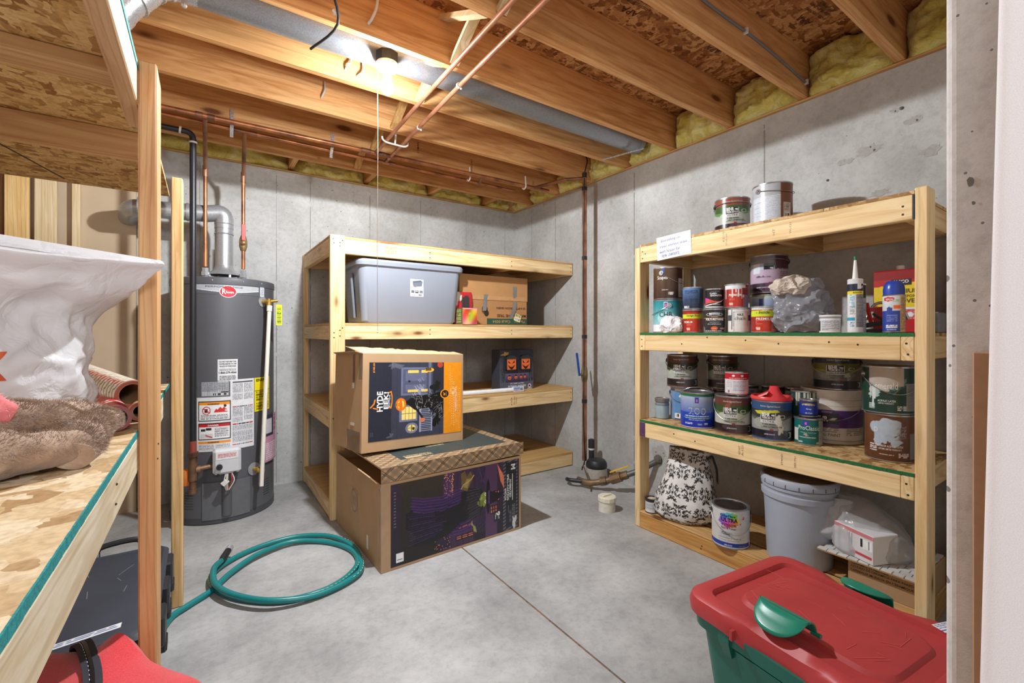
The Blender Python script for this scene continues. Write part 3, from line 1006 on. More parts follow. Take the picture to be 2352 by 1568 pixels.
def sump():
    root = thing('sump_pipe', 'sump pipe fittings with black lid and yellow lever at the foot of the shelf wall', 'pipe fitting', (2.45, 2.5, 0))
    cx, cy = 2.51, 2.505
    MB().lathe((cx, cy, 0), [(.088, 0), (.085, .05), (.080, .12)], 28).build('housing', plain('grey_plastic', (176, 170, 160), .6, mottle=.15), root, smooth=True)
    MB().lathe((cx, cy, 0), [(.076, .12), (.082, .13), (.080, .155), (.066, .178), (.03, .186)], 28).build('lid', plain('black_plastic', (40, 41, 44), .45), root, smooth=True)
    MB().lathe((2.535, 2.585, 0), [(.022, .06), (.022, .25), (.025, .25), (.025, .315), (.015, .32)], 20).build('canister', plain('black_plastic', (40, 41, 44), .45), root, smooth=True)
    MB().lathe((2.535, 2.585, 0), [(.0225, .235), (.0225, .25)], 20, False).build('sticker', plain('paper', (220, 218, 212), .7), root, smooth=True)
    brz = copper('dull_bronze', (150, 124, 92), (96, 76, 56), .5)
    P = [(2.34, 2.53, .05), (2.36, 2.42, .05), (2.44, 2.30, .09), (2.49, 2.20, .14), (2.55, 2.13, .18), (2.67, 2.055, .25)]
    MB().tube(bez(P[:4], 8), .022, 16).build('pipe', brz, root, smooth=True)
    for a, b, rr in (((2.40, 2.355, .072), (2.425, 2.318, .083), .032), ((2.445, 2.29, .095), (2.475, 2.225, .128), .036), ((2.48, 2.215, .133), (2.50, 2.185, .148), .030)):
        MB().tube([a, b], rr, 8).build('union', brz, root, smooth=True)
    MB().tube(bez(P[3:], 8), .020, 16).build('wall_pipe', plain('steel_pipe', (112, 110, 108), .5, .6), root, smooth=True)
    mb = MB(); mb.bar((2.43, 2.29, .15), (2.515, 2.19, .205), .022, .006)
    mb.build('valve_lever', plain('yellow_vinyl', (238, 186, 40), .4), root)
    MB().tube([(2.46, 2.255, .115), (2.45, 2.27, .16)], .009, 8).build('valve_stem', brz, root, smooth=True)
    MB().tube(bez([(2.31, 2.62, .035), (2.28, 2.56, .05), (2.33, 2.49, .05), (2.38, 2.40, .06)], 6), .015, 10).build('hose_end', plain('black_plastic', (40, 41, 44), .45), root, smooth=True)
    MB().tube(bez([(2.48, 2.60, .16), (2.42, 2.57, .10), (2.37, 2.50, .15), (2.36, 2.42, .03), (2.33, 2.38, .006)], 6), .005, 8).build('wire', plain('brown_wire', (92, 70, 58), .6), root, smooth=True)
sump()
def stub():
    root = thing('drain_stub', 'short white pipe stub with flat cap sticking out of the floor', 'pipe', (2.175, 2.075, 0))
    MB().lathe((2.175, 2.075, 0), [(.054, 0), (.054, .072)], 32).build('stub', plain('dirty_white', (214, 210, 196), .6, mottle=.18, scale=14), root, smooth=True)
    MB().lathe((2.175, 2.075, 0), [(.060, .068), (.060, .092), (.055, .096)], 12).build('cap', plain('cream_plastic', (226, 220, 196), .5, mottle=.05), root)
    MB().cbox(2.137, 2.213, 2.068, 2.082, .096, .106).build('cap_ridge', plain('cream_plastic', (226, 220, 196), .5), root)
stub()

# ================================================================== WATER HEATER
def heater():
    c = (.115, 3.55)
    R = .29
    root = thing('water_heater', 'tall grey tank water heater covered in stickers against the concrete wall', 'water heater', (c[0], c[1], 0))
    GREY = plain('heater_grey', (92, 93, 98), .38, .1, mottle=.03, scale=6)
    GREYD = plain('heater_grey_dark', (76, 77, 82), .42, .1, mottle=.04)
    MB().lathe((c[0], c[1], 0), [(R-.012, .0), (R, .012), (R, 1.465)], 72).build('tank', GREY, root, smooth=True)
    MB().lathe((c[0], c[1], 0), [(R+.002, .005), (R+.002, .04)], 72, False).build('base_band', GREYD, root, smooth=True)
    MB().lathe((c[0], c[1], 0), [(R+.003, 1.455), (R+.005, 1.475), (R+.003, 1.495), (R-.02, 1.502), (.02, 1.506)], 72).build('top_cap', GREY, root, smooth=True)
    m = MB()
    for a in (-128, -104, -72, -48): m.ball((c[0]+(R+.004)*math.cos(math.radians(a)), c[1]+(R+.004)*math.sin(math.radians(a)), 1.478), .005, 8)
    m.build('screw', galv('bright_galv'), root)
    # silver band with the maker's lettering
    A = Art(120, 40, (176, 178, 182))
    A.put(A.V < .20+.9*np.abs(A.U-.5)**1.6, (92, 93, 98)); 
    A.put((A.V < .26+.9*np.abs(A.U-.5)**1.6) & (A.V >= .20+.9*np.abs(A.U-.5)**1.6), (224, 225, 228))
    PR = printed('paper_print', .5); 
    curved('brand_band', c, R+.0012, -121, -52, 1.395, 1.452, A, PR, root)
    f = cylmap(c, R+.0025, -88, 0)
    # the red oval badge
    mb = MB(); n = 40
    mb.add([f(.046*math.cos(2*math.pi*i/n), 1.412+.037*math.sin(2*math.pi*i/n)) for i in range(n)], [tuple(range(n))])
    mb.build('badge_rim', plain('badge_white', (236, 236, 236), .4), root)
    f2 = cylmap(c, R+.0035, -88, 0)
    mb = MB(); mb.add([f2(.042*math.cos(2*math.pi*i/n), 1.412+.033*math.sin(2*math.pi*i/n)) for i in range(n)], [tuple(range(n))])
    mb.build('badge', plain('badge_red', (196, 32, 48), .35), root)
    f3 = cylmap(c, R+.0045, -88, 0)
    letters('badge_lettering', [('R', -.021, 1.413, .020, .034, 0, .02), ('heem', .0095, 1.409, .040, .016, 0, .02)], f3, ink((240, 240, 240)), root)
    letters('band_lettering', [('PERFORMANCE', -.004, 1.4405, .20, .011, 0, .02)], cylmap(c, R+.0025, -91, 0), ink((112, 114, 122)), root)
    # stickers
    W = (226, 226, 228)
    K = (70, 70, 74)
    def sticker(name, t0, t1, z0, z1, w, h, paint, bg=W):
        A = Art(w, h, bg); paint(A)
        return curved(name, c, R+.0015, t0, t1, z0, z1, A, PR, root)
    sticker('small_sticker', -50, -43, 1.395, 1.455, 24, 30, lambda A: A.lines(.1, .9, .1, .9, 8, (120, 130, 160)))
    sticker('return_notice', -98.7, -78, .862, .998, 50, 60, lambda A: A.lines(.1, .9, .46, .56, 2, (130, 130, 134)).lines(.1, .9, .06, .26, 3, (130, 130, 134)))
    letters('notice_lettering', [('DO NOT RETURN THIS', 0, .984, .088, .009, 0, .02), ('WATER HEATER TO THE', 0, .970, .090, .009, 0, .02), ('PLACE OF PURCHASE', 0, .956, .084, .009, 0, .02), ('1-866-279-4566', 0, .917, .092, .013, 0, .03)],
            cylmap(c, R+.0026, -88.3, 0), ink((40, 40, 44)), root)
    def spec(A):
        A.lines(.03, .6, .3, .95, 9, (120, 124, 134)).lines(.62, .97, .35, .9, 5, (140, 144, 150)).bars(.4, .95, .04, .2).rect(.72, .98, .22, .32, (40, 40, 44))
    sticker('rating_plate', -115.3, -87.5, .778, .862, 70, 42, spec, (206, 208, 214))
    def big(A):
        A.rect(.0, 1, 0, 1, W)
        # the right hand column of instructions
        A.rect(.60, .97, .945, .965, K)
        A.lines(.60, .78, .70, .93, 12, (150, 150, 156)).lines(.80, .97, .70, .93, 12, (150, 150, 156))
        for v in (.60, .35, .06):
            A.rect(.60, .67, v, v+.016, (200, 40, 40)).rect(.90, .97, v, v+.016, (200, 40, 40)); A.lines(.68, .89, v, v+.016, 1, K, 1)
        A.lines(.60, .78, .38, .59, 11, (150, 150, 156)).lines(.80, .97, .40, .59, 10, (150, 150, 156)).lines(.60, .97, .09, .33, 13, (150, 150, 156))
        # warning box
        A.rect(.03, .57, .425, .705, (24, 24, 26)).rect(.05, .55, .44, .69, (240, 240, 240)).rect(.05, .55, .655, .69, (240, 150, 40))
        A.ring(.17, .575, .072, .058, .22, (206, 30, 36)); A.rect(.135, .195, .55, .60, (30, 30, 32)); A.stroke([(.12, .605), (.225, .545)], .014, (206, 30, 36), 1.1)
        A.poly([(.29, .545), (.33, .60), (.36, .585), (.40, .625), (.43, .60), (.50, .645), (.47, .60), (.52, .585), (.46, .575), (.52, .55)], (214, 46, 40))
        A.ell(.475, .638, .025, .018, (30, 30, 32)); A.lines(.08, .53, .45, .51, 4, (120, 120, 124))
        # danger box
        A.rect(.03, .57, .165, .40, (24, 24, 26)).rect(.05, .55, .18, .385, (240, 240, 240)).rect(.05, .55, .35, .385, (200, 30, 40))
        A.rect(.08, .15, .29, .32, (40, 40, 42)).rect(.16, .25, .30, .33, (40, 40, 42)).rect(.07, .28, .19, .25, (214, 214, 216)).stroke([(.16, .23), (.26, .20)], .02, (200, 60, 50))
        A.lines(.31, .53, .20, .335, 8, (130, 130, 136))
        A.rect(.03, .57, .115, .145, (240, 150, 40)).lines(.04, .29, .02, .10, 5, (150, 150, 156)).lines(.32, .56, .02, .10, 5, (150, 150, 156))
    A = Art(130, 150, W); big(A)
    A.a[int(.76*150):, :int(.565*130)] = np.array((92, 93, 98))
    curved('safety_label', c, R+.0015, -120.5, -58.8, .443, .872, A, PR, root)
    g = cylmap(c, R+.0028, -103, 0)
    letters('warning_lettering', [('WARNING', 0, .729, .062, .009, 0, .02), ('WARNING', 0, .4985, .06, .008, 0, .02)], g, ink((40, 30, 20)), root)
    letters('danger_lettering', [('DANGER', .0, .6005, .056, .009, 0, .02)], g, ink((245, 245, 245)), root)
    def yel(A):
        A.lines(.1, .9, .30, .58, 4, (120, 110, 20)).rect(.05, .95, .60, .615, (60, 56, 20)).lines(.1, .9, .05, .25, 4, (120, 110, 20))
    sticker('energy_label', -58, -32, .655, .872, 30, 50, yel, (236, 214, 24))
    letters('energy_lettering', [('ENERGY', 0, .855, .11, .018, 0, .03)], cylmap(c, R+.0026, -45, 0), ink((40, 36, 14)), root)
    # literature pouch on the side
    A = Art(40, 50, (206, 150, 176)); A.rect(.0, .45, .55, 1, (60, 62, 74)).lines(.05, .9, .05, .4, 9, (240, 225, 232)).rect(.05, .35, .6, .9, (210, 206, 214)).lines(.5, .95, .6, .95, 7, (150, 90, 120))
    curved('literature_pouch', c, R+.012, -44, -2, .31, .62, A, printed('glossy_print', .2), root)
    # vent hood and flue
    g = galv('flue_metal', (176, 180, 184), .32)
    h = thing('tmp', 'x', 'x', (0, 0, 0)); bpy.data.objects.remove(h)
    vx, vy = .112, 3.50
    m = MB(); m.lathe((vx, vy, 0), [(.094, 1.535), (.088, 1.545), (.062, 1.565), (.054, 1.585), (.050, 1.60)], 36, False)
    hood = m.build('draft_hood', g, root, smooth=True)
    m = MB()
    for k in range(4):
        a = math.radians(20+90*k)
        m.bar((vx+.085*math.cos(a), vy+.085*math.sin(a), 1.503), (vx+.085*math.cos(a), vy+.085*math.sin(a), 1.54), .012, .003)
    m.build('hood_leg', g, hood)
    MB().lathe((vx, vy, 0), [(.07, 1.505), (.07, 1.512)], 32).build('flue_opening', plain('opening_black', (26, 26, 28), .8), root, smooth=True)  # opening drawn as a flat near-black disc
    m = MB(); m.tube([(vx, vy, 1.575), (vx, vy, 1.86)], .0505, 36); m.build('flue_pipe', g, root, smooth=True)
    el = fillet([(vx, vy, 1.84), (vx, vy, 1.945), (vx-.11, vy+.01, 1.925)], .08, 6)
    m = MB(); m.tube(el, .053, 32); m.build('flue_elbow', g, root, smooth=True)
    for z in (1.80, 1.865):
        m = MB(); m.lathe((vx, vy, 0), [(.053, z), (.055, z+.004), (.053, z+.008)], 32, False); m.build('flue_bead', g, root, smooth=True)
    m = MB(); m.tube(fillet([(vx-.10, vy+.01, 1.927), (-.36, vy+.03, 1.915), (-.40, 3.81, 1.905)], .07, 5), .052, 32); m.build('flue_pipe', g, root, smooth=True)
    for x in (-.075, -.31):
        m = MB(); m.tube([(x, vy+.012, 1.924), (x-.012, vy+.013, 1.924)], .056, 32); m.build('flue_bead', g, root, smooth=True)
    # water connections
    for i, (x, ytop, xt) in enumerate([(.010, 3.075, .007), (.217, 3.16, .205)]):
        P = [(xt, ytop, 2.372), (x-.001, 3.30, 2.26), (x, 3.45, 2.18), (x, 3.47, 1.60)]
        m = MB(); m.tube(fillet([P[0], (x, 3.43, 2.20)], .02), .0115, 14); m.build('branch_pipe', CUD, root, smooth=True)
        m = MB(); m.tube([(x, 3.44, 2.215), (x, 3.452, 2.185), (x, 3.455, 2.15)], .0145, 14); m.build('elbow', CUD, root, smooth=True)
        m = MB(); m.tube([(x, 3.455, 2.17), (x, 3.46, 1.58)], .0115, 14); m.build('supply_pipe', CU, root, smooth=True)
        m = MB()
        for z, rr in ((1.560, .019), (1.535, .024), (1.512, .018)): m.tube([(x, 3.46, z-.012), (x, 3.46, z+.012)], rr, 6)
        m.build('union_nut', galv('bright_galv'), root)
    brz = copper('bronze')
    x = .217
    m = MB(); m.tube([(x, 3.46, 1.70), (x, 3.46, 1.73), (x, 3.46, 1.77), (x, 3.46, 1.80)], [.015, .024, .024, .015], 12); m.ball((x, 3.43, 1.75), .016, 10)
    m.build('shutoff_valve', brz, root, smooth=True)
    MB().cbox(x-.011, x+.011, 3.422, 3.428, 1.765, 1.87, .004).build('shutoff_lever', plain('red_vinyl', (206, 62, 54), .4), root)
    # gas line
    gx, gy = -.050, 3.215
    m = MB(); m.tube(fillet([(-.50, gy+.02, 2.335), (gx, gy, 2.325), (gx, gy, .50)], .04, 6), .0165, 18)
    m.build('gas_pipe', plain('black_iron', (46, 46, 50), .38, .4), root, smooth=True)
    for a, b in (((gx-.065, gy+.002, 2.328), (gx-.055, gy+.002, 2.327)), ((gx, gy, 2.272), (gx, gy, 2.262))):
        m = MB(); m.tube([a, b], .021, 16); m.build('pipe_dope', plain('pale_dope', (196, 192, 182), .8), root, smooth=True)
    m = MB(); m.tube([(gx, gy, .46), (gx, gy, .53)], .0185, 12); m.build('gas_cock', plain('red_tag', (142, 66, 52), .5), root, smooth=True)
    rust = copper('rusty_iron', (142, 108, 80), (96, 70, 52), .55)
    m = MB(); m.tube([(gx, gy, .44), (gx, gy, .465)], .030, 6); m.tube([(gx, gy, .40), (gx, gy, .44)], .020, 12); m.tube([(gx, gy, .30), (gx, gy, .40)], .024, 14)
    m.tube([(gx, gy, .24), (gx, gy, .31)], .018, 12); m.tube([(gx, gy, .225), (gx, gy, .25)], .023, 10)
    m.build('gas_fittings', rust, root, smooth=True)
    m = MB(); m.tube([(gx, gy, .36), (.06, gy+.02, .365)], .014, 12); m.tube([(gx+.015, gy, .36), (gx+.035, gy, .36)], .022, 12); m.build('gas_nipple', rust, root, smooth=True)
    m = MB(); m.lathe((gx-.03, gy+.03, 0), [(.024, .27), (.03, .30), (.03, .33), (.024, .36)], 16); m.build('orange_tag', plain('orange_tag', (222, 120, 44), .5), root, smooth=True)
    # gas control
    MB().cbox(.045, .190, 3.185, 3.262, .315, .465, .014).build('gas_control', plain('control_grey', (206, 207, 210), .45, mottle=.02), root)
    A = Art(50, 24, (228, 228, 230)); A.rect(.06, .94, .2, .85, (238, 225, 225)).lines(.1, .9, .25, .8, 5, (190, 90, 90))
    flat('control_label', (.060, 3.1835, .405), (.115, 0, 0), (0, 0, .045), A, PR, root)
    m = MB(); m.tube([(.078, 3.186, .365), (.078, 3.165, .365)], .016, 20); m.box(.076, .080, 3.158, 3.166, .352, .378); m.build('control_knob', plain('black_plastic', (40, 41, 44), .45), root, smooth=True)
    m = MB(); m.cbox(.066, .078, 3.186, 3.20, .305, .32); m.cbox(.15, .165, 3.186, 3.20, .305, .325); m.build('control_port', plain('black_plastic', (40, 41, 44), .45), root)
    for i, (x0, col) in enumerate([(.110, (222, 222, 222)), (.118, (200, 196, 180)), (.138, (196, 70, 60)), (.143, (240, 240, 240))]):
        m = MB(); m.tube(bez([(x0, 3.20, .315), (x0-.008+.006*i, 3.19, .27), (.112+.005*i, 3.205, .215)], 8), .0028 if i != 1 else .007, 8)
        m.build('burner_wire', plain('wire_%d' % i, col, .5), root, smooth=True)
    m = MB(); m.bar((.098, 3.195, .275), (.115, 3.19, .255), .03, .03); m.build('wire_connector', plain('white_plastic', (232, 230, 226)), root)
    # burner door and its wire tube
    A = Art(20, 20, (100, 101, 105)); A.rect(0, 1, 0, 1, (94, 95, 99)); A.rect(.02, .98, .02, .98, (103, 104, 108))
    curved('burner_door', c, R+.006, -114.4, -64.5, .03, .255, A, printed('door_paint', .4), root)
    m = MB(); m.tube([(.118, 3.262, .05), (.118, 3.258, .225)], .028, 20); m.build('wire_tube', GREY, root, smooth=True)
    # drain valve, overflow pipe
    br = copper('brass', (206, 168, 84), (160, 122, 56), .3)
    for (a, z) in ((-58.8, .293), (-46, 1.362)):
        p = Vector((c[0]+R*math.cos(math.radians(a)), c[1]+R*math.sin(math.radians(a)), z))
        n = Vector((math.cos(math.radians(a)), math.sin(math.radians(a)), 0))
        m = MB(); m.tube([p, p+n*.004], .040 if z < 1 else .034, 24); m.build('escutcheon', plain('escutcheon', (150, 151, 154), .35, .1), root, smooth=True)
        m = MB(); m.tube([p, p+n*.06], .013, 12); m.tube([p+n*.035, p+n*.055], .019, 8)
        if z < 1: m.tube([p+n*.06+Vector((-.012, 0, 0)), p+n*.06+Vector((.02, -.02, -.004))], .015, 10)
        else: m.tube([p+n*.05+Vector((0, 0, .02)), p+n*.05+Vector((0, 0, -.05))], .015, 12); m.tube([p+n*.05, p+n*.05+Vector((.05, 0, .01))], .011, 10)
        m.build('brass_valve', br, root, smooth=True)
    m = MB(); m.tube([(.354, 3.30, 1.33), (.30, 3.215, .20)], .0125, 16); m.build('overflow_pipe', plain('pvc', (232, 228, 214), .45, mottle=.03), root, smooth=True)
    m = MB(); m.tube([(.3545, 3.301, 1.335), (.352, 3.297, 1.30)], .016, 16); m.build('overflow_collar', plain('pvc', (232, 228, 214), .45), root, smooth=True)
    A = Art(12, 40, (232, 222, 40)); A.lines(.15, .85, .05, .85, 14, (90, 140, 40))
    flat('hang_tag', (.392, 3.30, 1.21), (.036, .01, 0), (0, .0, .135), A, PR, root)
    m = MB()
    for i in range(9):
        for j in range(7):
            for a in (-136, -44):
                t = math.radians(a+1.3*i)
                m.ball((c[0]+(R)*math.cos(t), c[1]+(R)*math.sin(t), .10+.016*j), .0026, 5)
    m.build('air_intake', plain('opening_black', (26, 26, 28), .8), root, kind='stuff')  # intake holes drawn as near-black beads
heater()

# ================================================================== THE HIGH STORAGE SHELF BESIDE THE DOORWAY
def near_shelf():
    root = thing('storage_shelf', 'rough timber storage shelf with teal-edged board, close to the doorway', 'shelf', (-.14, 1.5, 0))
    OSB_L = osb('osb_light', (150, 104, 54), (208, 166, 104), (226, 192, 134), 1.5)
    OSB_T = osb('osb_pale', (176, 140, 96), (218, 190, 148), (236, 218, 186), .8)
    TEAL = plain('teal_paint', (20, 138, 140), .75, mottle=.3, bumpy=.6, scale=160)
    # lower deck
    MB().box(-.80, -.1395, .1, 2.78, .895, .9095).build('shelf_board', OSB_T, root)
    m = MB()
    y = .1
    while y < 2.78:   # the painted edge, a little ragged
        l = .02
        m.box(-.1396, -.1375-random.uniform(-.0002, .0002), y, y+l+.001, .8955+random.uniform(-.0003, .0003), .9098+random.uniform(-.0003, .0004))
        y += l
    m.build('painted_edge', TEAL, root, label='teal painted board edge', kind='stuff')
    MB().cbox(-.176, -.138, .1, 2.37, .806, .8945, .003).build('rail', wood('Y', (236, 226, 204), (214, 192, 152), (156, 116, 72), 'bleached', .7), root)
    MB().cbox(-.80, -.762, .1, 2.78, .806, .8945).build('rail', palewood('Y'), root)
    for yy in (.9, 1.6, 2.3): MB().cbox(-.76, -.178, yy, yy+.038, .806, .8945).build('cross_piece', palewood('X'), root)
    # upper deck
    MB().box(-.80, -.1385, .3, 2.79, 1.832, 1.846).build('shelf_board', OSB_L, root)
    MB().box(-.1390, -.1370, .3, 1.62, 1.832, 1.8465).build('painted_edge', TEAL, root, label='teal painted board edge')
    MB().cbox(-.176, -.138, .3, 1.66, 1.742, 1.831, .003).build('rail', wood('Y', (226, 192, 150), (204, 160, 116), (150, 96, 60), 'rosy', .6), root)
    m = MB()   # splintered end of the upper rail
    for k in range(7):
        z = 1.745+.012*k
        m.add([(-.172, 1.66, z), (-.140, 1.66, z), (-.140, 1.66, z+.011), (-.155, 1.66+random.uniform(.02, .09), z+.004)], [(0, 1, 2), (0, 3, 1), (1, 3, 2), (2, 3, 0)])
    m.build('splinters', palewood('Y'), root, kind='stuff')
    MB().cbox(-.80, -.762, .3, 2.79, 1.742, 1.831).build('rail', oldwood('Y'), root)
    MB().cbox(-.76, -.178, 1.465, 1.552, 1.794, 1.831).build('cross_piece', wood('X', (222, 180, 130), (196, 146, 96), (120, 72, 40), 'rosyx', .6), root)
    MB().cbox(-.76, -.178, 1.955, 1.993, 1.742, 1.831).build('cross_piece', wood('X', (222, 180, 130), (196, 146, 96), (120, 72, 40), 'rosyx', .6), root)
    m = MB(); m.bar((-.66, 2.10, 1.8312), (-.50, 2.72, 1.8312), .006, .0016); m.bar((-.78, 1.99, 1.8312), (-.2, 1.99, 1.8312), .003, .0016)
    m.build('marker_line', plain('dark_line', (60, 58, 48), .8), root)
    # posts: one in front of the rails, one at the far end
    MB().cbox(-.138, -.100, 1.488, 1.628, 0, 1.86, .004).build('post', wood('Z', (224, 178, 126), (202, 146, 94), (110, 66, 36), 'amber', .5, .6), root, label='amber 2x4 post standing before the rails')
    MB().cbox(-.112, -.072, 2.365, 2.455, 0, 1.815, .004).build('post', wood('Z', (232, 196, 142), (208, 164, 108), (120, 76, 42), 'amber2', .5, .7), root)
    MB().cbox(-.80, -.762, 2.74, 2.778, 0, 1.742, .004).build('post', oldwood('Z'), root)
    m = MB()
    for y, z in ((1.50, .83), (1.52, .865), (1.14, .87), (1.13, .835)): m.ball((-.1375 if y < 1.2 else -.0995, y, z), .0026, 8)
    m.build('nail_head', plain('nail', (70, 60, 50), .5, .6), root)
near_shelf()

# boards leaning at the partition behind the shelf
for i, (x0, x1, y, mat, lab) in enumerate([
        (-1.19, -1.01, 3.70, palewood('Z'), 'wide pale pine board propped at the end of the lumber row'),
        (-.998, -.932, 3.72, wood('Z', (150, 110, 84), (104, 70, 50), (70, 44, 30), 'bark', .8), 'narrow dark bark-edged strip between two pale boards'),
        (-.922, -.826, 3.69, wood('Z', (236, 206, 150), (218, 178, 112), (150, 96, 50), 'gold', .6), 'golden knotty pine board behind the plastic bag'),
        (-.808, -.715, 3.71, palewood('Z'), 'whitish planed board next to the drywall stud')]):
    o = MB().cbox(x0, x1, y, y+.034, 0, 2.3, .003).build('lumber_board', mat)
    tag(o, lab, 'board', 'lumber propped at the partition')

# ------------------------------------------------------------------ things on the storage shelf
def loft(rows, seg, amp, seed, sc, ridge=True, square=2.0):
    """rows: (cx, cy, z, ax, ay, half, depth): ellipse with axis (ax, ay)*half and across*depth. Returns an (n, seg, 3) array, crinkled"""
    P = np.zeros((len(rows), seg, 3))
    for j, (cx, cy, z, ax, ay, hf, dp) in enumerate(rows):
        for k in range(seg):
            a = 2*math.pi*k/seg
            c, s = math.cos(a), math.sin(a)
            e = 2/square
            u = abs(c)**e*math.copysign(1, c)*hf
            v = abs(s)**e*math.copysign(1, s)*dp
            x = cx+ax*u-ay*v; y = cy+ay*u+ax*v
            n1 = nz(x, y, z+seed, sc); n2 = nz(x+5, y, z+seed, sc*2.3)
            if ridge:
                # creases: sharp folds between flat facets
                d1 = noise.voronoi(Vector((x, y, z*.8+seed))*sc*1.1)[0]; d2 = noise.voronoi(Vector((x+.35*n1/sc*2, y+3, z+seed))*sc*2.4)[0]
                q = (d1[1]-d1[0])*-.8+(d2[1]-d2[0])*-.45+.45+.45*(1-2*abs(n1))-.2
            else: q = n1+.4*n2
            d = Vector((x-cx, y-cy, 0))
            if d.length > 1e-5: d.normalize()
            w = amp*min(1, 3*dp/max(hf, 1e-3)+.25)
            P[j, k] = (x+d.x*q*w, y+d.y*q*w, z+.5*w*nz(x, y+3, z+seed, sc*1.6))
    return P

def resample(keys, n):
    """smooth in-between rows"""
    K = np.array(keys, float)
    out = []
    m = len(K)-1
    for i in range(n):
        t = i/(n-1)*m
        j = min(int(t), m-1); f = t-j
        a = K[max(j-1, 0)]; b = K[j]; c = K[j+1]; d = K[min(j+2, m)]
        out.append(.5*((2*b)+(c-a)*f+(2*a-5*b+4*c-d)*f*f+(3*b-a-3*c+d)*f**3))
    return [tuple(r) for r in out]

def skin(P, name, mat, parent, **props):
    mb = MB(); mb.loops([[tuple(p) for p in r] for r in P])
    return mb.build(name, mat, parent, smooth=False, **props)

def plastic_bag():
    root = thing('plastic_bag', 'big stuffed white plastic bag with orange print on the storage shelf', 'bag', (-.55, 1.42, .91))
    ax, ay = .78, .62      # along the bag's face, from the shelf's far corner towards the aisle
    def P(right, z, depth, left=.62):
        # right end given as a point (x, y); the section runs from there away along -(ax, ay)
        (x, y) = right
        h = left/2
        return (x-ax*h, y-ay*h, z, ax, ay, h, depth)
    keys = [P((-.262, 1.515), .915, .12), P((-.255, 1.525), .96, .15), P((-.258, 1.525), 1.02, .165), P((-.262, 1.52), 1.08, .165), P((-.258, 1.52), 1.14, .15),
            P((-.240, 1.515), 1.20, .12), P((-.205, 1.515), 1.235, .10, .64), P((-.160, 1.462), 1.262, .07, .66), P((-.122, 1.425), 1.29, .04, .70), P((-.085, 1.392), 1.322, .022, .72), P((-.090, 1.392), 1.338, .012, .70)]
    rows = resample(keys, 64)
    rows = resample(keys, 96)
    L = loft(rows, 170, .036, 3.3, 7.0, True, 2.3)
    # sagging upper edge
    for j in range(75, 96):
        t = (j-75)/20
        for k in range(170):
            u = k/170*2*math.pi
            s = .5-.5*math.cos(u)
            L[j, k, 2] += t*(-.03*math.sin(math.pi*s)+.04*s*s)
    mb = MB(); mb.loops([[tuple(p) for p in r] for r in L])
    m, nt, bs = newmat('white_film')
    bs.inputs['Base Color'].default_value = L4((240, 239, 242))
    bs.inputs['Roughness'].default_value = .24
    bs.inputs['Subsurface Weight'].default_value = .0
    tl = nd(nt, 'ShaderNodeBsdfTranslucent'); tl.inputs[0].default_value = L4((240, 236, 236))
    mp = coords(nt, (5, 5, 5))
    n = nd(nt, 'ShaderNodeTexNoise', i_Scale=1.6, i_Detail=5.0, i_Distortion=1.4)
    link(nt, mp.outputs[0], n.inputs['Vector'])
    vo = nd(nt, 'ShaderNodeTexVoronoi', feature='DISTANCE_TO_EDGE', i_Scale=2.2)
    dm = nd(nt, 'ShaderNodeVectorMath', operation='MULTIPLY_ADD'); dm.inputs[1].default_value = (.6, .6, .6)
    link(nt, n.outputs['Color'], dm.inputs[0]); link(nt, mp.outputs[0], dm.inputs[2]); link(nt, dm.outputs[0], vo.inputs['Vector'])
    rv = ramp(nt, [(0, (0, 0, 0, 1)), (.16, (1, 1, 1, 1))]); link(nt, vo.outputs['Distance'], rv.inputs[0])
    ad = nd(nt, 'ShaderNodeMath', operation='ADD'); link(nt, rv.outputs[0], ad.inputs[0]); link(nt, n.outputs[0], ad.inputs[1])
    bump(nt, bs, ad.outputs[0], .22, .010)
    ms = nd(nt, 'ShaderNodeMixShader', i_0=.32)
    link(nt, bs.outputs[0], ms.inputs[1]); link(nt, tl.outputs[0], ms.inputs[2])
    link(nt, ms.outputs[0], nt.nodes['Material Output'].inputs[0])
    mb.build('film', m, root, smooth=True)
    # the second, rear lobe of gathered film
    keys = [(-.62, 1.40, 1.22, ax, ay, .30, .06), (-.60, 1.46, 1.30, ax, ay, .30, .05), (-.62, 1.50, 1.38, ax, ay, .25, .035), (-.70, 1.50, 1.43, ax, ay, .14, .02), (-.74, 1.5, 1.45, ax, ay, .05, .01)]
    L2 = loft(resample(keys, 28), 70, .03, 8.1, 8)
    mb = MB(); mb.loops([[tuple(p) for p in r] for r in L2]); mb.build('gathered_top', m, root, smooth=True)
    # orange ribbon printed on the face
    from mathutils.bvhtree import BVHTree
    fv = [Vector(q) for r in L for q in r]; n_ = L.shape[1]
    bv = BVHTree.FromPolygons(fv, [(j*n_+k, j*n_+(k+1) % n_, (j+1)*n_+(k+1) % n_, (j+1)*n_+k) for j in range(L.shape[0]-1) for k in range(n_)])
    mb = MB(); G = 22
    o = Vector((-.258, 1.525, 0)); d = Vector((-ax, -ay, 0)); inn = Vector((-ay, ax, 0))
    V = []
    for j in range(G+1):
        for i in range(G+1):
            v = j/G; z = 1.068+.056*v
            u0 = .205+.020*(1-abs(2*v-1)); u = u0+(.32-u0)*i/G
            s_ = o+d*u-inn*.6+Vector((0, 0, z))
            h = bv.ray_cast(s_, inn)
            V.append((h[0] if h[0] else s_+inn*.45)-inn*.0015)
    mb.add(V, [(j*(G+1)+i, j*(G+1)+i+1, (j+1)*(G+1)+i+1, (j+1)*(G+1)+i) for j in range(G) for i in range(G)])
    mb.build('printed_ribbon', plain('ribbon_orange', (206, 92, 56), .4), root, smooth=True)
    return root, m
bag_root, M_FILM = plastic_bag()

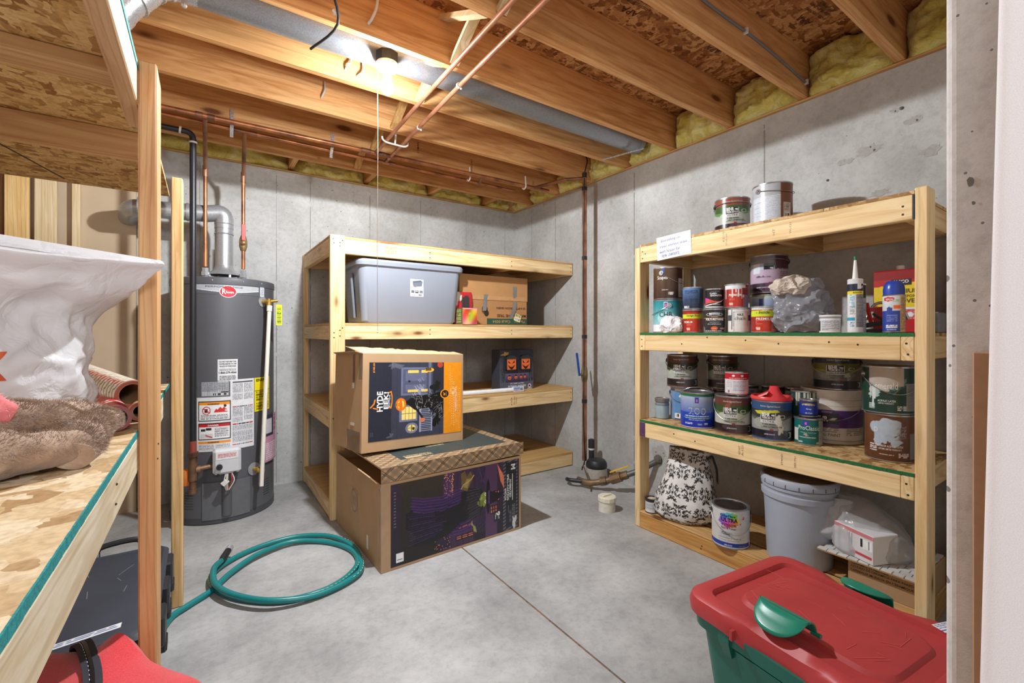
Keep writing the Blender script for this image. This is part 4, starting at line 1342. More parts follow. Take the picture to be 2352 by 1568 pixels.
def fur():
    m, nt, bs = newmat('brown_fur')
    mp = coords(nt, (1, 1, 1))
    n = nd(nt, 'ShaderNodeTexNoise', i_Scale=14.0, i_Detail=6.0, i_Distortion=.8)
    link(nt, mp.outputs[0], n.inputs['Vector'])
    r = ramp(nt, [(.3, (126, 98, 78)), (.55, (168, 140, 118)), (.75, (198, 174, 152))])
    link(nt, n.outputs[0], r.inputs[0])
    link(nt, r.outputs[0], bs.inputs['Base Color'])
    bs.inputs['Roughness'].default_value = 1
    bs.inputs['Specular IOR Level'].default_value = .1
    bs.inputs['Sheen Weight'].default_value = .5
    n2 = nd(nt, 'ShaderNodeTexNoise', i_Scale=160.0, i_Detail=3.0)
    link(nt, mp.outputs[0], n2.inputs['Vector'])
    bump(nt, bs, n2.outputs[0], .6, .004)
    return m
M_FUR = fur()
def fold(root, pts, radii, name, seed, mat, squash=.75):
    """a soft roll of blanket along pts"""
    P = bez(pts, 10)
    n = len(P)
    R = np.interp(np.linspace(0, 1, n), np.linspace(0, 1, len(radii)), radii)
    loops = []
    seg = 28
    for i, p in enumerate(P):
        t = (P[min(i+1, n-1)]-P[max(i-1, 0)]).normalized()
        a = t.cross(Vector((0, 0, 1))).normalized(); b = a.cross(t).normalized()
        ring = []
        for k in range(seg):
            w = 2*math.pi*k/seg
            q = p+(a*math.cos(w)*R[i]+b*math.sin(w)*R[i]*squash)
            d = (q-p).normalized()
            q = q+d*(.012*nz(q.x, q.y, q.z+seed, 14)+.006*nz(q.x, q.y, q.z+seed, 40))
            ring.append((q.x, q.y, max(q.z, .9105)))
        loops.append(ring)
    mb = MB(); mb.loops(loops)
    return mb.build(name, mat, root, smooth=True)
def pile(root, parts, n, length, mat, seed, name='pile'):
    """short hairs on the outside of the folds"""
    r = random.Random(seed)
    mb = MB()
    base = wloc(root)
    for o in parts:
        me = o.data
        polys = list(me.polygons)
        for p in r.choices(polys, weights=[q.area for q in polys], k=n):
            nn = p.normal
            if nn.z < -.3: continue
            a, b = r.random(), r.random()
            vs_ = [me.vertices[i].co for i in p.vertices]
            c = vs_[0]*(1-a)*(1-b)+vs_[1]*a*(1-b)+vs_[2]*a*b+vs_[-1]*(1-a)*b + wloc(o)
            d = (nn+Vector((r.uniform(-.6, .6), r.uniform(-.6, .6), r.uniform(-.5, .2)))).normalized()*length*r.uniform(.5, 1.1)
            s = nn.orthogonal().normalized()*.0006
            mb.add([c-s, c+s, c+d], [(0, 1, 2)])
    return mb.build(name, mat, root, kind='stuff')
def blanket():
    root = thing('fur_blanket', 'brown plush blanket bunched up over the edge of the storage shelf', 'blanket', (-.35, 1.15, .91))
    A = fold(root, [(-.75, 1.02, .965), (-.52, 1.12, .985), (-.33, 1.20, .985), (-.235, 1.29, .972), (-.20, 1.36, .958)], [.07, .075, .07, .06, .045], 'fold', 1, M_FUR, .8)
    B = fold(root, [(-.70, .86, .96), (-.52, .95, .985), (-.38, 1.03, .975), (-.26, 1.12, .955), (-.175, 1.17, .945)], [.07, .08, .075, .055, .03], 'fold', 4, M_FUR, .72)
    D = fold(root, [(-.45, 1.20, .99), (-.33, 1.16, 1.01), (-.24, 1.20, .99), (-.18, 1.26, .955)], [.04, .045, .04, .03], 'fold', 7, M_FUR, .8)
    E_ = fold(root, [(-.195, 1.385, .950), (-.195, 1.32, .965), (-.20, 1.22, .965), (-.19, 1.12, .935)], [.03, .042, .045, .03], 'fold', 9, M_FUR, .8)
    pile(root, [A, B, D, E_], 17000, .0085, M_FUR, 3)
blanket()
def pink_plush():
    root = thing('pink_plush', 'pink and white fluffy cloth lying against the plastic bag', 'cloth', (-.40, 1.07, 1.0))
    P = plain('pink_plush', (232, 128, 130), .95, mottle=.25, scale=40)
    A = fold(root, [(-.59, .985, 1.04), (-.43, 1.065, 1.065), (-.33, 1.115, 1.045), (-.274, 1.14, 1.020)], [.05, .05, .042, .02], 'fold', 21, P, .9)
    pile(root, [A], 5000, .007, plain('pale_plush', (242, 190, 186), .95), 8)
pink_plush()

def wrap_roll(p, q, R, label, outer, inner, seed, hole=.72):
    p, q = Vector(p), Vector(q)
    root = thing('wrapping_paper_roll', label, 'paper roll', p, 'wrapping paper rolls on the storage shelf')
    t = (q-p).normalized(); a = t.cross(Vector((0, 0, 1))).normalized(); b = a.cross(t).normalized()
    w, h = 80, 90
    U, V = np.meshgrid(np.linspace(0, 2*math.pi, w), np.linspace(0, (q-p).length, h))
    A, B, T = np.array(a), np.array(b), np.array(t)
    Pm = np.array(p)+V[..., None]*T+R*(np.cos(U)[..., None]*A+np.sin(U)[..., None]*B)
    printmesh('paper', Pm, outer, printed('gift_wrap', .3), root)
    mb = MB()
    for k, rr in enumerate((R, R*.93, R*.86, R*hole)):
        pass
    n = 40
    rings = []
    for rr, s in ((R, 0), (R*hole, 0), (R*hole, .25)):
        rings.append([tuple(p+t*s+(a*math.cos(2*math.pi*i/n)+b*math.sin(2*math.pi*i/n))*rr) for i in range(n)])
    mb.loops(rings, False, True)
    mb.build('roll_inside', inner, root, smooth=True)
    mb = MB()
    for rr in (R*.95, R*.87, R*.80):
        mb.tube([p-t*.0008+(a*math.cos(2*math.pi*i/n)+b*math.sin(2*math.pi*i/n))*rr for i in range(n+1)], .0007, 5, False)
    mb.build('layer_edge', plain('layer_edge', (196, 90, 96), .6), root)
A = Art(80, 90, (238, 226, 208))
for k in range(26):
    v = k/25
    A.stroke([(0, v-.05), (1, v+.05)], .012, (70, 62, 58), 1, .8)
    for u in (.1, .35, .6, .85): A.ell(u, v+.014+(u-.5)*.1, .035, .010, (204, 60, 54))
wrap_roll((-.168, 1.67, .985), (-.37, 2.14, 1.025), .040, 'thick cream gift wrap roll with red and black pattern lying on the others', A, plain('kraft_core', (168, 132, 92), .8), 1)
A = Art(80, 90, (206, 30, 44))
for k in range(60): A.blob(A.r.rand(), A.r.rand(), .05, .02, (232, 226, 230), k, .3); 
for k in range(30): A.blob(A.r.rand(), A.r.rand(), .03, .012, (70, 90, 130), k+70, .3)
wrap_roll((-.183, 1.50, .944), (-.30, 2.15, .944), .033, 'red gift wrap roll with open hollow end, closer to the plastic bag', A, plain('roll_grey', (120, 104, 98), .8), 2)
A = Art(80, 90, (196, 170, 128)); 
for k in range(40): A.blob(A.r.rand(), A.r.rand(), .05, .015, (180, 40, 44), k, .3)
wrap_roll((-.146, 1.64, .938), (-.22, 2.2, .938), .027, 'crushed tan gift wrap roll with open end right behind the amber post', A, plain('roll_tan', (150, 128, 96), .8), 3, .6)
o = MB().cbox(-.60, -.16, 1.90, 2.33, .9105, .918).build('folded_paper', plain('folded_paper', (214, 206, 206), .6, mottle=.2, scale=10))
tag(o, 'flat folded printed paper at the far end of the storage shelf', 'paper')

# ------------------------------------------------------------------ below the storage shelf: storage box and red bag
def rr_loop(hx, hy, r, z, n=6, cx=0, cy=0):
    out = []
    for (sx, sy, a0) in ((1, 1, 0), (-1, 1, 90), (-1, -1, 180), (1, -1, 270)):
        for k in range(n+1):
            a = math.radians(a0+90*k/n)
            out.append((cx+sx*(hx-r)+r*math.cos(a), cy+sy*(hy-r)+r*math.sin(a), z))
    return out
def dark_tote():
    root = thing('storage_box', 'charcoal plastic storage box with latched lid on the floor under the shelf', 'storage box', (-.40, 2.0, 0))
    DK = plain('charcoal_plastic', (52, 55, 66), .55, mottle=.12, scale=9, bumpy=.05)
    BK = plain('black_plastic', (40, 41, 44), .45)
    cx, cy = -.40, 2.0
    m = MB(); m.loops([rr_loop(.25, .30, .04, 0, 6, cx, cy), rr_loop(.272, .325, .045, .255, 6, cx, cy)]); m.build('body', BK, root, smooth=True)
    m = MB(); m.loops([rr_loop(.283, .338, .05, .245, 6, cx, cy), rr_loop(.285, .34, .05, .285, 6, cx, cy), rr_loop(.270, .325, .045, .297, 6, cx, cy), rr_loop(.262, .317, .04, .293, 6, cx, cy), rr_loop(.25, .305, .04, .298, 6, cx, cy)])
    m.build('lid', DK, root, smooth=True)
    for y in (1.80, 2.0, 2.20):
        m = MB(); m.cbox(-.122, -.098, y-.05, y+.05, .19, .285, .006); m.cbox(-.118, -.094, y-.03, y+.03, .16, .20, .006)
        m.build('latch', BK, root)
    m = MB(); m.tube(bez([(-.34, 2.335, .29), (-.33, 2.36, .32), (-.22, 2.36, .325), (-.2, 2.335, .29)], 6), .011, 8); m.build('handle', BK, root, smooth=True)
    m = MB(); m.cbox(-.53, -.44, 2.325, 2.35, .285, .305, .004); m.build('hinge', BK, root)
    A = Art(40, 10, (226, 228, 232)); A.lines(.05, .95, .2, .8, 2, (120, 130, 160))
    flat('care_sticker', (-.40, 1.705, .2985), (.20, .03, 0), (0, .028, 0), A, printed('paper_print'), root)
    m = MB(); r = random.Random(2)
    for k in range(9):
        x, y = r.uniform(-.5, -.2), r.uniform(1.78, 2.2)
        m.bar((x, y, .2987), (x+r.uniform(-.04, .04), y+r.uniform(-.08, .08), .2987), .0016, .0004)
    m.build('scratch', plain('scratch_grey', (124, 128, 138), .7), root, kind='stuff')
dark_tote()
def red_bag():
    root = thing('red_bag', 'red canvas storage bag with black zipper on the floor by the doorway', 'bag', (-.25, 1.05, 0))
    # closed outline of the bag's top, draped
    nU, nV = 60, 40
    out = [(-.62, 1.70), (-.31, 1.575), (-.20, 1.52), (-.165, 1.49), (-.085, 1.385), (-.045, 1.33), (.005, 1.25), (.035, 1.10), (.05, .85), (.03, .45), (-.62, .40)]
    O = [Vector((x, y)) for x, y in out]
    # resample outline
    pts = []
    for i in range(len(O)):
        a, b = O[i], O[(i+1) % len(O)]
        for k in range(10): pts.append(a.lerp(b, k/10))
    for _ in range(6): pts = [(pts[i-1]+pts[i]*2+pts[(i+1) % len(pts)])/4 for i in range(len(pts))]
    c = Vector((-.30, 1.02))
    loops = []
    for s, z in ((.96, 0), (1.0, .03), (1.02, .15), (1.02, .26), (1.0, .335), (.985, .362), (.95, .378), (.85, .388), (.6, .395), (.3, .40), (.02, .40)):
        ring = []
        for p in pts:
            q = c+(p-c)*s
            d = .012*nz(q.x, q.y, z, 6)+.006*nz(q.x, q.y, z, 15)
            zz = z+(d if z > .3 else 0)
            if z > .3:
                pk = math.exp(-((q.x+.165)/.05)**2-((q.y-1.46)/.06)**2)
                zz += .045*pk
            n = (p-c).normalized()
            ring.append((q.x+n.x*d*(z < .33)*(z > 0), q.y+n.y*d*(z < .33)*(z > 0), zz))
        loops.append(ring)
    m, nt, bs = newmat('red_canvas')
    mp = coords(nt, (420, 420, 420), False)
    n = nd(nt, 'ShaderNodeTexNoise', i_Scale=1.0, i_Detail=2.0)
    link(nt, mp.outputs[0], n.inputs['Vector'])
    r = ramp(nt, [(.3, (196, 40, 48)), (.7, (224, 66, 72))])
    link(nt, n.outputs[0], r.inputs[0]); link(nt, r.outputs[0], bs.inputs['Base Color'])
    bs.inputs['Roughness'].default_value = .85
    bs.inputs['Sheen Weight'].default_value = .3
    bump(nt, bs, n.outputs[0], .3, .002)
    mb = MB(); mb.loops(loops); body = mb.build('body', m, root, smooth=True)
    # zipper tape over the top
    zp = bez([(-.262, 1.56, .30), (-.258, 1.545, .375), (-.235, 1.48, .398), (-.195, 1.30, .408), (-.185, 1.1, .412), (-.18, .8, .412), (-.18, .5, .41)], 10)
    def strip(w, dz, name, mat):
        mb = MB(); V = []; 
        for i, p in enumerate(zp):
            t = (zp[min(i+1, len(zp)-1)]-zp[max(i-1, 0)]).normalized()
            s = t.cross(Vector((0, 0, 1))).normalized()*w
            up = s.cross(t).normalized()*dz
            V += [p-s+up, p+s+up, p+s*.95-up*.5, p-s*.95-up*.5]
        k = len(zp)
        F = []
        for i in range(k-1):
            for e in range(4): F.append((4*i+e, 4*i+(e+1) % 4, 4*i+4+(e+1) % 4, 4*i+4+e))
        mb.add(V, F)
        return mb.build(name, mat, root, smooth=True)
    strip(.016, .004, 'zipper_tape', plain('zip_tape', (44, 46, 56), .7))
    strip(.0035, .0065, 'zipper_coil', plain('zip_coil', (16, 16, 20), .35))
    mb = MB()
    for i, p in enumerate(zp):
        if i % 1 == 0:
            t = (zp[min(i+1, len(zp)-1)]-zp[max(i-1, 0)]).normalized(); s = t.cross(Vector((0, 0, 1))).normalized()
            mb.bar(p+s*.0052+Vector((0, 0, .005)), p+s*.0052+Vector((0, 0, .005))+t*.006, .0012, .001)
    mb.build('stitching', plain('stitch', (200, 200, 206), .7), root, kind='stuff')
red_bag()

# ================================================================== SHELF AT THE BACK WALL
def nails(root, pts, axis, mat=None):
    """dark nail heads; axis 'y' or 'x' is the way they face"""
    m = MB()
    for x, y, z in pts:
        r = .0042
        n = 8
        m.add([((x+r*math.cos(2*math.pi*i/n), y, z+r*math.sin(2*math.pi*i/n)) if axis == 'y' else (x, y+r*math.cos(2*math.pi*i/n), z+r*math.sin(2*math.pi*i/n))) for i in range(n)], [tuple(range(n))])
    return m.build('nail_head', plain('nail', (58, 46, 36), .6, .3), root, kind='stuff')

def back_shelf():
    root = thing('timber_shelf', 'four-tier pine shelf built into the corner at the back concrete wall', 'shelf', (1.64, 3.35, 0))
    ply = wood('X', (226, 186, 126), (204, 160, 100), (150, 104, 58), 'plywood', .62, .5)
    Y0, Y1, X0, X1 = 2.951, 3.80, .647, 2.664
    PX, PY, PZ = wood('X'), wood('Y'), wood('Z')
    MB().cbox(.643, .732, 2.913, 2.9505, 0, 1.768, .004).build('post', PZ, root)
    MB().cbox(.643, .681, 3.802, 3.846, 0, 1.768, .004).build('post', PZ, root)
    for top, rail_h, board in ((1.768, .095, .012), (1.222, .092, .014), (.684, .106, .014), (.120, .100, .014)):
        zt = top-board
        z0 = max(zt-rail_h, .001)
        MB().cbox(X0, X1, Y0, Y0+.038, z0, zt-.0005).build('rail', PX, root)
        MB().cbox(X0+.04, X1, Y1-.038, Y1, z0, zt-.0005).build('rail', PX, root)
        MB().cbox(X0, X0+.038, Y0+.0385, Y1, z0, zt-.0005).build('side_rail', PY, root)
        MB().cbox(X1-.038, X1, Y0+.0385, Y1-.0385, z0, zt-.0005).build('side_rail', PY, root)
        for x in (1.30, 2.0): MB().cbox(x, x+.038, Y0+.0385, Y1-.0385, z0, zt-.0005).build('cross_piece', oldwood('Y'), root)
        MB().box(X0, X1, Y0-.001, Y1, zt, top).build('shelf_board', ply, root)
    nails(root, [(.66, 2.9125, 1.74), (.665, 2.9125, 1.715), (.70, 2.9125, 1.72), (.715, 2.9125, 1.735), (.70, 2.9125, 1.70), (.70, 2.9125, 1.175), (.665, 2.9125, 1.16), (.715, 2.9125, 1.19), (.665, 2.9125, 1.13), (.70, 2.9125, 1.14), (.66, 2.9125, .63), (.71, 2.9125, .60)]
          + [(x, 2.9505, z) for x in (1.32, 2.02, 2.645) for z in (1.725, 1.69, 1.18, 1.15, .64, .59)], 'y')
    letters('lumber_stamp', [('SELECT', 1.04, 1.727, .078, .021), ('SELECT', 1.04, 1.699, .078, .021)], lambda u, v: (u, 2.9502, v), ink((176, 128, 82)), root)
    letters('lumber_stamp', [('KD-HT', .905, 1.712, .05, .012, 90), ('DOUG FIR', .922, 1.712, .06, .010, 90), ('STAND', .938, 1.712, .05, .010, 90)], lambda u, v: (u, 2.9502, v), ink((190, 142, 92)), root)
    letters('lumber_stamp', [('HT', 2.02, .62, .03, .016, 90), ('KD 206', 2.045, .62, .06, .012, 90), ('STUD', 2.065, .62, .05, .012, 90)], lambda u, v: (u, 2.9502, v), ink((150, 106, 66)), root)
back_shelf()
PAPER = printed('paper_print', .5)
SATIN = printed('satin_print', .32)
o = MB().cbox(.70, .765, 3.20, 3.23, .685, .72, .004).build('hose_nozzle', plain('dull_blue', (92, 112, 140), .5))
tag(o, 'small bluish tool half hidden behind the pine post of the corner shelf', 'tool')

def grey_tote():
    root = thing('storage_tote', 'large grey plastic storage tote with lid on the corner shelf', 'storage tote', (1.215, 3.22, 1.222))
    G = plain('tote_grey', (146, 152, 164), .42, mottle=.03, scale=4)
    cx, cy = 1.215, 3.215
    m = MB(); m.loops([rr_loop(.330, .20, .05, 1.2235, 8, cx, cy), rr_loop(.345, .212, .055, 1.24, 8, cx, cy), rr_loop(.374, .236, .055, 1.60, 8, cx, cy), rr_loop(.385, .245, .055, 1.605, 8, cx, cy), rr_loop(.385, .245, .055, 1.615, 8, cx, cy)])
    m.build('body', G, root, smooth=True)
    m = MB(); m.loops([rr_loop(.392, .252, .055, 1.608, 8, cx, cy), rr_loop(.395, .255, .055, 1.632, 8, cx, cy), rr_loop(.385, .245, .05, 1.648, 8, cx, cy), rr_loop(.36, .22, .05, 1.650, 8, cx, cy), rr_loop(.35, .21, .05, 1.643, 8, cx, cy)])
    m.build('lid', G, root, smooth=True)
    # recessed grip channel on the short side
    m = MB(); m.loops([[(x, y, z) for x, y, z in ((cx-.378, cy-.07, 1.57), (cx-.378, cy+.07, 1.57), (cx-.352, cy+.06, 1.26), (cx-.352, cy-.06, 1.26))], [(x-.012, y, z) for x, y, z in ((cx-.378, cy-.06, 1.565), (cx-.378, cy+.06, 1.565), (cx-.352, cy+.05, 1.265), (cx-.352, cy-.05, 1.265))]])
    m.build('side_panel', plain('tote_grey_dark', (126, 132, 144), .45), root)
    A = Art(70, 90, (226, 234, 238))
    A.rect(0, 1, .55, 1, (206, 222, 232)); A.poly([(.18, .85), (.78, .92), (.92, .84), (.86, .60), (.32, .55), (.22, .62)], (120, 128, 142)); A.poly([(.14, .86), (.78, .94), (.95, .86), (.30, .80)], (92, 98, 112))
    A.ell(.25, .52, .22, .045, (206, 60, 56)); A.ell(.25, .52, .18, .03, (240, 230, 230)); A.lines(.55, .95, .44, .52, 2, (150, 160, 170))
    for u, c in ((.08, (110, 116, 128)), (.38, (24, 24, 28)), (.70, (120, 130, 150))): A.rect(u, u+.24, .20, .36, c)
    A.lines(.42, .58, .25, .33, 2, (240, 240, 240)); A.lines(.05, .4, .06, .1, 1, (60, 60, 60)); A.bars(.6, .95, .05, .14)
    sl = (.236-.212)/(1.60-1.24)
    y = lambda z: cy-.212-(z-1.24)*sl-.0012
    flat('product_label', (1.190, y(1.415), 1.415), (.098, 0, 0), (-.004, y(1.535)-y(1.415), .120), A, SATIN, root)
grey_tote()

def tree_box():
    root = thing('cardboard_box', 'worn cardboard box with grey tape strips beside grey tote', 'box', (1.95, 3.35, 1.222))
    CB = plain('cardboard_dark', (176, 128, 80), .85, mottle=.08, scale=8)
    X0, X1, Y0, Y1, Z0, Z1 = 1.63, 2.282, 3.10, 3.62, 1.2225, 1.622
    MB().cbox(X0, X1, Y0, Y1, Z0, Z1, .006).build('body', CB, root)
    m = MB(); m.cbox(X0, X1, Y0-.004, Y0-.0005, Z0+.20, Z1-.002, .001); m.build('side_flap', plain('cardboard_flap', (184, 136, 86), .85, mottle=.07, scale=8), root)
    A = Art(80, 12, (44, 84, 66))
    flat('green_band', (1.88, Y0-.0012, 1.228), (.40, 0, 0), (0, 0, .048), A, PAPER, root)
    letters('box_lettering', [('Cat.# 0054', 2.02, 1.252, .17, .026, 180), ('Modular', 2.20, 1.252, .11, .024, 180)], lambda u, v: (u, Y0-.0022, v), ink((176, 150, 96)), root)
    letters('box_lettering', [('(2) 6.5FT JACKSON GREEN', 2.115, 1.365, .29, .022, 180), ('MASTER PINE TREE', 2.12, 1.30, .29, .024, 180)], lambda u, v: (u, Y0-.0022, v), ink((56, 40, 26)), root)
    m = MB(); n = 20; m.add([(1.875+.022*math.cos(2*math.pi*i/n), Y0-.0022, 1.318+.026*math.sin(2*math.pi*i/n)) for i in range(n)], [tuple(range(n))]); m.build('printed_disc', ink((50, 38, 26)), root)
    m = MB(); n = 16; m.add([(1.86+.03*math.cos(2*math.pi*i/n), Y0-.0016, 1.345+.035*math.sin(2*math.pi*i/n)) for i in range(n)], [tuple(range(n))]); m.build('hand_hole', plain('hole_brown', (112, 74, 42), .9), root)
    TP = galv('duct_tape', (150, 152, 154), .5)
    def tape(P, w, name='duct_tape'):
        m = MB(); V = []
        for i, (x, z) in enumerate(P): V += [(x-w/2, Y0-.006-.003*math.sin(i*2.1), z), (x+w/2, Y0-.006-.003*math.cos(i*1.7), z)]
        m.add(V, [(2*i, 2*i+1, 2*i+3, 2*i+2) for i in range(len(P)-1)]); return m.build(name, TP, root)
    tape([(1.868, 1.468), (1.864, 1.44), (1.862, 1.40), (1.858, 1.365), (1.85, 1.335)], .034)
    tape([(2.148, 1.545), (2.150, 1.49), (2.153, 1.43), (2.150, 1.385), (2.138, 1.34), (2.12, 1.30), (2.10, 1.275)], .036)
    A = Art(20, 20, (232, 226, 150)); A.bars(.1, .9, .1, .5, bg=(240, 240, 236)).lines(.1, .9, .6, .9, 2, (90, 80, 40))
    flat('price_sticker', (2.135, Y0-.009, 1.265), (.062, 0, -.02), (.02, 0, .058), A, PAPER, root)
    flat('clear_tape', (1.64, Y0-.0048, 1.425), (.63, 0, .004), (0, 0, .03), Art(4, 4, (196, 150, 100)), printed('shiny_tape', .15), root)
tree_box()
def holo():
    root = thing('gift_box', 'small orange holographic gift box at the front rim of corner shelf', 'box', (1.638, 3.0, 1.222))
    A = Art(50, 50, (230, 130, 90))
    A.a = np.stack([np.clip(225+30*np.sin(5*A.U+3*A.V), 0, 255), np.clip(130+60*np.sin(6*A.U-4*A.V), 0, 255), np.clip(90+50*np.sin(4*A.V+2*A.U+1), 0, 255)], -1)
    A.rect(.42, .56, .18, .72, (196, 190, 60)).lines(.44, .54, .2, .7, 8, (70, 190, 70), .5)
    A.rect(0, 1, .93, 1, (236, 150, 170))
    H = printed('holo_print', .2, .8)
    x0, x1, y0, z0, z1 = 1.578, 1.700, 2.945, 1.2225, 1.345
    MB().cbox(x0, x1, y0, y0+.12, z0, z1, .002).build('body', plain('holo_side', (150, 120, 84), .3, mottle=.3, scale=14), root)
    flat('holographic_front', (x0+.001, y0-.001, z0+.001), (x1-x0-.002, 0, 0), (0, 0, z1-z0-.002), A, H, root)
    A2 = Art(20, 30, (110, 104, 72)); A2.lines(.2, .8, .1, .9, 7, (170, 190, 90)); A2.rect(0, .2, 0, 1, (196, 60, 110))
    flat('printed_side', (x0-.001, y0+.119, z0), (0, -.118, 0), (0, 0, z1-z0), A2, H, root)
holo()
def pouch():
    root = thing('red_pouch', 'red and white sachet leaning behind the holographic gift box', 'packet', (1.66, 3.08, 1.222))
    L = loft(resample([(1.655, 3.083, 1.223, 1, 0, .075, .012), (1.655, 3.082, 1.33, 1, 0, .078, .014), (1.655, 3.08, 1.44, 1, 0, .076, .010), (1.655, 3.078, 1.475, 1, 0, .07, .004)], 20), 40, .008, 4, 12)
    A = Art(40, 20, (196, 36, 50)); A.blob(.62, .8, .12, .35, (226, 214, 196), 3).rect(.5, .58, .1, .6, (240, 220, 220)).blob(.8, .5, .08, .3, (60, 54, 54), 5)
    printmesh('pouch', L, A, printed('glossy_print', .25), root, wrap=True)
pouch()

def lantern_box():
    root = thing('lantern_box', 'dark display box of pumpkin-face lantern markers on the corner shelf', 'box', (2.16, 3.15, .684))
    x0, x1, y0, z0, z1 = 1.995, 2.335, 3.085, .685, 1.018
    BODY = plain('box_charcoal', (62, 64, 74), .4, mottle=.05)
    MB().cbox(x0, x1, y0, y0+.13, z0, z1, .003).build('body', BODY, root)
    A = Art(120, 120, (70, 72, 84))
    A.grad(0, 1, 0, 1, (96, 98, 110), (40, 42, 54))
    A.rect(0, 1, .93, 1, (44, 46, 58)); A.poly([(.1, .95), (.9, .95), (.9, .42), (.1, .42)], (44, 46, 56))
    for k in range(9):  # bare branches
        u = .02+.12*A.r.rand() if k % 2 else .98-.12*A.r.rand()
        A.stroke([(u, .2), (u+.03*A.r.randn(), .5), (u+.08*A.r.randn(), .8)], .012, (34, 36, 44))
    A.rect(.16, .84, .19, .42, (72, 58, 92)).grad(.17, .83, .2, .41, (52, 44, 70), (104, 88, 120))
    for u, s in ((.28, 1), (.47, .8), (.62, .72), (.74, .66)):
        A.ell(u, .31, .055*s, .05*s, (226, 110, 50)); A.poly([(u-.05*s, .345), (u+.05*s, .345), (u, .385)], (28, 26, 30)); A.poly([(u-.03*s, .30), (u+.03*s, .30), (u, .28)], (40, 22, 16))
    A.blob(.16, .90, .12, .05, (190, 150, 60), 4, .5)
    A.ell(.88, .075, .05, .05, (220, 220, 226)); A.ell(.88, .075, .03, .03, (60, 60, 70)); A.rect(.82, .95, .0, .02, (230, 230, 230))
    flat('front_print', (x0, y0-.001, z0+.002), (x1-x0, 0, 0), (0, 0, z1-z0-.004), A, printed('glossy_print', .25), root)
    letters('lettering', [('4 PC. CREEPY LANTERN', 2.165, .738, .14, .010, 0, .015), ('PATHWAY MARKERS', 2.165, .716, .18, .016, 0, .02)], lambda u, v: (u, y0-.0018, v), ink((226, 226, 232)), root)
    for k, cx in enumerate((2.100, 2.245)):
        m = MB(); m.box(cx-.046, cx+.046, y0-.014, y0-.001, .855, .945); m.build('lantern_panel', plain('lantern_orange', (232, 112, 54), .4, mottle=.1), root)
        BK = plain('black_plastic', (40, 41, 44), .45)
        m = MB()
        for a in (-.05, .046): m.box(cx+a, cx+a+.005, y0-.017, y0-.001, .850, .95)
        m.box(cx-.05, cx+.05, y0-.017, y0-.001, .848, .856)
        m.loops([[(cx-.058, y0-.02, .945), (cx+.058, y0-.02, .945), (cx+.058, y0, .945), (cx-.058, y0, .945)], [(cx-.03, y0-.016, .972), (cx+.03, y0-.016, .972), (cx+.03, y0, .972), (cx-.03, y0, .972)]])
        m.build('lantern_frame', BK, root)
        m = MB(); d = y0-.0148
        for s in (-1, 1): m.add([(cx+s*.006, d, .905), (cx+s*.032, d, .932), (cx+s*.030, d, .912)], [(0, 1, 2)])
        n = 12
        top = [(cx-.034+.068*i/n, d, .893-.018*math.sin(math.pi*i/n)+(.005 if i % 2 else 0)) for i in range(n+1)]
        bot = [(cx-.034+.068*i/n, d, .893-.034*math.sin(math.pi*i/n)-(.004 if i % 2 else 0)) for i in range(n+1)]
        for i in range(n): m.add([top[i], top[i+1], bot[i+1], bot[i]], [(0, 1, 2, 3)])
        m.build('lantern_face', ink((40, 14, 10)), root)
lantern_box()
def tube_lamp():
    root = thing('foam_tube', 'long white tube with small paper sleeve on the third tier of the corner shelf', 'tube', (1.7, 3.0, .684))
    m = MB(); m.tube([(1.28, 3.02, .702), (2.05, 2.985, .702)], .0175, 16); m.build('tube', plain('white_foam', (232, 232, 234), .5), root, smooth=True)
    A = Art(40, 20, (206, 214, 226)); A.bars(.62, .95, .2, .85); A.rect(0, .6, .5, .9, (126, 150, 200)).lines(.05, .55, .1, .4, 2, (200, 80, 80))
    MB().cbox(2.05, 2.15, 2.965, 2.995, .685, .725, .002).build('sleeve', plain('sleeve_blue', (190, 202, 220), .5), root)
    flat('sleeve_print', (2.05, 2.9645, .686), (.10, -.0, 0), (0, 0, .038), A, PAPER, root)
tube_lamp()
o = skin(loft(resample([(1.43, 2.93, .30, 1, 0, .02, .004), (1.40, 2.92, .42, 1, 0, .05, .006), (1.33, 2.915, .55, 1, 0, .04, .006), (1.29, 2.935, .64, 1, 0, .015, .004)], 26), 30, .012, 3, 14), 'plastic_strip', film('clear_film', (206, 202, 196), .35, .2), None)
tag(o, 'crinkled clear plastic strip hanging from the third tier of the corner shelf', 'plastic')

